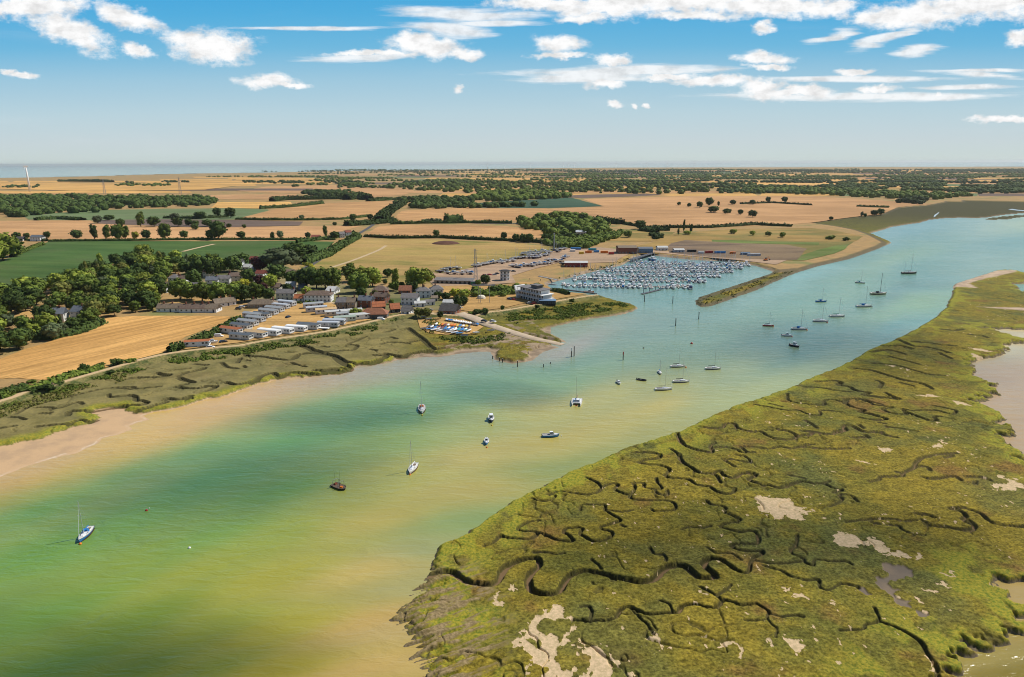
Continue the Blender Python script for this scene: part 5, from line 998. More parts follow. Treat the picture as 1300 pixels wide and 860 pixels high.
# ------------------------------------------------------------------ houses
def house(px0, px1, pyb, wall, roof, floors=2, depth=8., yaw=0., kind='house', hip=False, chim=(), rise=2.6, label='', name='house', wins=None, door=True, z=ZL, group=None, gablemat=None, eave=None, gapw=None, cat=None):
    """px0..px1: width of the front as seen, pyb: foot of the front wall"""
    pa, pb = P(px0, pyb, z), P(px1, pyb, z); L = (pb - pa).length / max(.5, math.cos(rad(yaw))); c = (pa + pb) / 2
    y = rad(yaw); off = Vector((-math.sin(y), math.cos(y), 0)) * depth / 2
    rt = empty(name, (c.x + off.x, c.y + off.y, z), y); tag(rt, label, cat or kind, group)
    e = eave or {1: 2.6, 2: 5.1, 3: 7.7}[floors]; hl, hd = L / 2, depth / 2; ov = .35
    b = MB(); b.box(0, 0, -.3, L, depth, e + .3)
    if not hip:
        for s in (-1, 1): b.add([(s * (hl), -hd, e), (s * hl, hd, e), (s * hl, 0, e + rise * hd / (hd + ov)), (s * (hl - .3), -hd, e), (s * (hl - .3), hd, e), (s * (hl - .3), 0, e + rise * hd / (hd + ov))], [(0, 1, 2), (5, 4, 3), (0, 2, 5, 3), (1, 4, 5, 2), (0, 3, 4, 1)])
    part(rt, 'wall', b, wall)
    r = MB(); th = .22; a, d = hl + ov, hd + ov; hp = min(hl, hd) * .9 if hip else 0
    lo = e - .12
    vs = [(-a, -d, lo), (a, -d, lo), (a, d, lo), (-a, d, lo), (-a + hp * (1 if hip else 0), 0, e + rise), (a - hp, 0, e + rise)]
    top = [(x, y_, z_ + th) for x, y_, z_ in vs]
    r.add(vs + top, [(0, 4, 5, 1)[::-1], (2, 5, 4, 3)[::-1], (0, 3, 4), (1, 5, 2), (6, 7, 11, 10), (8, 9, 10, 11), (9, 6, 10), (7, 8, 11), (0, 1, 7, 6), (1, 2, 8, 7), (2, 3, 9, 8), (3, 0, 6, 9)][::1])
    ro = part(rt, 'roof', r, roof)
    for cx in chim:
        k = MB(); x = cx * (hl - .5); k.box(x, 0, e + rise * .55, .9, .65, rise * .45 + 1.3); k.box(x, 0, e + rise + 1.3 - .0, 1.02, .77, .12); k.cyl((x - .2, 0, e + rise + 1.42), (x - .2, 0, e + rise + 1.75), .11, .1, 6); k.cyl((x + .2, 0, e + rise + 1.42), (x + .2, 0, e + rise + 1.75), .11, .1, 6)
        part(ro, 'chimney', k, BRICK)
    n = wins if wins is not None else max(2, int(L / 3.2))
    def window(x, y_, zb, face, w=1.15, h=1.2):
        f = MB(); g = MB()
        if face == 'f': f.box(x, y_ - .04, zb, w, .08, h); g.box(x, y_ - .085, zb + .1, w - .2, .02, h - .2); f.box(x, y_ - .09, zb - .1, w + .2, .16, .08)
        else: f.box(x + .04, y_, zb, .08, w, h); g.box(x + .085, y_, zb + .1, .02, w - .2, h - .2)
        o = part(rt, 'window', f, FRAME); part(o, 'pane', g, GLASS)
    for fl in range(floors):
        zb = .9 + fl * 2.55
        for i in range(n):
            x = -hl + L * (i + .5) / n
            if fl == 0 and door and i == n // 2: continue
            window(x, -hd, zb, 'f')
        if depth > 5 and px1 < 700:
            for yy_ in (-depth / 4, depth / 4): window(hl, yy_, zb, 's', 1.)
    if door:
        x = -hl + L * (n // 2 + .5) / n; dd = MB(); dd.box(x, -hd - .04, 0, 1., .08, 2.1); dr = part(rt, 'door', dd, DOORM); q = MB(); q.cyl((x + .35, -hd - .08, 1.), (x + .35, -hd - .14, 1.), .04, .04, 6); part(dr, 'handle', q, ALU)
    return rt, L, e
WPALE = WHITE
house(386, 420, 384, WHITE, R_BROWN, 2, 9, 0, hip=True, chim=(-1.0, .95), label='white two-storey villa with brown hipped roof facing the caravan field', wins=7)
house(351, 373, 381.5, CREAM, R_GREY, 2, 8, 0, chim=(.98,), label='grey-roofed house with brick gable just left of the white villa')
house(373.5, 385, 383.5, WHITE, R_ORANGE, 1, 6, 0, label='low white annexe with orange roof between two larger houses', door=False)
house(314, 349, 391.5, STONE, R_TAN, 1, 9, 0, hip=True, chim=(-.7, .8), rise=3, label='long stone bungalow with tan roof above the grey caravans', name='bungalow')
house(199, 227, 396.5, WHITE, R_TAN, 1, 7.5, 0, chim=(-.5, .3), rise=2.6, label='leftmost white bungalow of the row above the stubble field', name='bungalow')
house(227.6, 259, 397, WHITE, R_BROWN, 1, 7.5, 0, chim=(-.6, .1, .8), rise=2.6, label='middle long white bungalow of the row above the stubble field', name='bungalow')
house(259.6, 275, 397, WHITE, R_TAN, 1, 8.5, -4, chim=(-.8,), rise=2.6, label='short white bungalow third along the row above the stubble field', name='bungalow')
house(277, 297, 389, WHITE, R_TAN, 1, 8, 38, chim=(-.3, .7), rise=2.8, label='white bungalow set at an angle at the right end of the row', name='bungalow')
house(214, 226, 361, WHITE, R_GREY, 2, 9, 0, hip=True, label='taller white house with grey hipped roof inside the wood', chim=(.9,))
house(226.5, 236, 361.5, WHITE, R_BROWN, 2, 7, 0, label='smaller white house with brown roof touching the taller one', chim=(-.9,), eave=4.4)
house(203, 212, 372, WHITE, R_TAN, 2, 8, -10, label='pale house half hidden at the right edge of the wood')
house(262, 276, 364, PALE, R_SLATE, 2, 8, 8, chim=(.9,), label='slate-roofed left end house of the pale terrace')
house(276.4, 291, 362, PALE, R_GREY, 2, 8, 10, chim=(.95,), label='grey-roofed middle house of the pale terrace')
house(292, 308, 358.5, CREAM, R_BROWN, 2, 8, 12, chim=(-.98,), label='cream right end house of the pale terrace with brown roof')
house(314, 322, 359, WHITE, R_BROWN, 2, 8, 15, label='white gabled house with dark roof beside the copper tree', gablemat=None)
house(324, 335, 355, WHITE, R_RED, 2, 7, -12, label='white house with reddish roof behind the gabled house')
house(287, 296, 339, CREAM, R_ORANGE, 2, 8, 5, label='cream house with orange-brown roof furthest back in the village')
house(297, 306, 339.5, WHITE, R_GREY, 2, 8, -5, label='white-fronted grey-roofed house at the back of the village')
house(307, 316, 343, WHITE, R_WHITE, 1, 8, -8, label='low house with pale roof between the village trees', name='bungalow')
house(318, 328, 345, WHITE, R_WHITE, 1, 8, 5, label='second low pale-roofed house beside the copper beech', name='bungalow')
house(316, 325, 336, BRICK, R_RED, 2, 8, -15, label='brick house with red roof at the crop edge')
house(328, 337, 336, CREAM, R_RED, 2, 7, 5, hip=True, label='cream house with red hipped roof beside the willow')
house(341, 351, 345, CREAM, R_GREY, 1, 8, -5, label='low grey-roofed house in front of the willow', name='bungalow')
house(356, 372, 350.5, BRICK, R_TAN, 1, 8, -8, label='long low brick bungalow with tan roof right of the willow', name='bungalow')
house(363, 374, 367, WHITE, R_WHITE, 1, 8, 8, label='pale-roofed bungalow tucked behind the grey-roofed house', name='bungalow')
house(379, 387, 368, SLATEBLUE, R_SLATE, 1, 7, 0, label='blue-grey bungalow behind the white villa', name='bungalow')
house(413, 424, 374, WHITE, R_WHITE, 1, 12, -10, label='white barn with white roof behind the white villa', name='barn', wins=2)
house(427, 439, 393.5, STONE, R_GREY, 2, 8, 0, chim=(-.8,), label='left half stone house of the quayside pair', rise=3)
house(440.5, 451, 393.5, STONE, R_TAN, 2, 8, 0, chim=(.8,), label='right half stone house of the quayside pair', rise=3)
house(454, 471, 391, BRICK, R_SLATE, 2, 8, -10, chim=(.0, .95), label='brick house with slate roof behind the orange boathouse', rise=2.8)
house(473, 489, 386, BRICK, R_BROWN, 2, 8, -20, chim=(.5,), label='brick house with dark brown roof above the orange boathouse')
house(472.5, 492, 374, BRICK, R_BROWN, 1, 10, 4, hip=True, rise=3.4, label='large brown hipped-roof bungalow behind the quayside houses', name='bungalow')
house(506, 521, 373.5, BRICK, R_RUST, 1, 9, -3, rise=3.2, label='single-storey brick house with rust-red roof behind the quay', name='bungalow')
house(474, 489, 394.5, BLACKM, R_ORANGE, 1, 7, 15, rise=3, label='small black boarded cottage with bright orange roof', name='cottage')
house(497, 508, 397.5, BLACKM, R_ORANGE, 1, 7, 18, rise=3.4, label='steep orange-roofed cottage with dark walls right of the boathouse', name='cottage')
house(509, 520, 400, WHITE, R_GREY, 1, 7, -15, rise=3, label='low white cottage with grey roof beside the steep orange roof', name='cottage')
house(509, 530, 387.5, WHITE, R_GREY, 2, 9, -4, rise=2.6, label='large plain white house with grey roof above the quay', chim=(), wins=4)
house(529, 546, 378.5, WHITE, R_GREY, 2, 8, 10, hip=True, chim=(.2,), label='left half of the long white terrace behind the quay')
house(546.6, 563, 376.5, WHITE, R_GREY, 2, 8, 10, hip=True, chim=(-.2,), label='right half of the long white terrace behind the quay')
house(527, 540, 390, WHITE, R_WHITE, 1, 5, 12, label='narrow white outbuilding behind the olive bushes', name='outbuilding', rise=1.2)
house(541, 552, 388, WHITE, R_GREY, 1, 5, 14, label='grey-roofed white outbuilding right of the olive bushes', name='outbuilding', rise=1.2)
house(548, 556, 383, CREAM, R_TAN, 1, 6, 10, label='small tan-roofed outbuilding behind the quay', name='outbuilding', rise=1.2, wins=2)
house(557, 578, 400, BRICK, R_DARK, 1, 12, -14, rise=3.6, label='brick clubhouse with dark roof and white doors by the slipway', name='clubhouse', wins=6)
house(562, 575, 389, WHITE, R_WHITE, 1, 6, -10, rise=1.6, label='white-roofed garage behind the brick clubhouse', name='garage', wins=2)
house(62, 80, 409, PALE, R_SLATE, 2, 9, 12, chim=(-.9, .4), rise=3.2, label='left wing of the slate-roofed manor in the trees')
house(89, 102, 406, PALE, R_SLATE, 2, 9, -10, chim=(.9,), rise=3.2, label='right wing of the slate-roofed manor in the trees')
house(41, 51, 415, CREAM, R_RED, 1, 7, 20, label='small red-roofed cottage left of the manor', name='cottage')
house(134, 143, 346.5, CREAM, R_RUST, 2, 7, 0, label='cream house with rust roof showing above the wood')
house(169, 180, 345, CREAM, R_TAN, 1, 8, 0, label='tan-roofed bungalow at the far edge of the wood', name='bungalow')
house(38, 52, 306.5, WHITE, R_SLATE, 2, 9, -8, label='white farmhouse with slate roof beyond the green crop')
house(20, 29, 306, WHITE, R_DARK, 1, 9, 0, label='low dark-roofed barn beside the white farmhouse', name='barn')
house(432, 438, 302, WHITE, R_GREY, 2, 8, 30, label='left white cottage beside the road junction', name='cottage')
house(440, 446, 300, WHITE, R_RED, 2, 8, 30, label='right white cottage beside the road junction', name='cottage')
house(395, 405, 304, BRICK, R_RED, 1, 10, 0, label='long red-roofed barn left of the road junction', name='barn')
house(533, 548, 257, CREAM, R_RED, 1, 22, 0, label='pinkish farm barn at left of the far farmyard', name='barn')
house(550, 566, 256.5, WHITE, R_WHITE, 1, 22, 0, label='pale farm barn in the middle of the far farmyard', name='barn')
house(572, 590, 255.5, BRICK, R_TAN, 1, 24, 0, label='brown-roofed farm barn at right of the far farmyard', name='barn')
house(719, 730, 296, DGREY, R_SLATE, 1, 16, 0, eave=4, label='dark blue farm shed among the hedges', name='farm_shed', wins=3)
house(731, 744, 299, SILVER, SILVER, 1, 16, -6, eave=4.5, rise=2, label='pale grey metal farm shed among the hedges', name='farm_shed', wins=3)
house(785, 809, 322.5, BRICK, R_TAN, 1, 18, 0, eave=6.5, rise=1.6, label='big brown brick workshop at the head of the basin', name='workshop', wins=6)
house(811, 829, 321.5, SLATEBLUE, R_SLATE, 1, 14, 0, eave=4.8, rise=1.2, label='blue-grey workshop right of the brown brick workshop', name='workshop', wins=5)
house(835, 848, 318.5, WHITE, R_WHITE, 1, 12, 0, eave=3.5, rise=1.2, label='white shed behind the head of the basin', name='shed', wins=3)
house(856, 869, 321, SILVER, R_WHITE, 1, 10, 0, eave=3., rise=1., label='low silver shed right of the white shed', name='shed', wins=3)
house(717, 746, 339.5, MAROON, R_WHITE, 1, 13, -3, eave=4.2, rise=.9, label='maroon boarded workshop with flat pale roof by the basin', name='workshop', wins=6)
house(240, 254, 348, CREAM, R_TAN, 2, 8, 6, label='tan-roofed house behind the pair of white houses in the wood')
house(257, 266, 353, CREAM, R_RUST, 2, 7, -20, label='small cream gable behind the pale terrace', name='cottage')
house(239, 250, 368, WHITE, R_GREY, 1, 7, 5, label='low white house between the wood and the pale terrace', name='bungalow')
house(283, 293, 371, PALE, R_TAN, 1, 7, 8, label='low tan-roofed house in front of the pale terrace', name='bungalow')
house(345, 355, 369, CREAM, R_BROWN, 1, 7, 0, label='brown-roofed house just behind the grey-roofed brick-gabled one', name='bungalow')
house(185, 194, 371, WHITE, R_GREY, 2, 7, -6, label='white house almost hidden among trees left of the village road')
house(118, 128, 392, BRICK, R_BROWN, 2, 8, 10, label='brown-roofed brick house deep in the wood right of the manor')
# boathouse with open timber front
rt, L, e = house(458, 491, 405.5, DGREY, R_RUST, 1, 9, 2, hip=True, rise=3.4, eave=3.1, label='open-fronted timber boathouse with big orange-brown roof on the quay', name='boathouse', wins=2, door=False)
for i in range(8):
    b = MB(); x = -L / 2 + .2 + (L - .4) * i / 7; b.box(x, -4.85, 0, .22, .22, 3.0); part(rt, 'post', b, WOODM)
# ------------------------------------------------------------------ white octagonal lookout
p = P(641, 357, ZL); rt = empty('lookout_tower', (p.x, p.y + 4, ZL)); tag(rt, 'white octagonal three-storey lookout building with flat dark roof beside the boatyard', 'tower')
def octa(r, a0=22.5): return [(r * math.cos(rad(a0 + 45 * i)), r * math.sin(rad(a0 + 45 * i))) for i in range(8)]
b = MB(); b.prism(octa(4.2), -.3, 8.2); part(rt, 'wall', b, WHITE)
b = MB(); b.prism(octa(5.4), 8.2, 8.55); b.prism(octa(3.6), 8.55, 8.95); part(rt, 'roof', b, R_DARK)
b = MB(); b.prism(octa(4.32), 2.75, 2.95); b.prism(octa(4.32), 5.45, 5.65); part(rt, 'string_course', b, SLATEBLUE)
for fl in range(3):
    for i in range(8):
        a = rad(45 * i); rr_ = 4.2 * math.cos(rad(22.5)); f = MB(); g = MB(); c_, s_ = math.cos(a), math.sin(a)
        f.box(c_ * (rr_ + .03), s_ * (rr_ + .03), .7 + fl * 2.7, .1, 1.7, 1.75, a); g.box(c_ * (rr_ + .09), s_ * (rr_ + .09), .85 + fl * 2.7, .04, 1.35, 1.45, a)
        o = part(rt, 'window', f, FRAME); part(o, 'pane', g, GLASS)
# ------------------------------------------------------------------ three-deck waterside building, raked ends like a liner
pa, pb = P(655, 379, ZL), P(688, 386.5, ZL); L = (pb - pa).length; yaw = math.atan2(pb.y - pa.y, pb.x - pa.x); n_ = Vector((-math.sin(yaw), math.cos(yaw), 0)); c = (pa + pb) / 2 + n_ * 6
rt = empty('waterside_building', (c.x, c.y, ZL), yaw); tag(rt, 'three-deck white waterside building with raked end and railed balconies like a ship', 'building')
D = 11.
for fl, (x0, x1) in enumerate(((-L / 2 + 1.5, L / 2), (-L / 2 - .5, L / 2 - .5), (-L / 2 + 1, L / 2 - 3))):
    zb = fl * 3.1; b = MB(); b.box((x0 + x1) / 2, .8, zb - (.3 if fl == 0 else 0), x1 - x0 - 2.4, D - 2.4, 2.8 + (.3 if fl == 0 else 0)); part(rt, 'wall', b, WHITE if fl != 1 else PALE)
    b = MB(); b.box((x0 + x1) / 2, 0, zb + 2.8, x1 - x0 + 1., D + .6, .3); dk = part(rt, 'deck', b, R_GREY if fl == 2 else WHITE)
    if fl < 2:
        b = MB()
        for k in range(int((x1 - x0) / 1.5) + 1): b.box(x0 - .3 + k * 1.5, -D / 2 - .15, zb + 3.1, .06, .06, 1.)
        for zz in (.5, .98): b.box((x0 + x1) / 2, -D / 2 - .15, zb + 3.1 + zz, x1 - x0 + .8, .05, .05); b.box(x1 + .35, 0, zb + 3.1 + zz, .05, D, .05)
        part(dk, 'railing', b, WHITE)
    k = int((x1 - x0 - 3) / 2.6)
    for i in range(k):
        x = x0 + 2.4 + i * (x1 - x0 - 4.4) / max(1, k - 1); g = MB(); f = MB(); f.box(x, .8 - (D - 2.4) / 2 - .03, zb + .4, 2., .1, 2.2); g.box(x, .8 - (D - 2.4) / 2 - .1, zb + .5, 1.75, .06, 2.); o = part(rt, 'window', f, FRAME); part(o, 'pane', g, GLASS)
    b = MB()
    for i in range(6): b.box(x0 + .4 + i * (x1 - x0 - .8) / 5, -D / 2 + .1, zb, .2, .2, 2.8)
    part(rt, 'column', b, WHITE)
b = MB(); x = -L / 2 - .5; b.add([(x, -5, 0), (x + 1.2, -5, 0), (x - 2.2, -5, 9.), (x - 3.2, -5, 9.), (x, 5, 0), (x + 1.2, 5, 0), (x - 2.2, 5, 9.), (x - 3.2, 5, 9.)], [(0, 1, 2, 3), (7, 6, 5, 4), (0, 3, 7, 4), (1, 5, 6, 2), (3, 2, 6, 7), (0, 4, 5, 1)]); part(rt, 'raked_end', b, WHITE)
b = MB(); b.box(1, 1, 9.4, 7, 5, 2.); b.box(1, 1, 11.4, 8, 6, .3); part(rt, 'roof_cabin', b, R_GREY)
p = P(695.5, 387.5, ZL); rt = empty('annexe', (p.x, p.y + 3, ZL), rad(-4)); tag(rt, 'low black flat-roofed annexe with blue trim right of the three-deck building', 'building')
b = MB(); b.box(0, 0, -.3, 11.5, 6, 3.1); part(rt, 'wall', b, BLACKM); b = MB(); b.box(0, 0, 2.8, 12, 6.5, .35); part(rt, 'roof', b, SLATEBLUE)
for i in range(4):
    f = MB(); g = MB(); f.box(-4.2 + i * 2.8, -3.04, .8, 1.8, .1, 1.4); g.box(-4.2 + i * 2.8, -3.1, .9, 1.6, .04, 1.2); o = part(rt, 'window', f, SLATEBLUE); part(o, 'pane', g, GLASS)
# long grey shed with dark round openings
pa, pb = P(552, 360.5, ZL), P(601, 361.5, ZL); L = (pb - pa).length; c = (pa + pb) / 2; rt = empty('store_shed', (c.x, c.y + 5, ZL), math.atan2(pb.y - pa.y, pb.x - pa.x)); tag(rt, 'long low grey store with dark arched openings below the yard boats', 'shed')
b = MB(); b.box(0, 0, -.2, L, 8, 3.); part(rt, 'wall', b, CONC); b = MB(); b.add([(-L/2 - .3, -4.4, 2.7), (L/2 + .3, -4.4, 2.7), (L/2 + .3, 4.4, 3.9), (-L/2 - .3, 4.4, 3.9), (-L/2 - .3, -4.4, 2.9), (L/2 + .3, -4.4, 2.9), (L/2 + .3, 4.4, 4.1), (-L/2 - .3, 4.4, 4.1)], [(3, 2, 1, 0), (4, 5, 6, 7), (0, 1, 5, 4), (1, 2, 6, 5), (2, 3, 7, 6), (3, 0, 4, 7)]); part(rt, 'roof', b, R_GREY)
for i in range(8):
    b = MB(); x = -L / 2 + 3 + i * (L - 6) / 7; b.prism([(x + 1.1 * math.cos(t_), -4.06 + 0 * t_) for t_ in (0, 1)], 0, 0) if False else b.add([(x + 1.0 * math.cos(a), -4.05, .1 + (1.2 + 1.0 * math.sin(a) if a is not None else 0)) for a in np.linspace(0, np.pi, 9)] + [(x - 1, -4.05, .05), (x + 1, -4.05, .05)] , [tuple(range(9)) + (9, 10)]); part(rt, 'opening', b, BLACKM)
# ------------------------------------------------------------------ masts, pylons, gantry, turbines
def lattice(name, px, py, hpx, w0, w1, arms, label, cat, z=ZL):
    p = P(px, py, z); Hh = hpx * mpp(p); rt = empty(name, (p.x, p.y, z), .3); tag(rt, label, cat); b = MB(); r = max(.09, w0 * .035)
    def wd_(t_): return (w0 + (w1 - w0) * min(1, t_ / .85)) / 2
    for sx_, sy_ in ((-1, -1), (1, -1), (1, 1), (-1, 1)): b.cyl((sx_ * w0 / 2, sy_ * w0 / 2, -.2), (sx_ * w1 / 2, sy_ * w1 / 2, Hh), r, r * .7, 4)
    part(rt, 'leg_frame', b, GREYM); b = MB(); n = 9
    for i in range(n):
        t0, t1 = i / n, (i + 1) / n; a, c = wd_(t0), wd_(t1)
        for s in (-1, 1):
            b.cyl((-a, s * a, t0 * Hh), (c, s * c, t1 * Hh), r * .6, r * .6, 4); b.cyl((a, s * a, t0 * Hh), (-c, s * c, t1 * Hh), r * .6, r * .6, 4); b.cyl((s * a, -a, t0 * Hh), (s * c, c, t1 * Hh), r * .6, r * .6, 4); b.cyl((s * a, a, t0 * Hh), (s * c, -c, t1 * Hh), r * .6, r * .6, 4)
    part(rt, 'bracing', b, GREYM)
    for zf, ln in arms:
        b = MB(); b.cyl((-ln, 0, zf * Hh), (ln, 0, zf * Hh), r, r, 4); b.cyl((-ln, 0, zf * Hh), (0, 0, zf * Hh + ln * .35), r * .6, r * .6, 4); b.cyl((ln, 0, zf * Hh), (0, 0, zf * Hh + ln * .35), r * .6, r * .6, 4); part(rt, 'crossarm', b, GREYM)
    return rt
lattice('lattice_mast', 604, 357, 41, 3., 1.1, [(.93, 2.6), (.72, 2.2)], 'tall grey lattice mast rising beside the boatyard entrance', 'mast')
lattice('pylon', 133, 246, 18, 8, 2., [(.95, 6), (.8, 8), (.65, 7)], 'far grey electricity pylon nearer the wind turbine', 'pylon')
lattice('pylon', 229, 246, 20, 8, 2., [(.95, 6), (.8, 8), (.65, 7)], 'far grey electricity pylon right of the long dark wood', 'pylon')
p = P(703.5, 316, ZL); rt = empty('boatyard_mast', (p.x, p.y, ZL)); tag(rt, 'tall pale tapering mast at the back of the boatyard', 'mast'); b = MB(); b.cyl((0, 0, 0), (0, 0, 18.5 * mpp(p)), 1.1, .5, 8); part(rt, 'pole', b, GREYM); b = MB(); b.box(0, 0, 18.5 * mpp(p) - .2, 1.8, 1.8, .8); b.cyl((0, 0, 18.5 * mpp(p)), (0, 0, 18.5 * mpp(p) + 2), .1, .05, 5); part(rt, 'head', b, GREYM)
p = P(614, 385, ZL); rt = empty('gantry', (p.x, p.y, ZL)); tag(rt, 'grey steel goalpost gantry of wires over the hedge behind the clubhouse', 'gantry')
for x in (-3.4, -2.3, 4.2): b = MB(); b.cyl((x, 0, -.2), (x, 0, 13.2), .17, .13, 8); part(rt, 'post', b, GREYM)
b = MB(); b.box(0, 0, 12.6, 17, .5, .7); part(rt, 'crossbeam', b, GREYM); b = MB()
for i in range(7): b.cyl((-7 + i * 2.3, 0, 13.3), (-7 + i * 2.3, 0, 14.), .1, .07, 5)
part(rt, 'insulators', b, GREYM)
def turbine(px, py, hub_px, Rb, label, a0, yaw_, cat='wind turbine'):
    p = P(px, py, ZL); m_ = mpp(p); hh = hub_px * m_; s = hh / 80; rt = empty('wind_turbine', (p.x, p.y, ZL), yaw_); tag(rt, label, cat)
    b = MB(); b.cyl((0, 0, 0), (0, 0, hh), 3.2 * s, 1.9 * s, 16); part(rt, 'tower', b, WHITE, True)
    b = MB(); b.box(0, 1.5 * s, hh - 1.5 * s, 4 * s, 10 * s, 4 * s); nac = part(rt, 'nacelle', b, WHITE); b = MB(); b.cyl((0, -3.5 * s, hh + .5 * s), (0, -6.5 * s, hh + .5 * s), 2 * s, 1 * s, 10); hb_ = part(rt, 'hub', b, WHITE)
    for k in range(3):
        a = a0 + k * 2.0944; b = MB(); d = Vector((math.sin(a), 0, math.cos(a))); e_ = Vector((math.cos(a), 0, -math.sin(a))); c_ = Vector((0, -5.2 * s, hh + .5 * s)); vs = []
        for t_, w_, th in ((0, 1.4, 1.2), (.2, 2.6, .8), (.6, 1.6, .4), (1, .4, .1)):
            q = c_ + d * (t_ * Rb * m_)
            vs += [q - e_ * w_ * s * .4 + Vector((0, -th * s / 2, 0)), q + e_ * w_ * s * .6, q - e_ * w_ * s * .4 + Vector((0, th * s / 2, 0))]
        b.add(vs, [(3 * i + j, 3 * i + 3 + j, 3 * i + 3 + (j + 1) % 3, 3 * i + (j + 1) % 3) for i in range(3) for j in range(3)] + [(0, 1, 2), (11, 10, 9)]); part(rt, 'blade', b, WHITE)
turbine(38, 243.5, 31, 9, 'tall white wind turbine on the gold plain at far left', .15, -.9)
for i, (x, y) in enumerate([(619, 214.6), (641, 214.6), (673, 214.4), (715, 214.4), (722, 214.4), (729, 214.2), (782, 214), (821, 214), (847, 214), (881, 213.8)]):
    turbine(x, y, 6.2, 3.2, f"{ordn(i)} from the left of the tiny wind turbines on the horizon", i * .7, .3 * math.sin(i))
# ------------------------------------------------------------------ static caravans
def caravan_proto(wall, roof, Lc=11.5, Wc=3.7, barrel=False):
    rt = empty('static_caravan'); b = MB(); b.box(0, 0, .55, Lc, Wc, 2.15); b.box(0, 0, .2, Lc - .4, Wc - .4, .4); part(rt, 'body', b, wall)
    r = MB()
    if barrel:
        prof = [(-Wc / 2, 2.7), (-Wc / 2 + .25, 2.95), (-Wc / 4, 3.1), (0, 3.16), (Wc / 4, 3.1), (Wc / 2 - .25, 2.95), (Wc / 2, 2.7)]; r.add([(s * Lc / 2, y, z) for s in (-1, 1) for y, z in prof], [(i, i + 1, i + 8, i + 7)[::-1] for i in range(6)] + [tuple(range(7)), tuple(range(13, 6, -1))])
    else:
        h = .75; o_ = .2; r.add([(-Lc/2 - o_, -Wc/2 - o_, 2.68), (Lc/2 + o_, -Wc/2 - o_, 2.68), (Lc/2 + o_, Wc/2 + o_, 2.68), (-Lc/2 - o_, Wc/2 + o_, 2.68), (-Lc/2 - o_, 0, 2.68 + h), (Lc/2 + o_, 0, 2.68 + h)], [(0, 1, 5, 4), (2, 3, 4, 5), (0, 4, 3), (1, 2, 5), (3, 2, 1, 0)])
    part(rt, 'roof', r, roof)
    def win(x, y, face, w, h=.95):
        f = MB(); g = MB()
        if face == 'y': s = -1 if y < 0 else 1; f.box(x, y, 1.35, w, .06, h); g.box(x, y + s * .04, 1.43, w - .16, .03, h - .16)
        else: s = -1 if x < 0 else 1; f.box(x, y, 1.3, .06, w, h); g.box(x + s * .04, y, 1.38, .03, w - .16, h - .16)
        o = part(rt, 'window', f, FRAME); part(o, 'pane', g, GLASS)
    for x in (-4.2, -1.4, 2.9, 4.6): win(x, -Wc / 2 - .02, 'y', 1.15)
    for x in (-3.4, 1.8): win(x, Wc / 2 + .02, 'y', 1.1)
    win(Lc / 2 + .02, -.85, 'x', 1.35); win(Lc / 2 + .02, .85, 'x', 1.35)
    d = MB(); d.box(.8, -Wc / 2 - .03, .6, .8, .08, 1.95); dr = part(rt, 'door', d, WHITE); d = MB(); d.box(.8, -Wc / 2 - .5, .0, 1., .9, .4); part(rt, 'step', d, CONC)
    return rt
CVP = {}
def cvp(k):
    if k not in CVP:
        CVP[k] = (caravan_proto(*{'grey': (mat('caravan_grey', (.55, .57, .57)), mat('felt_grey', (.3, .32, .33))), 'dark': (mat('caravan_pale', (.62, .62, .58)), mat('felt_dark', (.11, .13, .15))), 'white': (WHITE, R_WHITE), 'orange': (WHITE, R_ORANGE), 'tan': (WHITE, mat('roof_sand', (.55, .38, .2))), 'cream': (CREAM, R_WHITE), 'green': (mat('caravan_green', (.5, .6, .52)), mat('felt_green', (.32, .38, .32))), 'silver': (SILVER, SILVER), 'barrel': (WHITE, WHITE)}[k], barrel=k in ('barrel', 'silver')), [0])
    return CVP[k]
def place(proto_use, loc, rz, sc=1.):
    pr, used = proto_use
    o = pr if used[0] == 0 else copy_tree(pr); used[0] += 1
    o.location = loc; o.rotation_euler = (0, 0, rz); o.scale = (sc, sc, sc) if np.isscalar(sc) else sc; return o
CARS_ = [(251,440,'orange',12),(293.5,423.5,'orange',-24),(306.5,418.5,'dark',-24),(315,413.5,'grey',-24),(325,408.5,'grey',-24),(333,403.5,'dark',-24),(341,399.5,'grey',-24),(349,396,'grey',-24),(357,392,'silver',-24),(364,388.5,'silver',-24),(321,404,'grey',-24),
 (306.5,431,'dark',-16),(325,428,'tan',-22),(342,425.8,'barrel',-20),(359.3,423.2,'barrel',-22),(376.4,420.5,'barrel',-16),(392,418,'dark',-16),(398,391,'grey',22),(402,396,'silver',22),(414,398.5,'tan',22),(425.5,401,'cream',22),(440,403,'grey',24),(457.5,405.5,'white',20),(438,408.5,'green',20),(424.5,412.5,'silver',-4),(417,415.5,'silver',-4),(446,400,'cream',26)]
DSC = {'orange': 'white caravan with orange roof', 'dark': 'pale caravan with dark grey roof', 'grey': 'grey caravan with grey roof', 'white': 'white caravan with white roof', 'tan': 'white caravan with sand-coloured roof', 'cream': 'cream caravan with white roof', 'green': 'pale green caravan', 'silver': 'silver caravan', 'barrel': 'plain white round-roofed caravan'}
LMC = [('dark end of the clipped hedge', 218, 446), ('sea-wall path', 340, 432), ('white villa', 403, 384), ('stone bungalow', 330, 391), ('orange boathouse', 475, 405), ('stone semi-detached houses', 440, 393), ('top of the clipped hedge', 304, 408), ('middle of the open caravan field', 385, 405)]
cvl = []
for x, y, k, a in CARS_:
    p = P(x, y, ZL); o = place(cvp(k), (p.x, p.y, ZL + .2), rad(a), random.uniform(1.12, 1.24)); o['category'] = 'caravan'; o['group'] = 'static caravans behind the sea wall'; cvl.append((o, DSC[k], x, y))
autolabel(cvl, LMC)
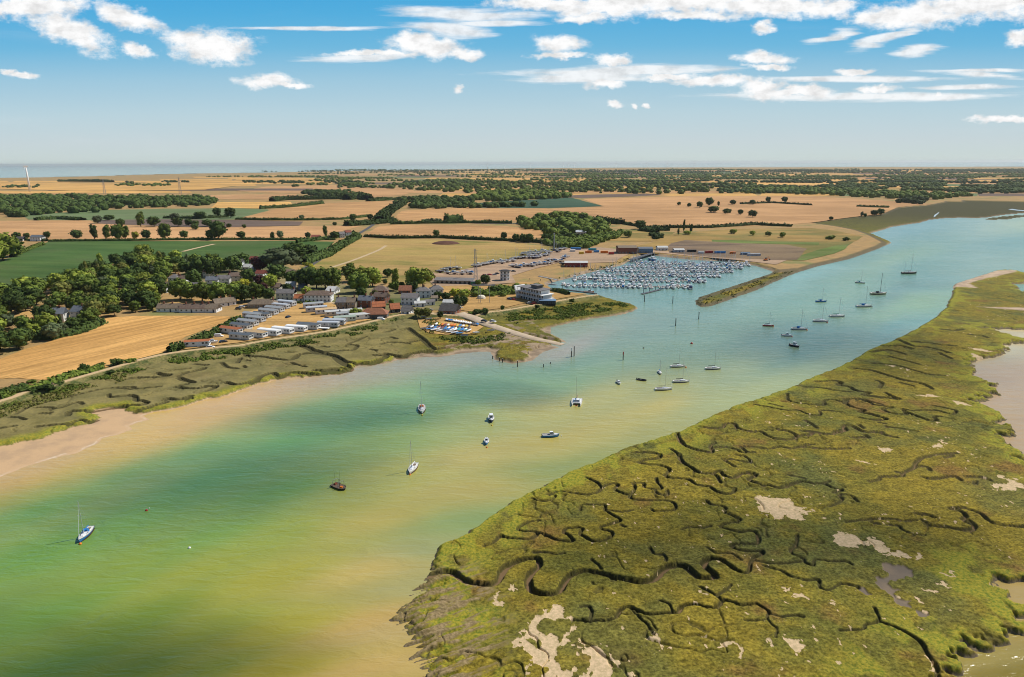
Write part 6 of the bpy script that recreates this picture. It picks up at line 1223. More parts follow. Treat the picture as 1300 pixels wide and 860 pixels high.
# ------------------------------------------------------------------ vehicles
def car_proto(paint, van=False):
    rt = empty('van' if van else 'car'); b = MB(); L = 4.9 if van else 4.3
    side = [(-L/2, .35), (L/2, .35), (L/2, .8), (L/2 - .9, .98), (L/2 - 1.0, 1.), (-L/2, 1.0)]
    b.add([(x, s * .87, z) for s in (-1, 1) for x, z in side], [tuple(range(6)), tuple(range(11, 5, -1))] + [(i, i + 6, (i + 1) % 6 + 6, (i + 1) % 6) for i in range(6)]); part(rt, 'body', b, paint)
    b = MB(); h = 1.95 if van else 1.45; cab = [(L/2 - 1.05, 1.), (L/2 - 1.6, h), (-L/2 + (.1 if van else .75), h), (-L/2 + .08, 1.)]
    b.add([(x, s * (.85 if z < 1.1 else .68), z) for s in (-1, 1) for x, z in cab], [(0, 1, 2, 3), (7, 6, 5, 4)] + [(i, i + 4, (i + 1) % 4 + 4, (i + 1) % 4) for i in range(4)]); part(rt, 'cabin', b, GLASS if not van else paint)
    b = MB(); b.box(-.25 if not van else -.3, 0, h - .02, 2.1 if not van else 3.4, 1.34, .07); part(rt, 'roof_panel', b, paint)
    for sx_ in (-1, 1):
        for sy_ in (-1, 1):
            b = MB(); b.cyl((sx_ * L * .31, sy_ * .7, .33), (sx_ * L * .31, sy_ * .9, .33), .33, .33, 12); wh = part(rt, 'wheel', b, TYRE); b = MB(); b.cyl((sx_ * L * .31, sy_ * .9, .33), (sx_ * L * .31, sy_ * .92, .33), .19, .19, 8); part(wh, 'rim', b, ALU)
    for s in (-.6, .6): b = MB(); b.box(L/2 + .0, s, .62, .06, .36, .16); part(rt, 'headlight', b, GEL)
    return rt
CP = {k: (car_proto(m_, k == 'vanw'), [0]) for k, m_ in (('red', REDM), ('black', BLACKM), ('blue', NAVY), ('white', GEL), ('vanw', WHITE), ('silver', GREYM))}
CARL = [(614.8,409.5,'black',-30,'dark car parked at the top of the slipway'),(625.7,410,'white',-30,'white car parked beside the slipway'),(647,381,'blue',-40,'dark blue car parked left of the three-deck building'),(652.5,381.6,'red',-40,'red car parked left of the three-deck building'),(673,386,'white',5,'white car parked in front of the three-deck building'),(677.5,386.6,'red',5,'red car parked in front of the three-deck building'),
 (366,404,'black',70,'black car parked among the grey caravans'),(283.6,435.5,'black',35,'dark car parked near the tarpaulined boat by the sea wall'),(267.5,442.5,'white',8,'white car parked right of the orange-roofed caravan'),(278,428.5,'vanw',10,'white van by the clipped hedge'),(615.5,350.5,'red',-10,'red car at the left end of the boatyard car row'),(621.5,350,'red',10,'second red car of the boatyard car row'),(631,348.5,'black',-10,'black car left of the octagonal lookout'),(628,350,'silver',5,'silver car between red and black cars in the boatyard'),(652,345.5,'black',0,'dark car right of the octagonal lookout'),(415.5,406,'blue',15,'blue car parked beside the cream caravan'),(484,407,'vanw',0,'small white van in front of the timber boathouse'),
 (603,362,'silver',0,'silver car by the foot of the lattice mast'),(584,392,'white',40,'white car behind the brick clubhouse'),(546,395,'silver',20,'silver car in the lane left of the brick clubhouse'),(312,390,'black',0,'dark car beside the stone bungalow'),(307,391,'white',20,'white car on the drive of the angled bungalow'),(303,393,'black',-10,'black car in front of the angled bungalow'),(540,349,'black',0,'dark car at the far left corner of the boatyard')]
for x, y, k, a, lab in CARL:
    p = P(x, y, ZL); zz = 2.9 if k in ('black', 'white') and 610 < x < 630 else ZL + .15; o = place(CP[k], (p.x, p.y, zz if zz < 2.5 else ZL + .35), rad(a)); tag(o, lab, 'van' if k == 'vanw' else 'car', 'parked vehicles')
# ------------------------------------------------------------------ boats
def hull_mb(L, B, fb, draft=.25, flare=.12, transom=.72, st_=11, sheer=.25, fine=2.2):
    V = []; prof = []
    for i in range(st_):
        t_ = i / (st_ - 1); x = -L / 2 + L * t_
        bb = B / 2 * (transom + (1 - transom) * math.sin(min(1, t_ / .42) * math.pi / 2)) if t_ < .42 else B / 2 * max(.015, 1 - ((t_ - .42) / .58) ** fine)
        zs = fb + sheer * max(0, (t_ - .35) / .65) ** 2; prof.append((x, bb, zs))
        for s, zf in ((1, 1.), (1 - flare, .45), (.72 - .1, 0.), (.0, -1), (-.62, 0.), (-(1 - flare), .45), (-1, 1.)):
            z = zs * zf if zf >= 0 else -draft * (1 - t_ ** 4); V.append((x - (.0 if zf > .5 else (.06 * L * (t_ ** 3) * (1 - max(zf, 0)))), bb * s, z))
    fs = [(i * 7 + j, i * 7 + j + 1, (i + 1) * 7 + j + 1, (i + 1) * 7 + j) for i in range(st_ - 1) for j in range(6)] + [(0, 6, 5, 4, 3, 2, 1), tuple((st_ - 1) * 7 + j for j in range(7))]
    b = MB(); b.add(V, fs); return b, prof
def deck_mb(prof, inset=.06, dz=-.05):
    b = MB(); n = len(prof); V = []
    for x, bb, z in prof: V += [(x, max(bb - inset, .01), z + dz), (x, -max(bb - inset, .01), z + dz)]
    b.add(V, [(2 * i, 2 * i + 1, 2 * i + 3, 2 * i + 2) for i in range(n - 1)]); return b
def rail_mb(prof, w=.09, h=.1):
    b = MB()
    for i in range(len(prof) - 1):
        for s in (-1, 1):
            a, c = prof[i], prof[i + 1]; b.add([(a[0], s * a[1], a[2]), (c[0], s * c[1], c[2]), (c[0], s * max(c[1] - w, 0), c[2] + h), (a[0], s * max(a[1] - w, 0), a[2] + h)], [(0, 1, 2, 3)])
    return b
def sail(L=9, hullm=GEL, cover=BLUEC, mastm=ALU, mast_h=None, hood=None, name='sailing_yacht', rig=True, deckm=DECKC, mizzen=False, boom=True, mr=.055, loc=(0, 0, 0)):
    rt = empty(name); B = L * .33; fb = .085 * L + .12; b, prof = hull_mb(L, B, fb); part(rt, 'hull', b, hullm, False)
    b = MB(); hb2, pr2 = hull_mb(L * .985, B * .965, fb * .16, draft=.3, sheer=0); part(rt, 'boot_stripe', hb2, ANTI if hullm is not ANTI else NAVY)
    d = part(rt, 'deck', deck_mb(prof), deckm); part(rt, 'toe_rail', rail_mb(prof, .05, .05), hullm if hullm in (GEL,) else WOODM)
    zc = fb; k = MB(); x0, x1 = -L * .05, L * .27; w0, w1 = B * .6, B * .34; h = .052 * L
    k.add([(x0, -w0/2, zc), (x1, -w1/2, zc + .1), (x1, w1/2, zc + .1), (x0, w0/2, zc), (x0, -w0/2 * .86, zc + h), (x1 - .35, -w1/2 * .7, zc + h * .8), (x1 - .35, w1/2 * .7, zc + h * .8), (x0, w0/2 * .86, zc + h)], [(4, 5, 6, 7), (0, 1, 5, 4), (1, 2, 6, 5), (2, 3, 7, 6), (3, 0, 4, 7)])
    cb = part(rt, 'coachroof', k, GEL); g = MB()
    for s in (-1, 1): g.add([(x0 + .3, s * (w0 / 2 * .965), zc + h * .35), (x1 - .6, s * (w1 / 2 * 1.02), zc + h * .4), (x1 - .7, s * (w1 / 2 * .92 + .02), zc + h * .72), (x0 + .3, s * (w0 / 2 * .91 + .02), zc + h * .78)], [(0, 1, 2, 3)])
    part(cb, 'window', g, GLASS)
    c = MB(); c.box(-L * .24, 0, fb - .035, L * .3, B * .42, .03); part(rt, 'cockpit', c, mat('cockpit_shadow_teak', (.2, .13, .08), .8)); c = MB()
    for s in (-1, 1): c.box(-L * .24, s * B * .25, fb - .05, L * .32, .12, .24)
    part(rt, 'coaming', c, GEL)
    if hood: c = MB(); c.box(-L * .07, 0, zc + .05, L * .13, w0 * .95, h + .45, 0, 0, .8); part(rt, 'spray_hood', c, hood)
    if rig:
        mh = mast_h or L * 1.22; m_ = MB(); xm = L * .09; m_.cyl((xm, 0, zc), (xm, 0, zc + mh), mr * 1.3, mr, 8); ms = part(rt, 'mast', m_, mastm); s_ = MB(); s_.cyl((xm, -B * .3, zc + mh * .58), (xm, B * .3, zc + mh * .58), mr * .5, mr * .5, 5); part(ms, 'spreaders', s_, mastm)
        r_ = MB()
        for q in ((L * .49, 0), (-L * .48, 0), (xm, B * .45), (xm, -B * .45)): r_.cyl((q[0], q[1], fb), (xm, 0, zc + mh * .98), .016, .016, 3)
        part(rt, 'rigging', r_, mastm)
        if boom: s_ = MB(); s_.cyl((xm - .1, 0, zc + h + .55), (xm - L * .4, 0, zc + h + .6), .17, .11, 8); part(rt, 'sail_cover', s_, cover)
        f_ = MB(); f_.cyl((L * .48, 0, fb + .3), (xm + .25, 0, zc + mh * .9), .05, .03, 5); part(rt, 'furled_sail', f_, GEL)
        if mizzen: m_ = MB(); m_.cyl((-L * .33, 0, zc), (-L * .33, 0, zc + mh * .7), mr, mr * .8, 6); part(rt, 'mizzen_mast', m_, mastm)
    elif boom: s_ = MB(); s_.box(-L * .05, 0, zc + h + .5, L * .4, .28, .28); part(rt, 'furled_cover', s_, cover)
    return rt
def motor(L=7, hullm=GEL, canopy=None, fly=False, open_=False, name='motorboat', stripe=None, out=True, cabinm=GEL):
    rt = empty(name); B = L * .36; fb = .11 * L + .2; b, prof = hull_mb(L, B, fb, transom=.9, sheer=.3, fine=2.6); part(rt, 'hull', b, hullm)
    part(rt, 'deck', deck_mb(prof), DECKC); part(rt, 'gunwale', rail_mb(prof, .1, .08), GEL)
    if stripe: q, _ = hull_mb(L * .99, B * .975, fb * .3, draft=.2, sheer=0, transom=.9); part(rt, 'boot_stripe', q, stripe)
    c = MB(); c.box(-L * .27, 0, fb - .04, L * .36, B * .66, .03); part(rt, 'cockpit', c, mat('cockpit_floor', (.32, .3, .27), .8))
    if not open_:
        k = MB(); x0, x1 = -L * .08, L * .22; w_ = B * .66; h = 1.15 if L > 5 else .8
        k.add([(x0, -w_/2, fb), (x1, -w_/2 * .8, fb + .1), (x1, w_/2 * .8, fb + .1), (x0, w_/2, fb), (x0, -w_/2 * .85, fb + h), (x1 - h * .65, -w_/2 * .7, fb + h), (x1 - h * .65, w_/2 * .7, fb + h), (x0, w_/2 * .85, fb + h)], [(4, 5, 6, 7), (0, 1, 5, 4), (1, 2, 6, 5), (2, 3, 7, 6), (3, 0, 4, 7)]); wh = part(rt, 'wheelhouse', k, cabinm)
        g = MB()
        for s in (-1, 1): g.add([(x0 + .15, s * (w_ / 2 * .945 + .015), fb + h * .45), (x1 - h * .42, s * (w_ / 2 * .84 + .015), fb + h * .5), (x1 - h * .68, s * (w_ / 2 * .76 + .015), fb + h * .85), (x0 + .15, s * (w_ / 2 * .885 + .015), fb + h * .86)], [(0, 1, 2, 3)])
        g.add([(x1 - h * .3 + .03, -w_ * .33, fb + h * .5), (x1 - h * .3 + .03, w_ * .33, fb + h * .5), (x1 - h * .58 + .03, w_ * .31, fb + h * .88), (x1 - h * .58 + .03, -w_ * .31, fb + h * .88)], [(0, 1, 2, 3)]); part(wh, 'window', g, GLASS)
        f_ = MB(); f_.box(L * .3, 0, fb + .02, L * .2, B * .36, .28, 0, 0, .75); part(rt, 'foredeck_cabin', f_, GEL)
        if fly: f_ = MB(); f_.box(x0 + .5, 0, fb + h, 1.9, w_ * .8, .5, 0, 0, 1.08); part(rt, 'flybridge', f_, GEL)
    if canopy: c = MB(); c.box(-L * .24, 0, fb + .1, L * .32, B * .72, 1.05, 0, 0, .84); part(rt, 'canopy', c, canopy)
    if out: c = MB(); c.box(-L / 2 - .22, 0, .25, .3, .32, .9); c.cyl((-L / 2 - .25, 0, -.3), (-L / 2 - .25, 0, .3), .08, .08, 6); part(rt, 'outboard', c, DGREY)
    return rt
def buoy(x, y, m_, r, label):
    p = P(x, y, 0); b = MB(); b.lathe([(.01, -r * .5), (r * .75, -r * .4), (r, .1 * r), (r * .85, r * .6), (r * .45, r * .95), (.01, r * 1.02)], 12); rt = empty('mooring_buoy', (p.x, p.y, 0)); part(rt, 'float', b, m_, True); b = MB(); b.cyl((0, 0, r * .95), (0, 0, r * 1.35), r * .12, r * .12, 6); b.cyl((-r * .2, 0, r * 1.35), (r * .2, 0, r * 1.35), r * .07, r * .07, 5); part(rt, 'ring', b, GREYM); tag(rt, label, 'buoy', 'mooring buoys')
def put(o, x, y, deg, label, cat, group='boats on swinging moorings'):
    p = P(x, y, 0); o.location = (p.x, p.y, 0); o.rotation_euler = (rad(random.uniform(-1.5, 1.5)), 0, rad(deg)); tag(o, label, cat, group)
def put2(o, st_, bw, label, cat, group='boats on swinging moorings'):
    a, b_ = P(*st_), P(*bw); c_ = (a + b_) / 2; o.location = (c_.x, c_.y, 0); o.rotation_euler = (rad(1), 0, math.atan2(b_.y - a.y, b_.x - a.x)); tag(o, label, cat, group)
# headings: 0 = bow to the right of the photograph, -90 = bow towards the camera
put2(sail(8.2, HULLBLUE, BLUEC, hood=BLUEC, mr=.075), (115.5, 672), (101.5, 689), 'blue-hulled sailing boat with white deck alone at lower left', 'sailboat')
put2(sail(9.8, GEL, REDM, hood=ORANGEM, mr=.08, mast_h=12), (535.5, 516), (535.8, 526), 'white sailing yacht with orange cockpit cloth seen bow-on', 'sailboat')
put2(sail(8.2, GEL, WHITE, mr=.07), (527.5, 591), (520.5, 602), 'plain white sailing yacht nearest the middle of the channel', 'sailboat')
put2(motor(6.8, NAVY, None, True, name='motorboat'), (623, 529), (624.5, 538.5), 'white-topped motorboat with dark hull right of the bow-on yacht', 'motorboat')
put2(motor(5.2, HULLBLUE, None, open_=False), (618, 558), (617.5, 567), 'small blue and white fishing boat below the dark-hulled motorboat', 'motorboat')
put(motor(6.4, HULLBLUE, None), 699.5, 554.5, 2, 'blue-hulled day boat lying side-on with white cuddy', 'motorboat')
# catamaran
rt = empty('catamaran')
for s in (-1, 1): b, prof = hull_mb(8.6, 1.25, .95, transom=.8); o = part(rt, 'hull', b, GEL); o.location = (0, s * 1.75, 0); d = part(rt, 'deck', deck_mb(prof), DECKC); d.location = (0, s * 1.75, 0)
b = MB(); b.box(-.6, 0, .75, 5.2, 3.2, .35); part(rt, 'bridge_deck', b, GEL); b = MB(); b.box(-.2, 0, 1.1, 3.2, 2.7, .85, 0, 0, .8); k = part(rt, 'cabin', b, GEL); b = MB(); b.box(-.2, 0, 1.4, 2.98, 2.5, .3); part(k, 'window', b, GLASS)
b = MB(); b.cyl((.5, 0, 1.9), (.5, 0, 12), .08, .06, 8); ms = part(rt, 'mast', b, ALU); b = MB(); b.cyl((.5, -1.1, 8), (.5, 1.1, 8), .035, .035, 5); part(ms, 'spreaders', b, ALU); b = MB(); b.cyl((.4, 0, 2.7), (-3, 0, 2.8), .2, .14, 8); part(rt, 'sail_cover', b, MAROON); b = MB(); b.box(4.4, 0, .35, .3, .7, .4); part(rt, 'fender', b, REDM)
put2(rt, (733, 508), (731.5, 517), 'white twin-hulled catamaran with red fender at its bow', 'catamaran')
# old work raft
rt = empty('work_raft'); b, prof = hull_mb(6.2, 2.9, .55, transom=.95, sheer=.25, fine=4); part(rt, 'hull', b, ROCKM); part(rt, 'deck', deck_mb(prof, .1, -.02), WOODM)
for x in (-1.7, .9):
    b = MB(); pts_ = [(x, -1.2, .5), (x, -1.2, 2.0), (x, -.85, 2.5), (x, .85, 2.5), (x, 1.2, 2.0), (x, 1.2, .5)]
    for i in range(5): b.cyl(pts_[i], pts_[i + 1], .06, .06, 6)
    part(rt, 'hoop', b, GREYM)
b = MB(); b.cyl((.2, 0, .5), (.2, 0, 3.2), .07, .05, 6); part(rt, 'post', b, BLACKM); b = MB(); b.cyl((-2.7, .6, .5), (-3.0, .6, 5.2), .03, .02, 5); part(rt, 'pole', b, DGREY); b = MB(); b.cyl((-.9, 1.1, .5), (-.9, 1.1, 5.4), .03, .02, 5); part(rt, 'pole', b, DGREY)
b = MB(); b.box(-2.1, .2, .52, .8, 1.1, .45, .2, 0, .8); part(rt, 'crate', b, mat('rust', (.25, .07, .03))); b = MB(); b.box(1.4, -.3, .52, .9, .9, .5, .4, 0, .8); part(rt, 'tackle', b, ORANGEM); b = MB(); b.cyl((2.2, .6, .5), (2.2, .6, 1.5), .12, .12, 8); part(rt, 'bollard', b, ROCKM)
put2(rt, (423, 616), (439, 623), 'dark wooden work raft with steel hoops and thin poles', 'raft')
put(motor(4.6, GEL, None, open_=False), 785.4, 487, -80, 'small round white launch with blue interior left of the black dinghy', 'motorboat')
rt = empty('inflatable_dinghy'); b = MB()
for s in (-1, 1): b.cyl((-2.2, s * .75, .25), (1.4, s * .7, .3), .3, .3, 8); b.cyl((1.4, s * .7, .3), (2.4, 0, .45), .3, .22, 8)
part(rt, 'tube', b, BLACKM); b = MB(); b.box(-.4, 0, .1, 3.4, 1.1, .12); part(rt, 'floor', b, DGREY); b = MB(); b.box(-.4, 0, .3, .5, 1.1, .25); part(rt, 'thwart', b, DGREY); b = MB(); b.box(-2.4, 0, .1, .35, .35, .8); part(rt, 'outboard', b, BLACKM)
put(rt, 814.5, 483, -30, 'black inflatable dinghy right of the round white launch', 'dinghy')
put(sail(5.6, GEL, BLUEC, mr=.04), 837.5, 474, -92, 'tiny white yacht with blue cover seen bow-on', 'sailboat')
put(sail(7.6, GEL, DGREY, mr=.045), 860.5, 466, 2, 'grey-white sailing yacht with orange buoy at its bow', 'sailboat')
put(sail(8., GEL, DGREY, mr=.045), 864.8, 485.3, 0, 'white yacht with dark boom cover, middle of the three alike', 'sailboat')
put(sail(8., GEL, DGREY, mr=.045), 842.6, 495, 2, 'white yacht with dark boom cover nearest the camera', 'sailboat')
put(sail(8., GEL, DGREY, mr=.045), 905.4, 468.8, -2, 'white yacht with dark boom cover furthest right of the three', 'sailboat')
put(sail(6.8, REDM, NAVY, mr=.06), 975.4, 414.2, -15, 'small red-hulled sailing boat', 'sailboat')
put(sail(9.8, GEL, BLUEC, hood=BLUEC, mr=.065), 1014.8, 418.6, -8, 'white sailing yacht with blue hood beside the black-hulled motorboat', 'sailboat')
put(motor(5.8, GEL, None), 999, 427, -20, 'small white motorboat left of the black-hulled one', 'motorboat')
put(motor(6.4, BLACKM, None, True), 1008.7, 440, -60, 'white-cabined motorboat with black hull', 'motorboat')
put(sail(9.6, GEL, WHITE, mr=.065), 1042, 408.5, -12, 'white sailing yacht left of the green-covered yacht', 'sailboat')
put(sail(8, HULLBLUE, BLUEC, rig=True, hood=BLUEC, deckm=BLUEC, mr=.05), 1042.6, 383.5, -4, 'sailing boat wholly wrapped in bright blue covers', 'sailboat')
put(sail(10.5, GEL, GREENP, mr=.06), 1063, 402.2, 0, 'white sailing yacht with dark green boom cover', 'sailboat')
put(sail(11.4, GEL, BLUEC, hood=BLUEC, mr=.075), 1097, 389.6, 2, 'white sailing yacht with blue hood left of the cream-hulled yacht', 'sailboat')
put(sail(12.6, CREAMHULL, BLACKM, mastm=DGREY, hood=BLACKM, mr=.11), 1115.3, 373.8, 0, 'cream-hulled yacht with dark mast and black covers', 'sailboat')
put(sail(8, GEL, TEAL, hood=TEAL, mr=.06), 1092, 359.5, -40, 'small pale yacht with teal cover furthest up the channel but one', 'sailboat')
put(sail(14, GREENP if False else DGREY, DGREY, mizzen=True, mr=.08), 1154.3, 347.4, 0, 'dark-hulled two-masted boat furthest up the channel', 'sailboat')
for a in [(102, 691, ORANGEM, .42, 'orange buoy at the bow of the blue-hulled boat'), (186, 648.5, REDM, .42, 'red buoy in open water right of the blue-hulled boat'), (189.5, 645.5, WHITE, .18, 'tiny white pick-up buoy beside the red buoy'), (240.5, 696, WHITE, .38, 'lone white buoy at lower left'), (536, 527.5, YELLOWM, .4, 'yellow buoy at the bow of the bow-on yacht'), (520.5, 603, ORANGEM, .35, 'orange buoy below the plain white yacht'), (624.5, 540.5, YELLOWM, .36, 'yellow buoy below the dark-hulled motorboat'), (618, 568.5, ORANGEM, .36, 'orange buoy below the small blue fishing boat'), (713, 554, WHITE, .25, 'white buoy ahead of the blue day boat'), (870.5, 466.8, ORANGEM, .5, 'orange buoy ahead of the grey-white yacht'), (878, 436.5, REDM, .75, 'lone red buoy in mid channel'), (817, 442.3, DGREY, .5, 'small dark float left of the lone red buoy'), (1024.5, 419.5, ORANGEM, .5, 'orange buoy right of the blue-hooded yacht'), (1050, 409.8, REDM, .5, 'red buoy right of the white yacht at mid channel'), (1005.5, 428, REDM, .45, 'red buoy between the two small motorboats'), (1107, 390, DGREY, .5, 'dark buoy right of the blue-hooded far yacht'), (982, 414.8, ORANGEM, .4, 'orange buoy right of the red-hulled boat')]: buoy(*a)
# ------------------------------------------------------------------ channel piles
def pile(x, y, h, r, label, top=None, z=0.):
    p = P(x, y, z); rt = empty('timber_pile', (p.x, p.y, 0)); b = MB(); b.cyl((0, 0, -1), (0, 0, h), r, r * .9, 8); part(rt, 'post', b, ROCKM)
    b = MB(); b.cyl((0, 0, h), (0, 0, h + .12), r * 1.15, r * .5, 8); part(rt, 'cap', b, GREYM)
    if top: b = MB(); b.cyl((0, 0, h * .66), (0, 0, h + .05), r * 1.12, r * 1.12, 8); part(rt, 'painted_band', b, top)
    tag(rt, label, 'post', 'channel marker piles')
for a in [(791, 457.5, 4.6, .25, 'pile with red top left of the moored yachts', REDM), (725.3, 453.5, 5., .25, 'left pile of the pair off the slipway, white topped', WHITE), (728.8, 452.5, 5.6, .25, 'right pile of the pair off the slipway'), (857.7, 414, 5., .28, 'grey pile nearest the breakwater tip, lower one'), (887, 405.5, 5., .28, 'grey pile just below the breakwater tip'), (854, 385.5, 5.5, .28, 'grey pile right of the basin mouth pontoon'), (818, 383.5, 5., .28, 'grey pile left at the basin mouth'), (690, 466.5, 1.8, .2, 'short stump off the slip foreshore'), (699, 462, 1.0, .2, 'lowest stump off the slip foreshore'), (657, 466, 3.2, .22, 'tallest dark post at the weedy mound'), (638, 460.5, 2.2, .25, 'dark post right of the mooring chains on the weedy mound'), (634, 459, 2.0, .25, 'middle dark post on the weedy mound'), (625.5, 456, 1.8, .25, 'leftmost dark post on the weedy mound'), (670.5, 451, 2., .2, 'dark post at the right of the weedy mound'), (712, 435.8, 1.6, .15, 'slender post at the foot of the slipway')]: pile(*a)
# ------------------------------------------------------------------ basin: pontoons and berths
def stone_pontoon(pa, pb, w_, label, fingers=0, z=.0, mats=CONC):
    a, b_ = P(*pa), P(*pb); L = (b_ - a).length; yaw = math.atan2(b_.y - a.y, b_.x - a.x); c = (a + b_) / 2; rt = empty('pontoon', (c.x, c.y, 0), yaw); tag(rt, label, 'pontoon', 'marina pontoons')
    m_ = MB(); m_.box(0, 0, .1, L, w_, .45); part(rt, 'walkway', m_, mats); m_ = MB()
    for i in range(fingers):
        x = -L / 2 + (i + .5) * L / fingers
        for s in (-1, 1): m_.box(x, s * (w_ / 2 + 3.6), .12, .7, 7.2, .4)
    if fingers: part(rt, 'finger', m_, mats)
    k = max(3, int(L / 30))
    for i in range(k): m_ = MB(); m_.cyl((-L / 2 + (i + .5) * L / k, w_ / 2 + .25, -1), (-L / 2 + (i + .5) * L / k, w_ / 2 + .25, 3.4), .22, .2, 8); part(rt, 'guide_pile', m_, DGREY)
    return rt, c, L, yaw
ROWS = [((712, 362.5), (879, 365.2)), ((726, 355.2), (897, 357.5)), ((750, 349.3), (915, 350.6)), ((768, 344.), (930, 345.2)), ((790, 339.2), (942, 340.6)), ((806, 334.6), (952, 336.8))]
MPR = {}
def mp(k):
    if k not in MPR:
        f = {'s1': lambda: sail(9.5, GEL, BLUEC, mr=.075), 's2': lambda: sail(8.5, GEL, NAVY, hood=NAVY, mr=.075), 's3': lambda: sail(10, NAVY, WHITE, mr=.08), 's4': lambda: sail(9, GEL, MAROON, mr=.075), 's5': lambda: sail(9.2, GEL, GREENP, hood=BLUEC, mr=.075), 'm1': lambda: motor(8.5, GEL, None, True), 'm2': lambda: motor(7.6, GEL, BLUEC), 'm3': lambda: motor(9.5, GEL, NAVY, True), 'm4': lambda: motor(7, NAVY, None), 'm5': lambda: motor(10.5, GEL, None, True), 'm6': lambda: motor(7.5, MAROON, None)}[k]
        MPR[k] = (f(), [0])
    return MPR[k]
MD = {'s1': ('white yacht with blue boom cover', 'sailboat'), 's2': ('white yacht with navy hood', 'sailboat'), 's3': ('navy-hulled yacht', 'sailboat'), 's4': ('white yacht with maroon boom cover', 'sailboat'), 's5': ('white yacht with green boom cover', 'sailboat'), 'm1': ('white flybridge motorboat', 'motorboat'), 'm2': ('white motorboat with blue canopy', 'motorboat'), 'm3': ('large white motorboat with navy canopy', 'motorboat'), 'm4': ('navy-hulled motorboat', 'motorboat'), 'm5': ('large white motor cruiser', 'motorboat'), 'm6': ('maroon-hulled motorboat', 'motorboat')}
RN = ['nearest', 'second', 'third', 'fourth', 'fifth', 'farthest']
rs = np.random.RandomState(21)
for ri, (a, b_) in enumerate(ROWS):
    rt, c, L, yaw = stone_pontoon(a, b_, 1.8, f"{RN[ri]} of the long marina pontoons counting from the camera", int(L / 9) if False else 14)
    n = int(L / 4.35)
    for s, side in ((-1, 'near'), (1, 'far')):
        cnt = 0
        for i in range(n):
            if rs.rand() < (.08 if s == -1 else .2): continue
            k = str(rs.choice(list(MD), p=[.2, .06, .04, .04, .04, .22, .09, .1, .04, .15, .02])); x = -L / 2 + (i + .5) * L / n + rs.uniform(-.4, .4); yy_ = s * (1.2 + 4.9)
            wx = c.x + math.cos(yaw) * x - math.sin(yaw) * yy_; wy = c.y + math.sin(yaw) * x + math.cos(yaw) * yy_
            o = place(mp(k), (wx, wy, 0), yaw + (-math.pi / 2 if (rs.rand() < .65) == (s == -1) else math.pi / 2) + rs.uniform(-.04, .04), rs.uniform(.92, 1.14))
            tag(o, f"{MD[k][0]}, {ordn(cnt)} from left on {side} side of {RN[ri]} marina pontoon", MD[k][1], 'boats berthed in the marina basin'); cnt += 1
stone_pontoon((704, 366.4), (757, 373.4), 2.6, 'bare outer pontoon left of the basin mouth', 0, mats=DGREY); stone_pontoon((815, 374), (838, 368.2), 2.6, 'short angled pontoon at the basin mouth', 0, mats=DGREY)
stone_pontoon((665, 358), (706, 362), 2., 'walkway bridge from the bank to the nearest pontoon', 0, mats=GREYM)
o = motor(8, ORANGEM, None); p = P(748, 371.6); o.location = (p.x, p.y, 0); o.rotation_euler = (0, 0, rad(-12)); tag(o, 'orange work boat alongside the bare outer pontoon', 'motorboat', 'boats berthed in the marina basin')
o = motor(14, HULLBLUE, None, True); p = P(829, 331); o.location = (p.x, p.y, 0); o.rotation_euler = (0, 0, rad(-80)); o.scale = (1.2, 1.2, 1.3); tag(o, 'big blue and white fishing vessel at the head of the basin', 'fishing boat', 'boats berthed in the marina basin')
# footbridge over the inlet
p0, p1 = P(684, 350, 3), P(707, 357, 1.5); c = (p0 + p1) / 2; rt = empty('footbridge', (c.x, c.y, 0), math.atan2(p1.y - p0.y, p1.x - p0.x)); L = (p1 - p0).length; tag(rt, 'grey access bridge sloping down from bank to the basin', 'footbridge'); b = MB(); b.box(0, 0, 2.3, L, 1.8, .25); part(rt, 'walkway', b, GREYM)
for s in (-1, 1): b = MB(); b.box(0, s * .9, 3.4, L, .08, .08); [b.box(-L / 2 + i * L / 12, s * .9, 2.5, .06, .06, .95) for i in range(13)]; part(rt, 'railing', b, GREYM)
# ------------------------------------------------------------------ boatyard: boats ashore on stands
STK = {}
def shore_boat(k):
    if k not in STK:
        o = {'s': lambda: sail(9, GEL, BLUEC, mr=.085), 'sn': lambda: sail(8.5, GEL, BLUEC, rig=False), 'n': lambda: sail(9, NAVY, WHITE, mr=.085), 'nn': lambda: sail(9, NAVY, DGREY, rig=False), 'm': lambda: motor(8, GEL, None, True), 'b': lambda: motor(7.5, GEL, BLUEC), 'y': lambda: motor(8, GEL, YELLOWM), 'r': lambda: motor(8, MAROON, None)}[k]()
        b = MB(); [b.cyl((x, s * 1.6, -1.55), (x, s * 1.0, .1), .09, .07, 5) for x in (-2.4, 0, 2.2) for s in (-1, 1)]; b.box(0, 0, -1.55, 6, .5, .35); part(o, 'cradle', b, DGREY)
        b = MB(); b.add([(-2.2, -.12, 0), (1.6, -.12, 0), (1., -.12, -1.2), (-1.2, -.12, -1.2), (-2.2, .12, 0), (1.6, .12, 0), (1., .12, -1.2), (-1.2, .12, -1.2)], [(0, 1, 2, 3)[::-1], (4, 5, 6, 7), (3, 2, 6, 7), (0, 3, 7, 4), (1, 5, 6, 2)]); part(o, 'keel', b, ANTI)
        STK[k] = (o, [0])
    return STK[k]
SDS = {'s': 'white yacht with blue boom cover ashore', 'sn': 'mastless white yacht ashore', 'n': 'navy yacht ashore with mast', 'nn': 'mastless navy yacht ashore', 'm': 'white flybridge motorboat ashore', 'b': 'white motorboat with blue canopy ashore', 'y': 'white motorboat with yellow cover ashore', 'r': 'maroon motorboat ashore'}
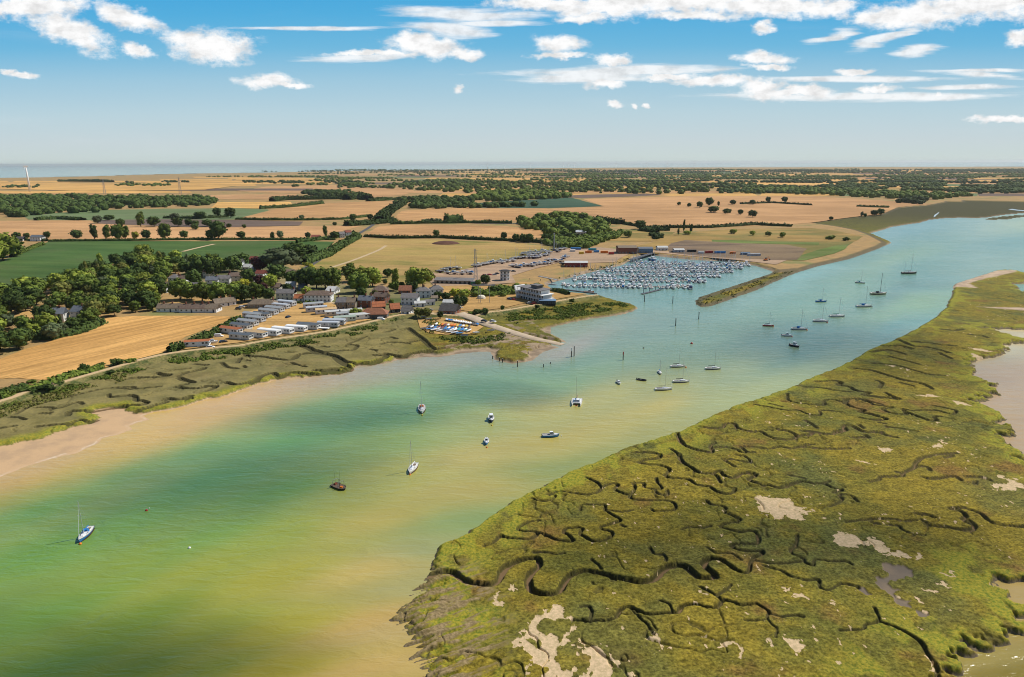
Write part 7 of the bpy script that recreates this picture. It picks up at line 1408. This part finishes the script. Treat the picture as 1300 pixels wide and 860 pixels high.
YB = [(558.5,347,'nn'),(564,344.5,'sn'),(568.5,348.5,'sn'),(571,343,'n'),(577.5,349,'b'),(580,342.5,'s'),(587,349.5,'m'),(593,347.5,'sn'),(597,349,'b')]
c1 = (540, 310, 7.22)
for x, y, k in [(455,205,'sn'),(485,200,'m'),(520,190,'sn'),(560,185,'s'),(585,178,'b'),(620,172,'m'),(655,168,'s'),(690,160,'m'),(705,175,'sn'),(740,160,'s'),(775,150,'y'),(805,155,'m'),(820,135,'n'),(850,130,'s'),(880,128,'nn'),(910,125,'sn'),(950,125,'s'),(985,128,'nn'),(1020,125,'sn'),(1050,118,'m'),(1085,105,'sn'),(1115,100,'m'),(890,95,'sn'),(915,85,'s'),(940,95,'sn'),(965,75,'s'),(990,90,'s'),(1010,75,'m'),(1035,90,'sn'),(1060,75,'s'),(1080,62,'b'),(1110,72,'r'),(1135,78,'s'),(1000,105,'sn'),(960,110,'m'),(1180,55,'nn'),(1205,68,'n'),
 (800,205,'sn'),(835,208,'m'),(860,212,'b'),(900,200,'m'),(935,198,'sn'),(975,200,'m'),(1010,190,'b'),(1045,185,'m'),(1080,180,'b'),(1110,178,'sn'),(1145,175,'m'),(1130,150,'s'),(1165,150,'nn'),(1200,160,'b'),(1235,158,'b'),(1260,185,'nn'),(1265,130,'b'),(1285,120,'m'),(1230,50,'s'),(1270,45,'sn')]: YB.append((c1[0] + x / c1[2], c1[1] + y / c1[2] + 1.4, k))
yl = []
for x, y, k in YB:
    p = P(x, y, ZL); o = place(shore_boat(k), (p.x, p.y, ZL + 1.6), rad(random.choice([-8, 172]) + random.uniform(-22, 22)), random.uniform(.85, 1.05)); o['category'] = 'boat'; o['group'] = 'boats standing ashore in the boatyard'; yl.append((o, SDS[k], x, y))
autolabel(yl, [('grey lattice mast', 604, 352), ('octagonal lookout', 641, 350), ('maroon workshop', 731, 338), ('long low grey store', 575, 358), ('tall pale yard mast', 703.5, 316), ('front rank of yard boats', 670, 336), ('brown meadow heap', 600, 320), ('middle of the boatyard', 660, 342)])
# containers, machines and skips at the head of the basin
def container(x, y, m_, deg, label, L=6.1):
    p = P(x, y, ZL); rt = empty('container', (p.x, p.y, ZL + .2), rad(deg)); b = MB(); b.box(0, 0, .1, L, 2.44, 2.5); part(rt, 'body', b, m_); b = MB()
    for i in range(int(L / .4)): b.box(-L / 2 + .3 + i * .4, -1.25, .2, .14, .06, 2.3)
    part(rt, 'ribs', b, m_); b = MB(); [b.box(L / 2 + .03, s * .6, .2, .05, 1.1, 2.3) for s in (-1, 1)]; part(rt, 'door', b, m_); tag(rt, label, 'container', 'containers and stores in the boatyard')
for a in [(731, 317.5, HULLBLUE, 0, 'blue shipping container at the back of the yard', 12), (727, 320, WHITE, 0, 'white container in front of the long blue one', 6), (747, 321.8, ORANGEM, 5, 'left orange container of the yard pair', 7), (767, 322, ORANGEM, -4, 'right orange container of the yard pair', 8), (757, 321, HULLBLUE, 0, 'blue container between the two orange ones', 6), (738, 323, YELLOWM, 8, 'yellow skip left of the orange containers', 5), (776, 323.5, REDM, 0, 'red container left of the brown workshop', 6), (752, 318.5, TEAL, 0, 'teal container behind the orange ones', 9), (900, 322, REDM, 10, 'red container right of the basin head', 8), (878, 320.5, BLACKM, 0, 'black container right of the silver shed', 10), (914, 322.2, HULLBLUE, 0, 'long blue container beside the bare earth', 12), (930, 323, ORANGEM, -5, 'orange container beside the bare earth', 6), (946, 324, SLATEBLUE, 0, 'slate-blue container furthest along the basin head', 10), (890, 322.4, WHITE, 0, 'white container between black and red ones', 6), (957, 325.5, SILVER, 3, 'silver low store by the right corner of the basin', 14)]: container(*a[:4], a[4], a[5])
p = P(972, 331.5, ZL); rt = empty('excavator', (p.x, p.y, ZL), .4); tag(rt, 'small orange excavator on the sandy corner of the basin', 'excavator')
for s in (-1, 1): b = MB(); b.box(0, s * 1.1, 0, 3.6, .55, .8); part(rt, 'track', b, BLACKM)
b = MB(); b.box(-.3, 0, .9, 3, 2.2, 1.2); part(rt, 'body', b, ORANGEM); b = MB(); b.box(.6, .6, 2.1, 1.4, 1., 1.3); part(rt, 'cab', b, GLASS); b = MB(); b.cyl((1.2, 0, 1.8), (3.6, 0, 4.2), .25, .2, 6); b.cyl((3.6, 0, 4.2), (5.2, 0, 1.6), .2, .15, 6); part(rt, 'arm', b, ORANGEM); b = MB(); b.box(5.1, 0, .7, .9, 1., .9, 0, 0, 1.2); part(rt, 'bucket', b, DGREY)
# jetty of piles left of the basin head
p0, p1 = P(800, 330, 2.6), P(829, 321, 2.6); c = (p0 + p1) / 2; L = (p1 - p0).length; rt = empty('travel_hoist_dock', (c.x, c.y, 0), math.atan2(p1.y - p0.y, p1.x - p0.x)); tag(rt, 'dark timber hoist dock at the head of the basin', 'jetty')
b = MB(); b.box(0, 0, 2.2, L, 5, .5); part(rt, 'deck', b, DGREY)
for i in range(10):
    for s in (-1, 1): b = MB(); b.cyl((-L / 2 + i * L / 9, s * 2.3, -1), (-L / 2 + i * L / 9, s * 2.3, 3.4), .2, .2, 6); part(rt, 'pile', b, ROCKM)
# wooden posts along the inner bank
for i in range(16):
    x = 742 + i * 2.6; y = 344.2 - i * .25; p = P(x, y); b = MB(); b.cyl((0, 0, -1), (0, 0, 4.2), .14, .12, 6); o = b.build('mooring_post', ROCKM, None, (p.x, p.y, 0)); tag(o, f"thin mooring post along the inner bank, {ordn(i)} from the left", 'post', 'posts along the inner bank')
# ------------------------------------------------------------------ dinghy park
DP = {}
def dgp(k):
    if k not in DP:
        hm, cm = {'white': (GEL, WHITE), 'blue': (GEL, BLUEC), 'orange': (ORANGEM, ORANGEM), 'yellow': (GEL, YELLOWM), 'grey': (GEL, DGREY), 'red': (GEL, MAROON), 'teal': (GEL, TEAL), 'hull': (HULLBLUE, GEL)}[k]
        rt = empty('sailing_dinghy'); b, prof = hull_mb(4.3, 1.6, .45, transom=.75); o = part(rt, 'hull', b, hm); b = MB(); n = len(prof); V = []
        for x, bb, z in prof: V += [(x, bb, z + .01), (x, 0, z + .32 * (1 - abs(x) / 3)), (x, -bb, z + .01)]
        b.add(V, [(3 * i + j, 3 * i + j + 1, 3 * i + j + 4, 3 * i + j + 3) for i in range(n - 1) for j in (0, 1)] + [(0, 1, 2)]); part(rt, 'cover', b, cm)
        b = MB(); b.box(0, 0, -.35, 2.6, .3, .25); [b.cyl((-.2, s * .55, -.25), (-.2, s * .65, -.25), .25, .25, 8) for s in (-1, 1)]; part(rt, 'trolley', b, DGREY); DP[k] = (rt, [0])
    return DP[k]
c2 = (530, 380, 6.842); DR = []
for i, k in enumerate(['hull', 'blue', 'blue', 'white', 'white', 'white', 'white', 'white', 'white', 'white', 'white', 'grey', 'grey', 'blue']): DR.append((255 + i * 20.5, 186 + i * 3.2, k, 98))
for i, k in enumerate(['white', 'yellow', 'orange', 'red', 'white', 'orange', 'orange', 'yellow', 'blue', 'white', 'yellow', 'grey']): DR.append((165 + i * 26, 226 + i * 1.8, k, 80))
for i, k in enumerate(['grey', 'white', 'blue', 'red', 'red', 'blue', 'white', 'blue', 'white', 'teal', 'blue', 'white', 'grey']): DR.append((100 + i * 29, 246 + i * 2.2, k, 70))
for i, k in enumerate(['blue', 'white', 'grey', 'blue', 'blue', 'white', 'white', 'teal', 'blue', 'teal', 'white']): DR.append((150 + i * 30, 266 + i * 1.6, k, 62))
for i, k in enumerate(['grey', 'blue', 'white', 'white', 'grey', 'white', 'hull', 'blue']): DR.append((60 + i * 44, 262 + i * 6.4, k, 20))
DR += [(512, 300, 'white', -10), (410, 326, 'grey', 0), (640, 280, 'grey', 5), (60, 160, 'grey', 0), (100, 180, 'grey', 30)]
dl = []
for x, y, k, a in DR:
    px_, py_ = c2[0] + x / c2[2], c2[1] + y / c2[2]; p = P(px_, py_, 1.8); o = place(dgp(k), (p.x, p.y, 2.35), rad(a + random.uniform(-8, 8)), random.uniform(.9, 1.12)); o['category'] = 'dinghy'; o['group'] = 'dinghies laid up in the dinghy park'
    dl.append((o, {'hull': 'blue-hulled dinghy', 'white': 'white-covered dinghy', 'blue': 'blue-covered dinghy', 'orange': 'orange dinghy', 'yellow': 'yellow-covered dinghy', 'grey': 'grey-covered dinghy', 'red': 'maroon-covered dinghy', 'teal': 'teal-covered dinghy'}[k], px_, py_))
autolabel(dl, [('top left corner of the dinghy park', 556, 408), ('top right corner of the dinghy park', 603, 412), ('bottom right corner of the dinghy park', 598, 421), ('left tip of the dinghy park', 540, 418), ('middle of the dinghy park', 575, 415), ('brick clubhouse', 573, 400)])
# a tarpaulined boat by the caravans, a white trailer, the meadow heap
o = motor(6, GEL, BLUEC); p = P(270, 436.5, ZL); o.location = (p.x, p.y, ZL + .6); o.rotation_euler = (0, 0, .2); tag(o, 'boat ashore under bright blue cover beside the orange-roofed caravan', 'boat')
p = P(410, 418.5, ZL); rt = empty('trailer', (p.x, p.y, ZL), rad(-15)); tag(rt, 'long flat white trailer on the sea wall side of the caravan field', 'trailer'); b = MB(); b.box(0, 0, .7, 8, 2.4, .5); part(rt, 'bed', b, WHITE)
for x in (-2, -.8): b = MB(); b.cyl((x, -1.25, .4), (x, 1.25, .4), .4, .4, 10); part(rt, 'wheel', b, TYRE)
p = P(566, 309.5, ZL)
b = MB(); b.lathe([(13, 0), (11, 1.6), (7, 3.), (3, 3.8), (.1, 4.1)], 14); o = b.build('muck_heap', mat('muck', (.12, .06, .04), .95, .1, .3, .3), None, (p.x, p.y, ZL - .1)); o.scale = (1.4, 1.2, .9); tag(o, 'dark brown heap standing at the far edge of the meadow', 'heap')
p = P(611, 379.5, ZL); b = MB(); b.lathe([(3.4, 0), (3.1, 1.4), (2.2, 2.5), (.1, 3.)], 16); o = b.build('dome_tent', CREAM, None, (p.x, p.y, ZL)); tag(o, 'pale dome beside the lawn behind the brick clubhouse', 'dome')
p = P(601, 361.5, ZL); rt = empty('kiosk', (p.x, p.y - 1, ZL)); tag(rt, 'small green box cabin at the foot of the lattice mast', 'cabin'); b = MB(); b.box(0, 0, 0, 4, 3, 2.6); part(rt, 'wall', b, GREENP); b = MB(); b.box(0, 0, 2.6, 4.3, 3.3, .2); part(rt, 'roof', b, DGREY)
# a walker on the sea wall
V = [(0, 0, .95), (0, 0, 1.2), (0, 0, 1.45), (0, .0, 1.58), (0, 0, 1.72), (-.09, 0, .9), (-.1, .14, .5), (-.1, .1, .08), (.09, 0, .9), (.1, -.12, .5), (.1, -.2, .1), (-.2, 0, 1.42), (-.24, -.1, 1.15), (-.22, -.22, .95), (.2, 0, 1.42), (.24, .1, 1.15), (.22, .2, .95)]
E = [(0, 1), (1, 2), (2, 3), (3, 4), (0, 5), (5, 6), (6, 7), (0, 8), (8, 9), (9, 10), (2, 11), (11, 12), (12, 13), (2, 14), (14, 15), (15, 16)]
R = [.15, .15, .17, .06, .11, .09, .07, .05, .09, .07, .05, .07, .05, .035, .07, .05, .035]
me = bpy.data.meshes.new('person'); me.from_pydata(V, E, []); me.materials.append(mat('walker_clothes', (.2, .05, .12))); o = bpy.data.objects.new('person', me); COL.objects.link(o)
md = o.modifiers.new('skin', 'SKIN'); 
for i, r_ in enumerate(R): me.skin_vertices[0].data[i].radius = (r_, r_)
me.skin_vertices[0].data[0].use_root = True; o.modifiers.new('sub', 'SUBSURF').levels = 1
p = P(66.6, 490, 3.); o.location = (p.x, p.y, 3.05); tag(o, 'person in dark plum clothes walking the sea-wall path beside the stubble field', 'person')
# bare trees labels last
autolabel(TREES)
# tidy: prototypes never placed would sit at the origin
for dct in (CVP, CP, MPR, STK, DP):
    for o, used in dct.values():
        if used[0] == 0:
            def kill(x):
                for c_ in ALLKIDS.get(x.name, []): kill(c_)
                bpy.data.objects.remove(x)
            kill(o)

CLM = bpy.data.materials.new('thin_cloud'); t = NT(nodes(CLM)); g_ = t.n('ShaderNodeTexCoord').outputs['Object']
v_ = t.n('ShaderNodeVectorMath', operation='MULTIPLY', i_0=g_, i_1=(1, 1, 0)).outputs[0]; L_ = t.n('ShaderNodeVectorMath', operation='LENGTH', i_0=v_).outputs['Value']
n_1 = t.noise(g_, 2.2, 5, .6); f_ = t.math('MULTIPLY', t.ramp(t.math('ADD', L_, t.math('MULTIPLY', t.math('SUBTRACT', n_1, .5), .9)), 1.0, .15), .3)
ms_ = t.nt.nodes.new('ShaderNodeMixShader'); t.l(f_, ms_.inputs[0]); tr_ = t.nt.nodes.new('ShaderNodeBsdfTransparent'); df_ = t.nt.nodes.new('ShaderNodeBsdfDiffuse'); df_.inputs[0].default_value = (.9, .9, .9, 1)
t.l(tr_.outputs[0], ms_.inputs[1]); t.l(df_.outputs[0], ms_.inputs[2]); t.out(ms_.outputs[0])
for i, (x, y, ax, ay, rz_, hh) in enumerate([(330, 605, 75, 42, 20, 620), (60, 850, 60, 26, 5, 640), (240, 845, 42, 18, 0, 700), (455, 528, 60, 28, 0, 760), (850, 690, 48, 30, 10, 660), (1130, 690, 50, 30, -5, 720), (1080, 440, 90, 90, 0, 800), (640, 500, 46, 22, -30, 690)]):
    p = P(x, y, 0) + sd * (hh / sd.z); b = MB(); prof = [(.02, -.12), (.5, -.11), (.85, -.07), (1., .0), (.9, .1), (.6, .2), (.3, .26), (.02, .28)]; b.lathe(prof, 28)
    b.v = [(a_ * (1 + .16 * math.sin(3 * math.atan2(b2, a_) + i)), b2 * (1 + .16 * math.sin(2 * math.atan2(b2, a_) + i)), c_ * (1 + .3 * math.sin(5 * a_ + 4 * b2))) for a_, b2, c_ in b.v]
    o = b.build('cloud', CLM, None, p, True); o.scale = (ax, ay, 60); o.rotation_euler = (0, 0, rad(rz_))
    tag(o, kind='structure')
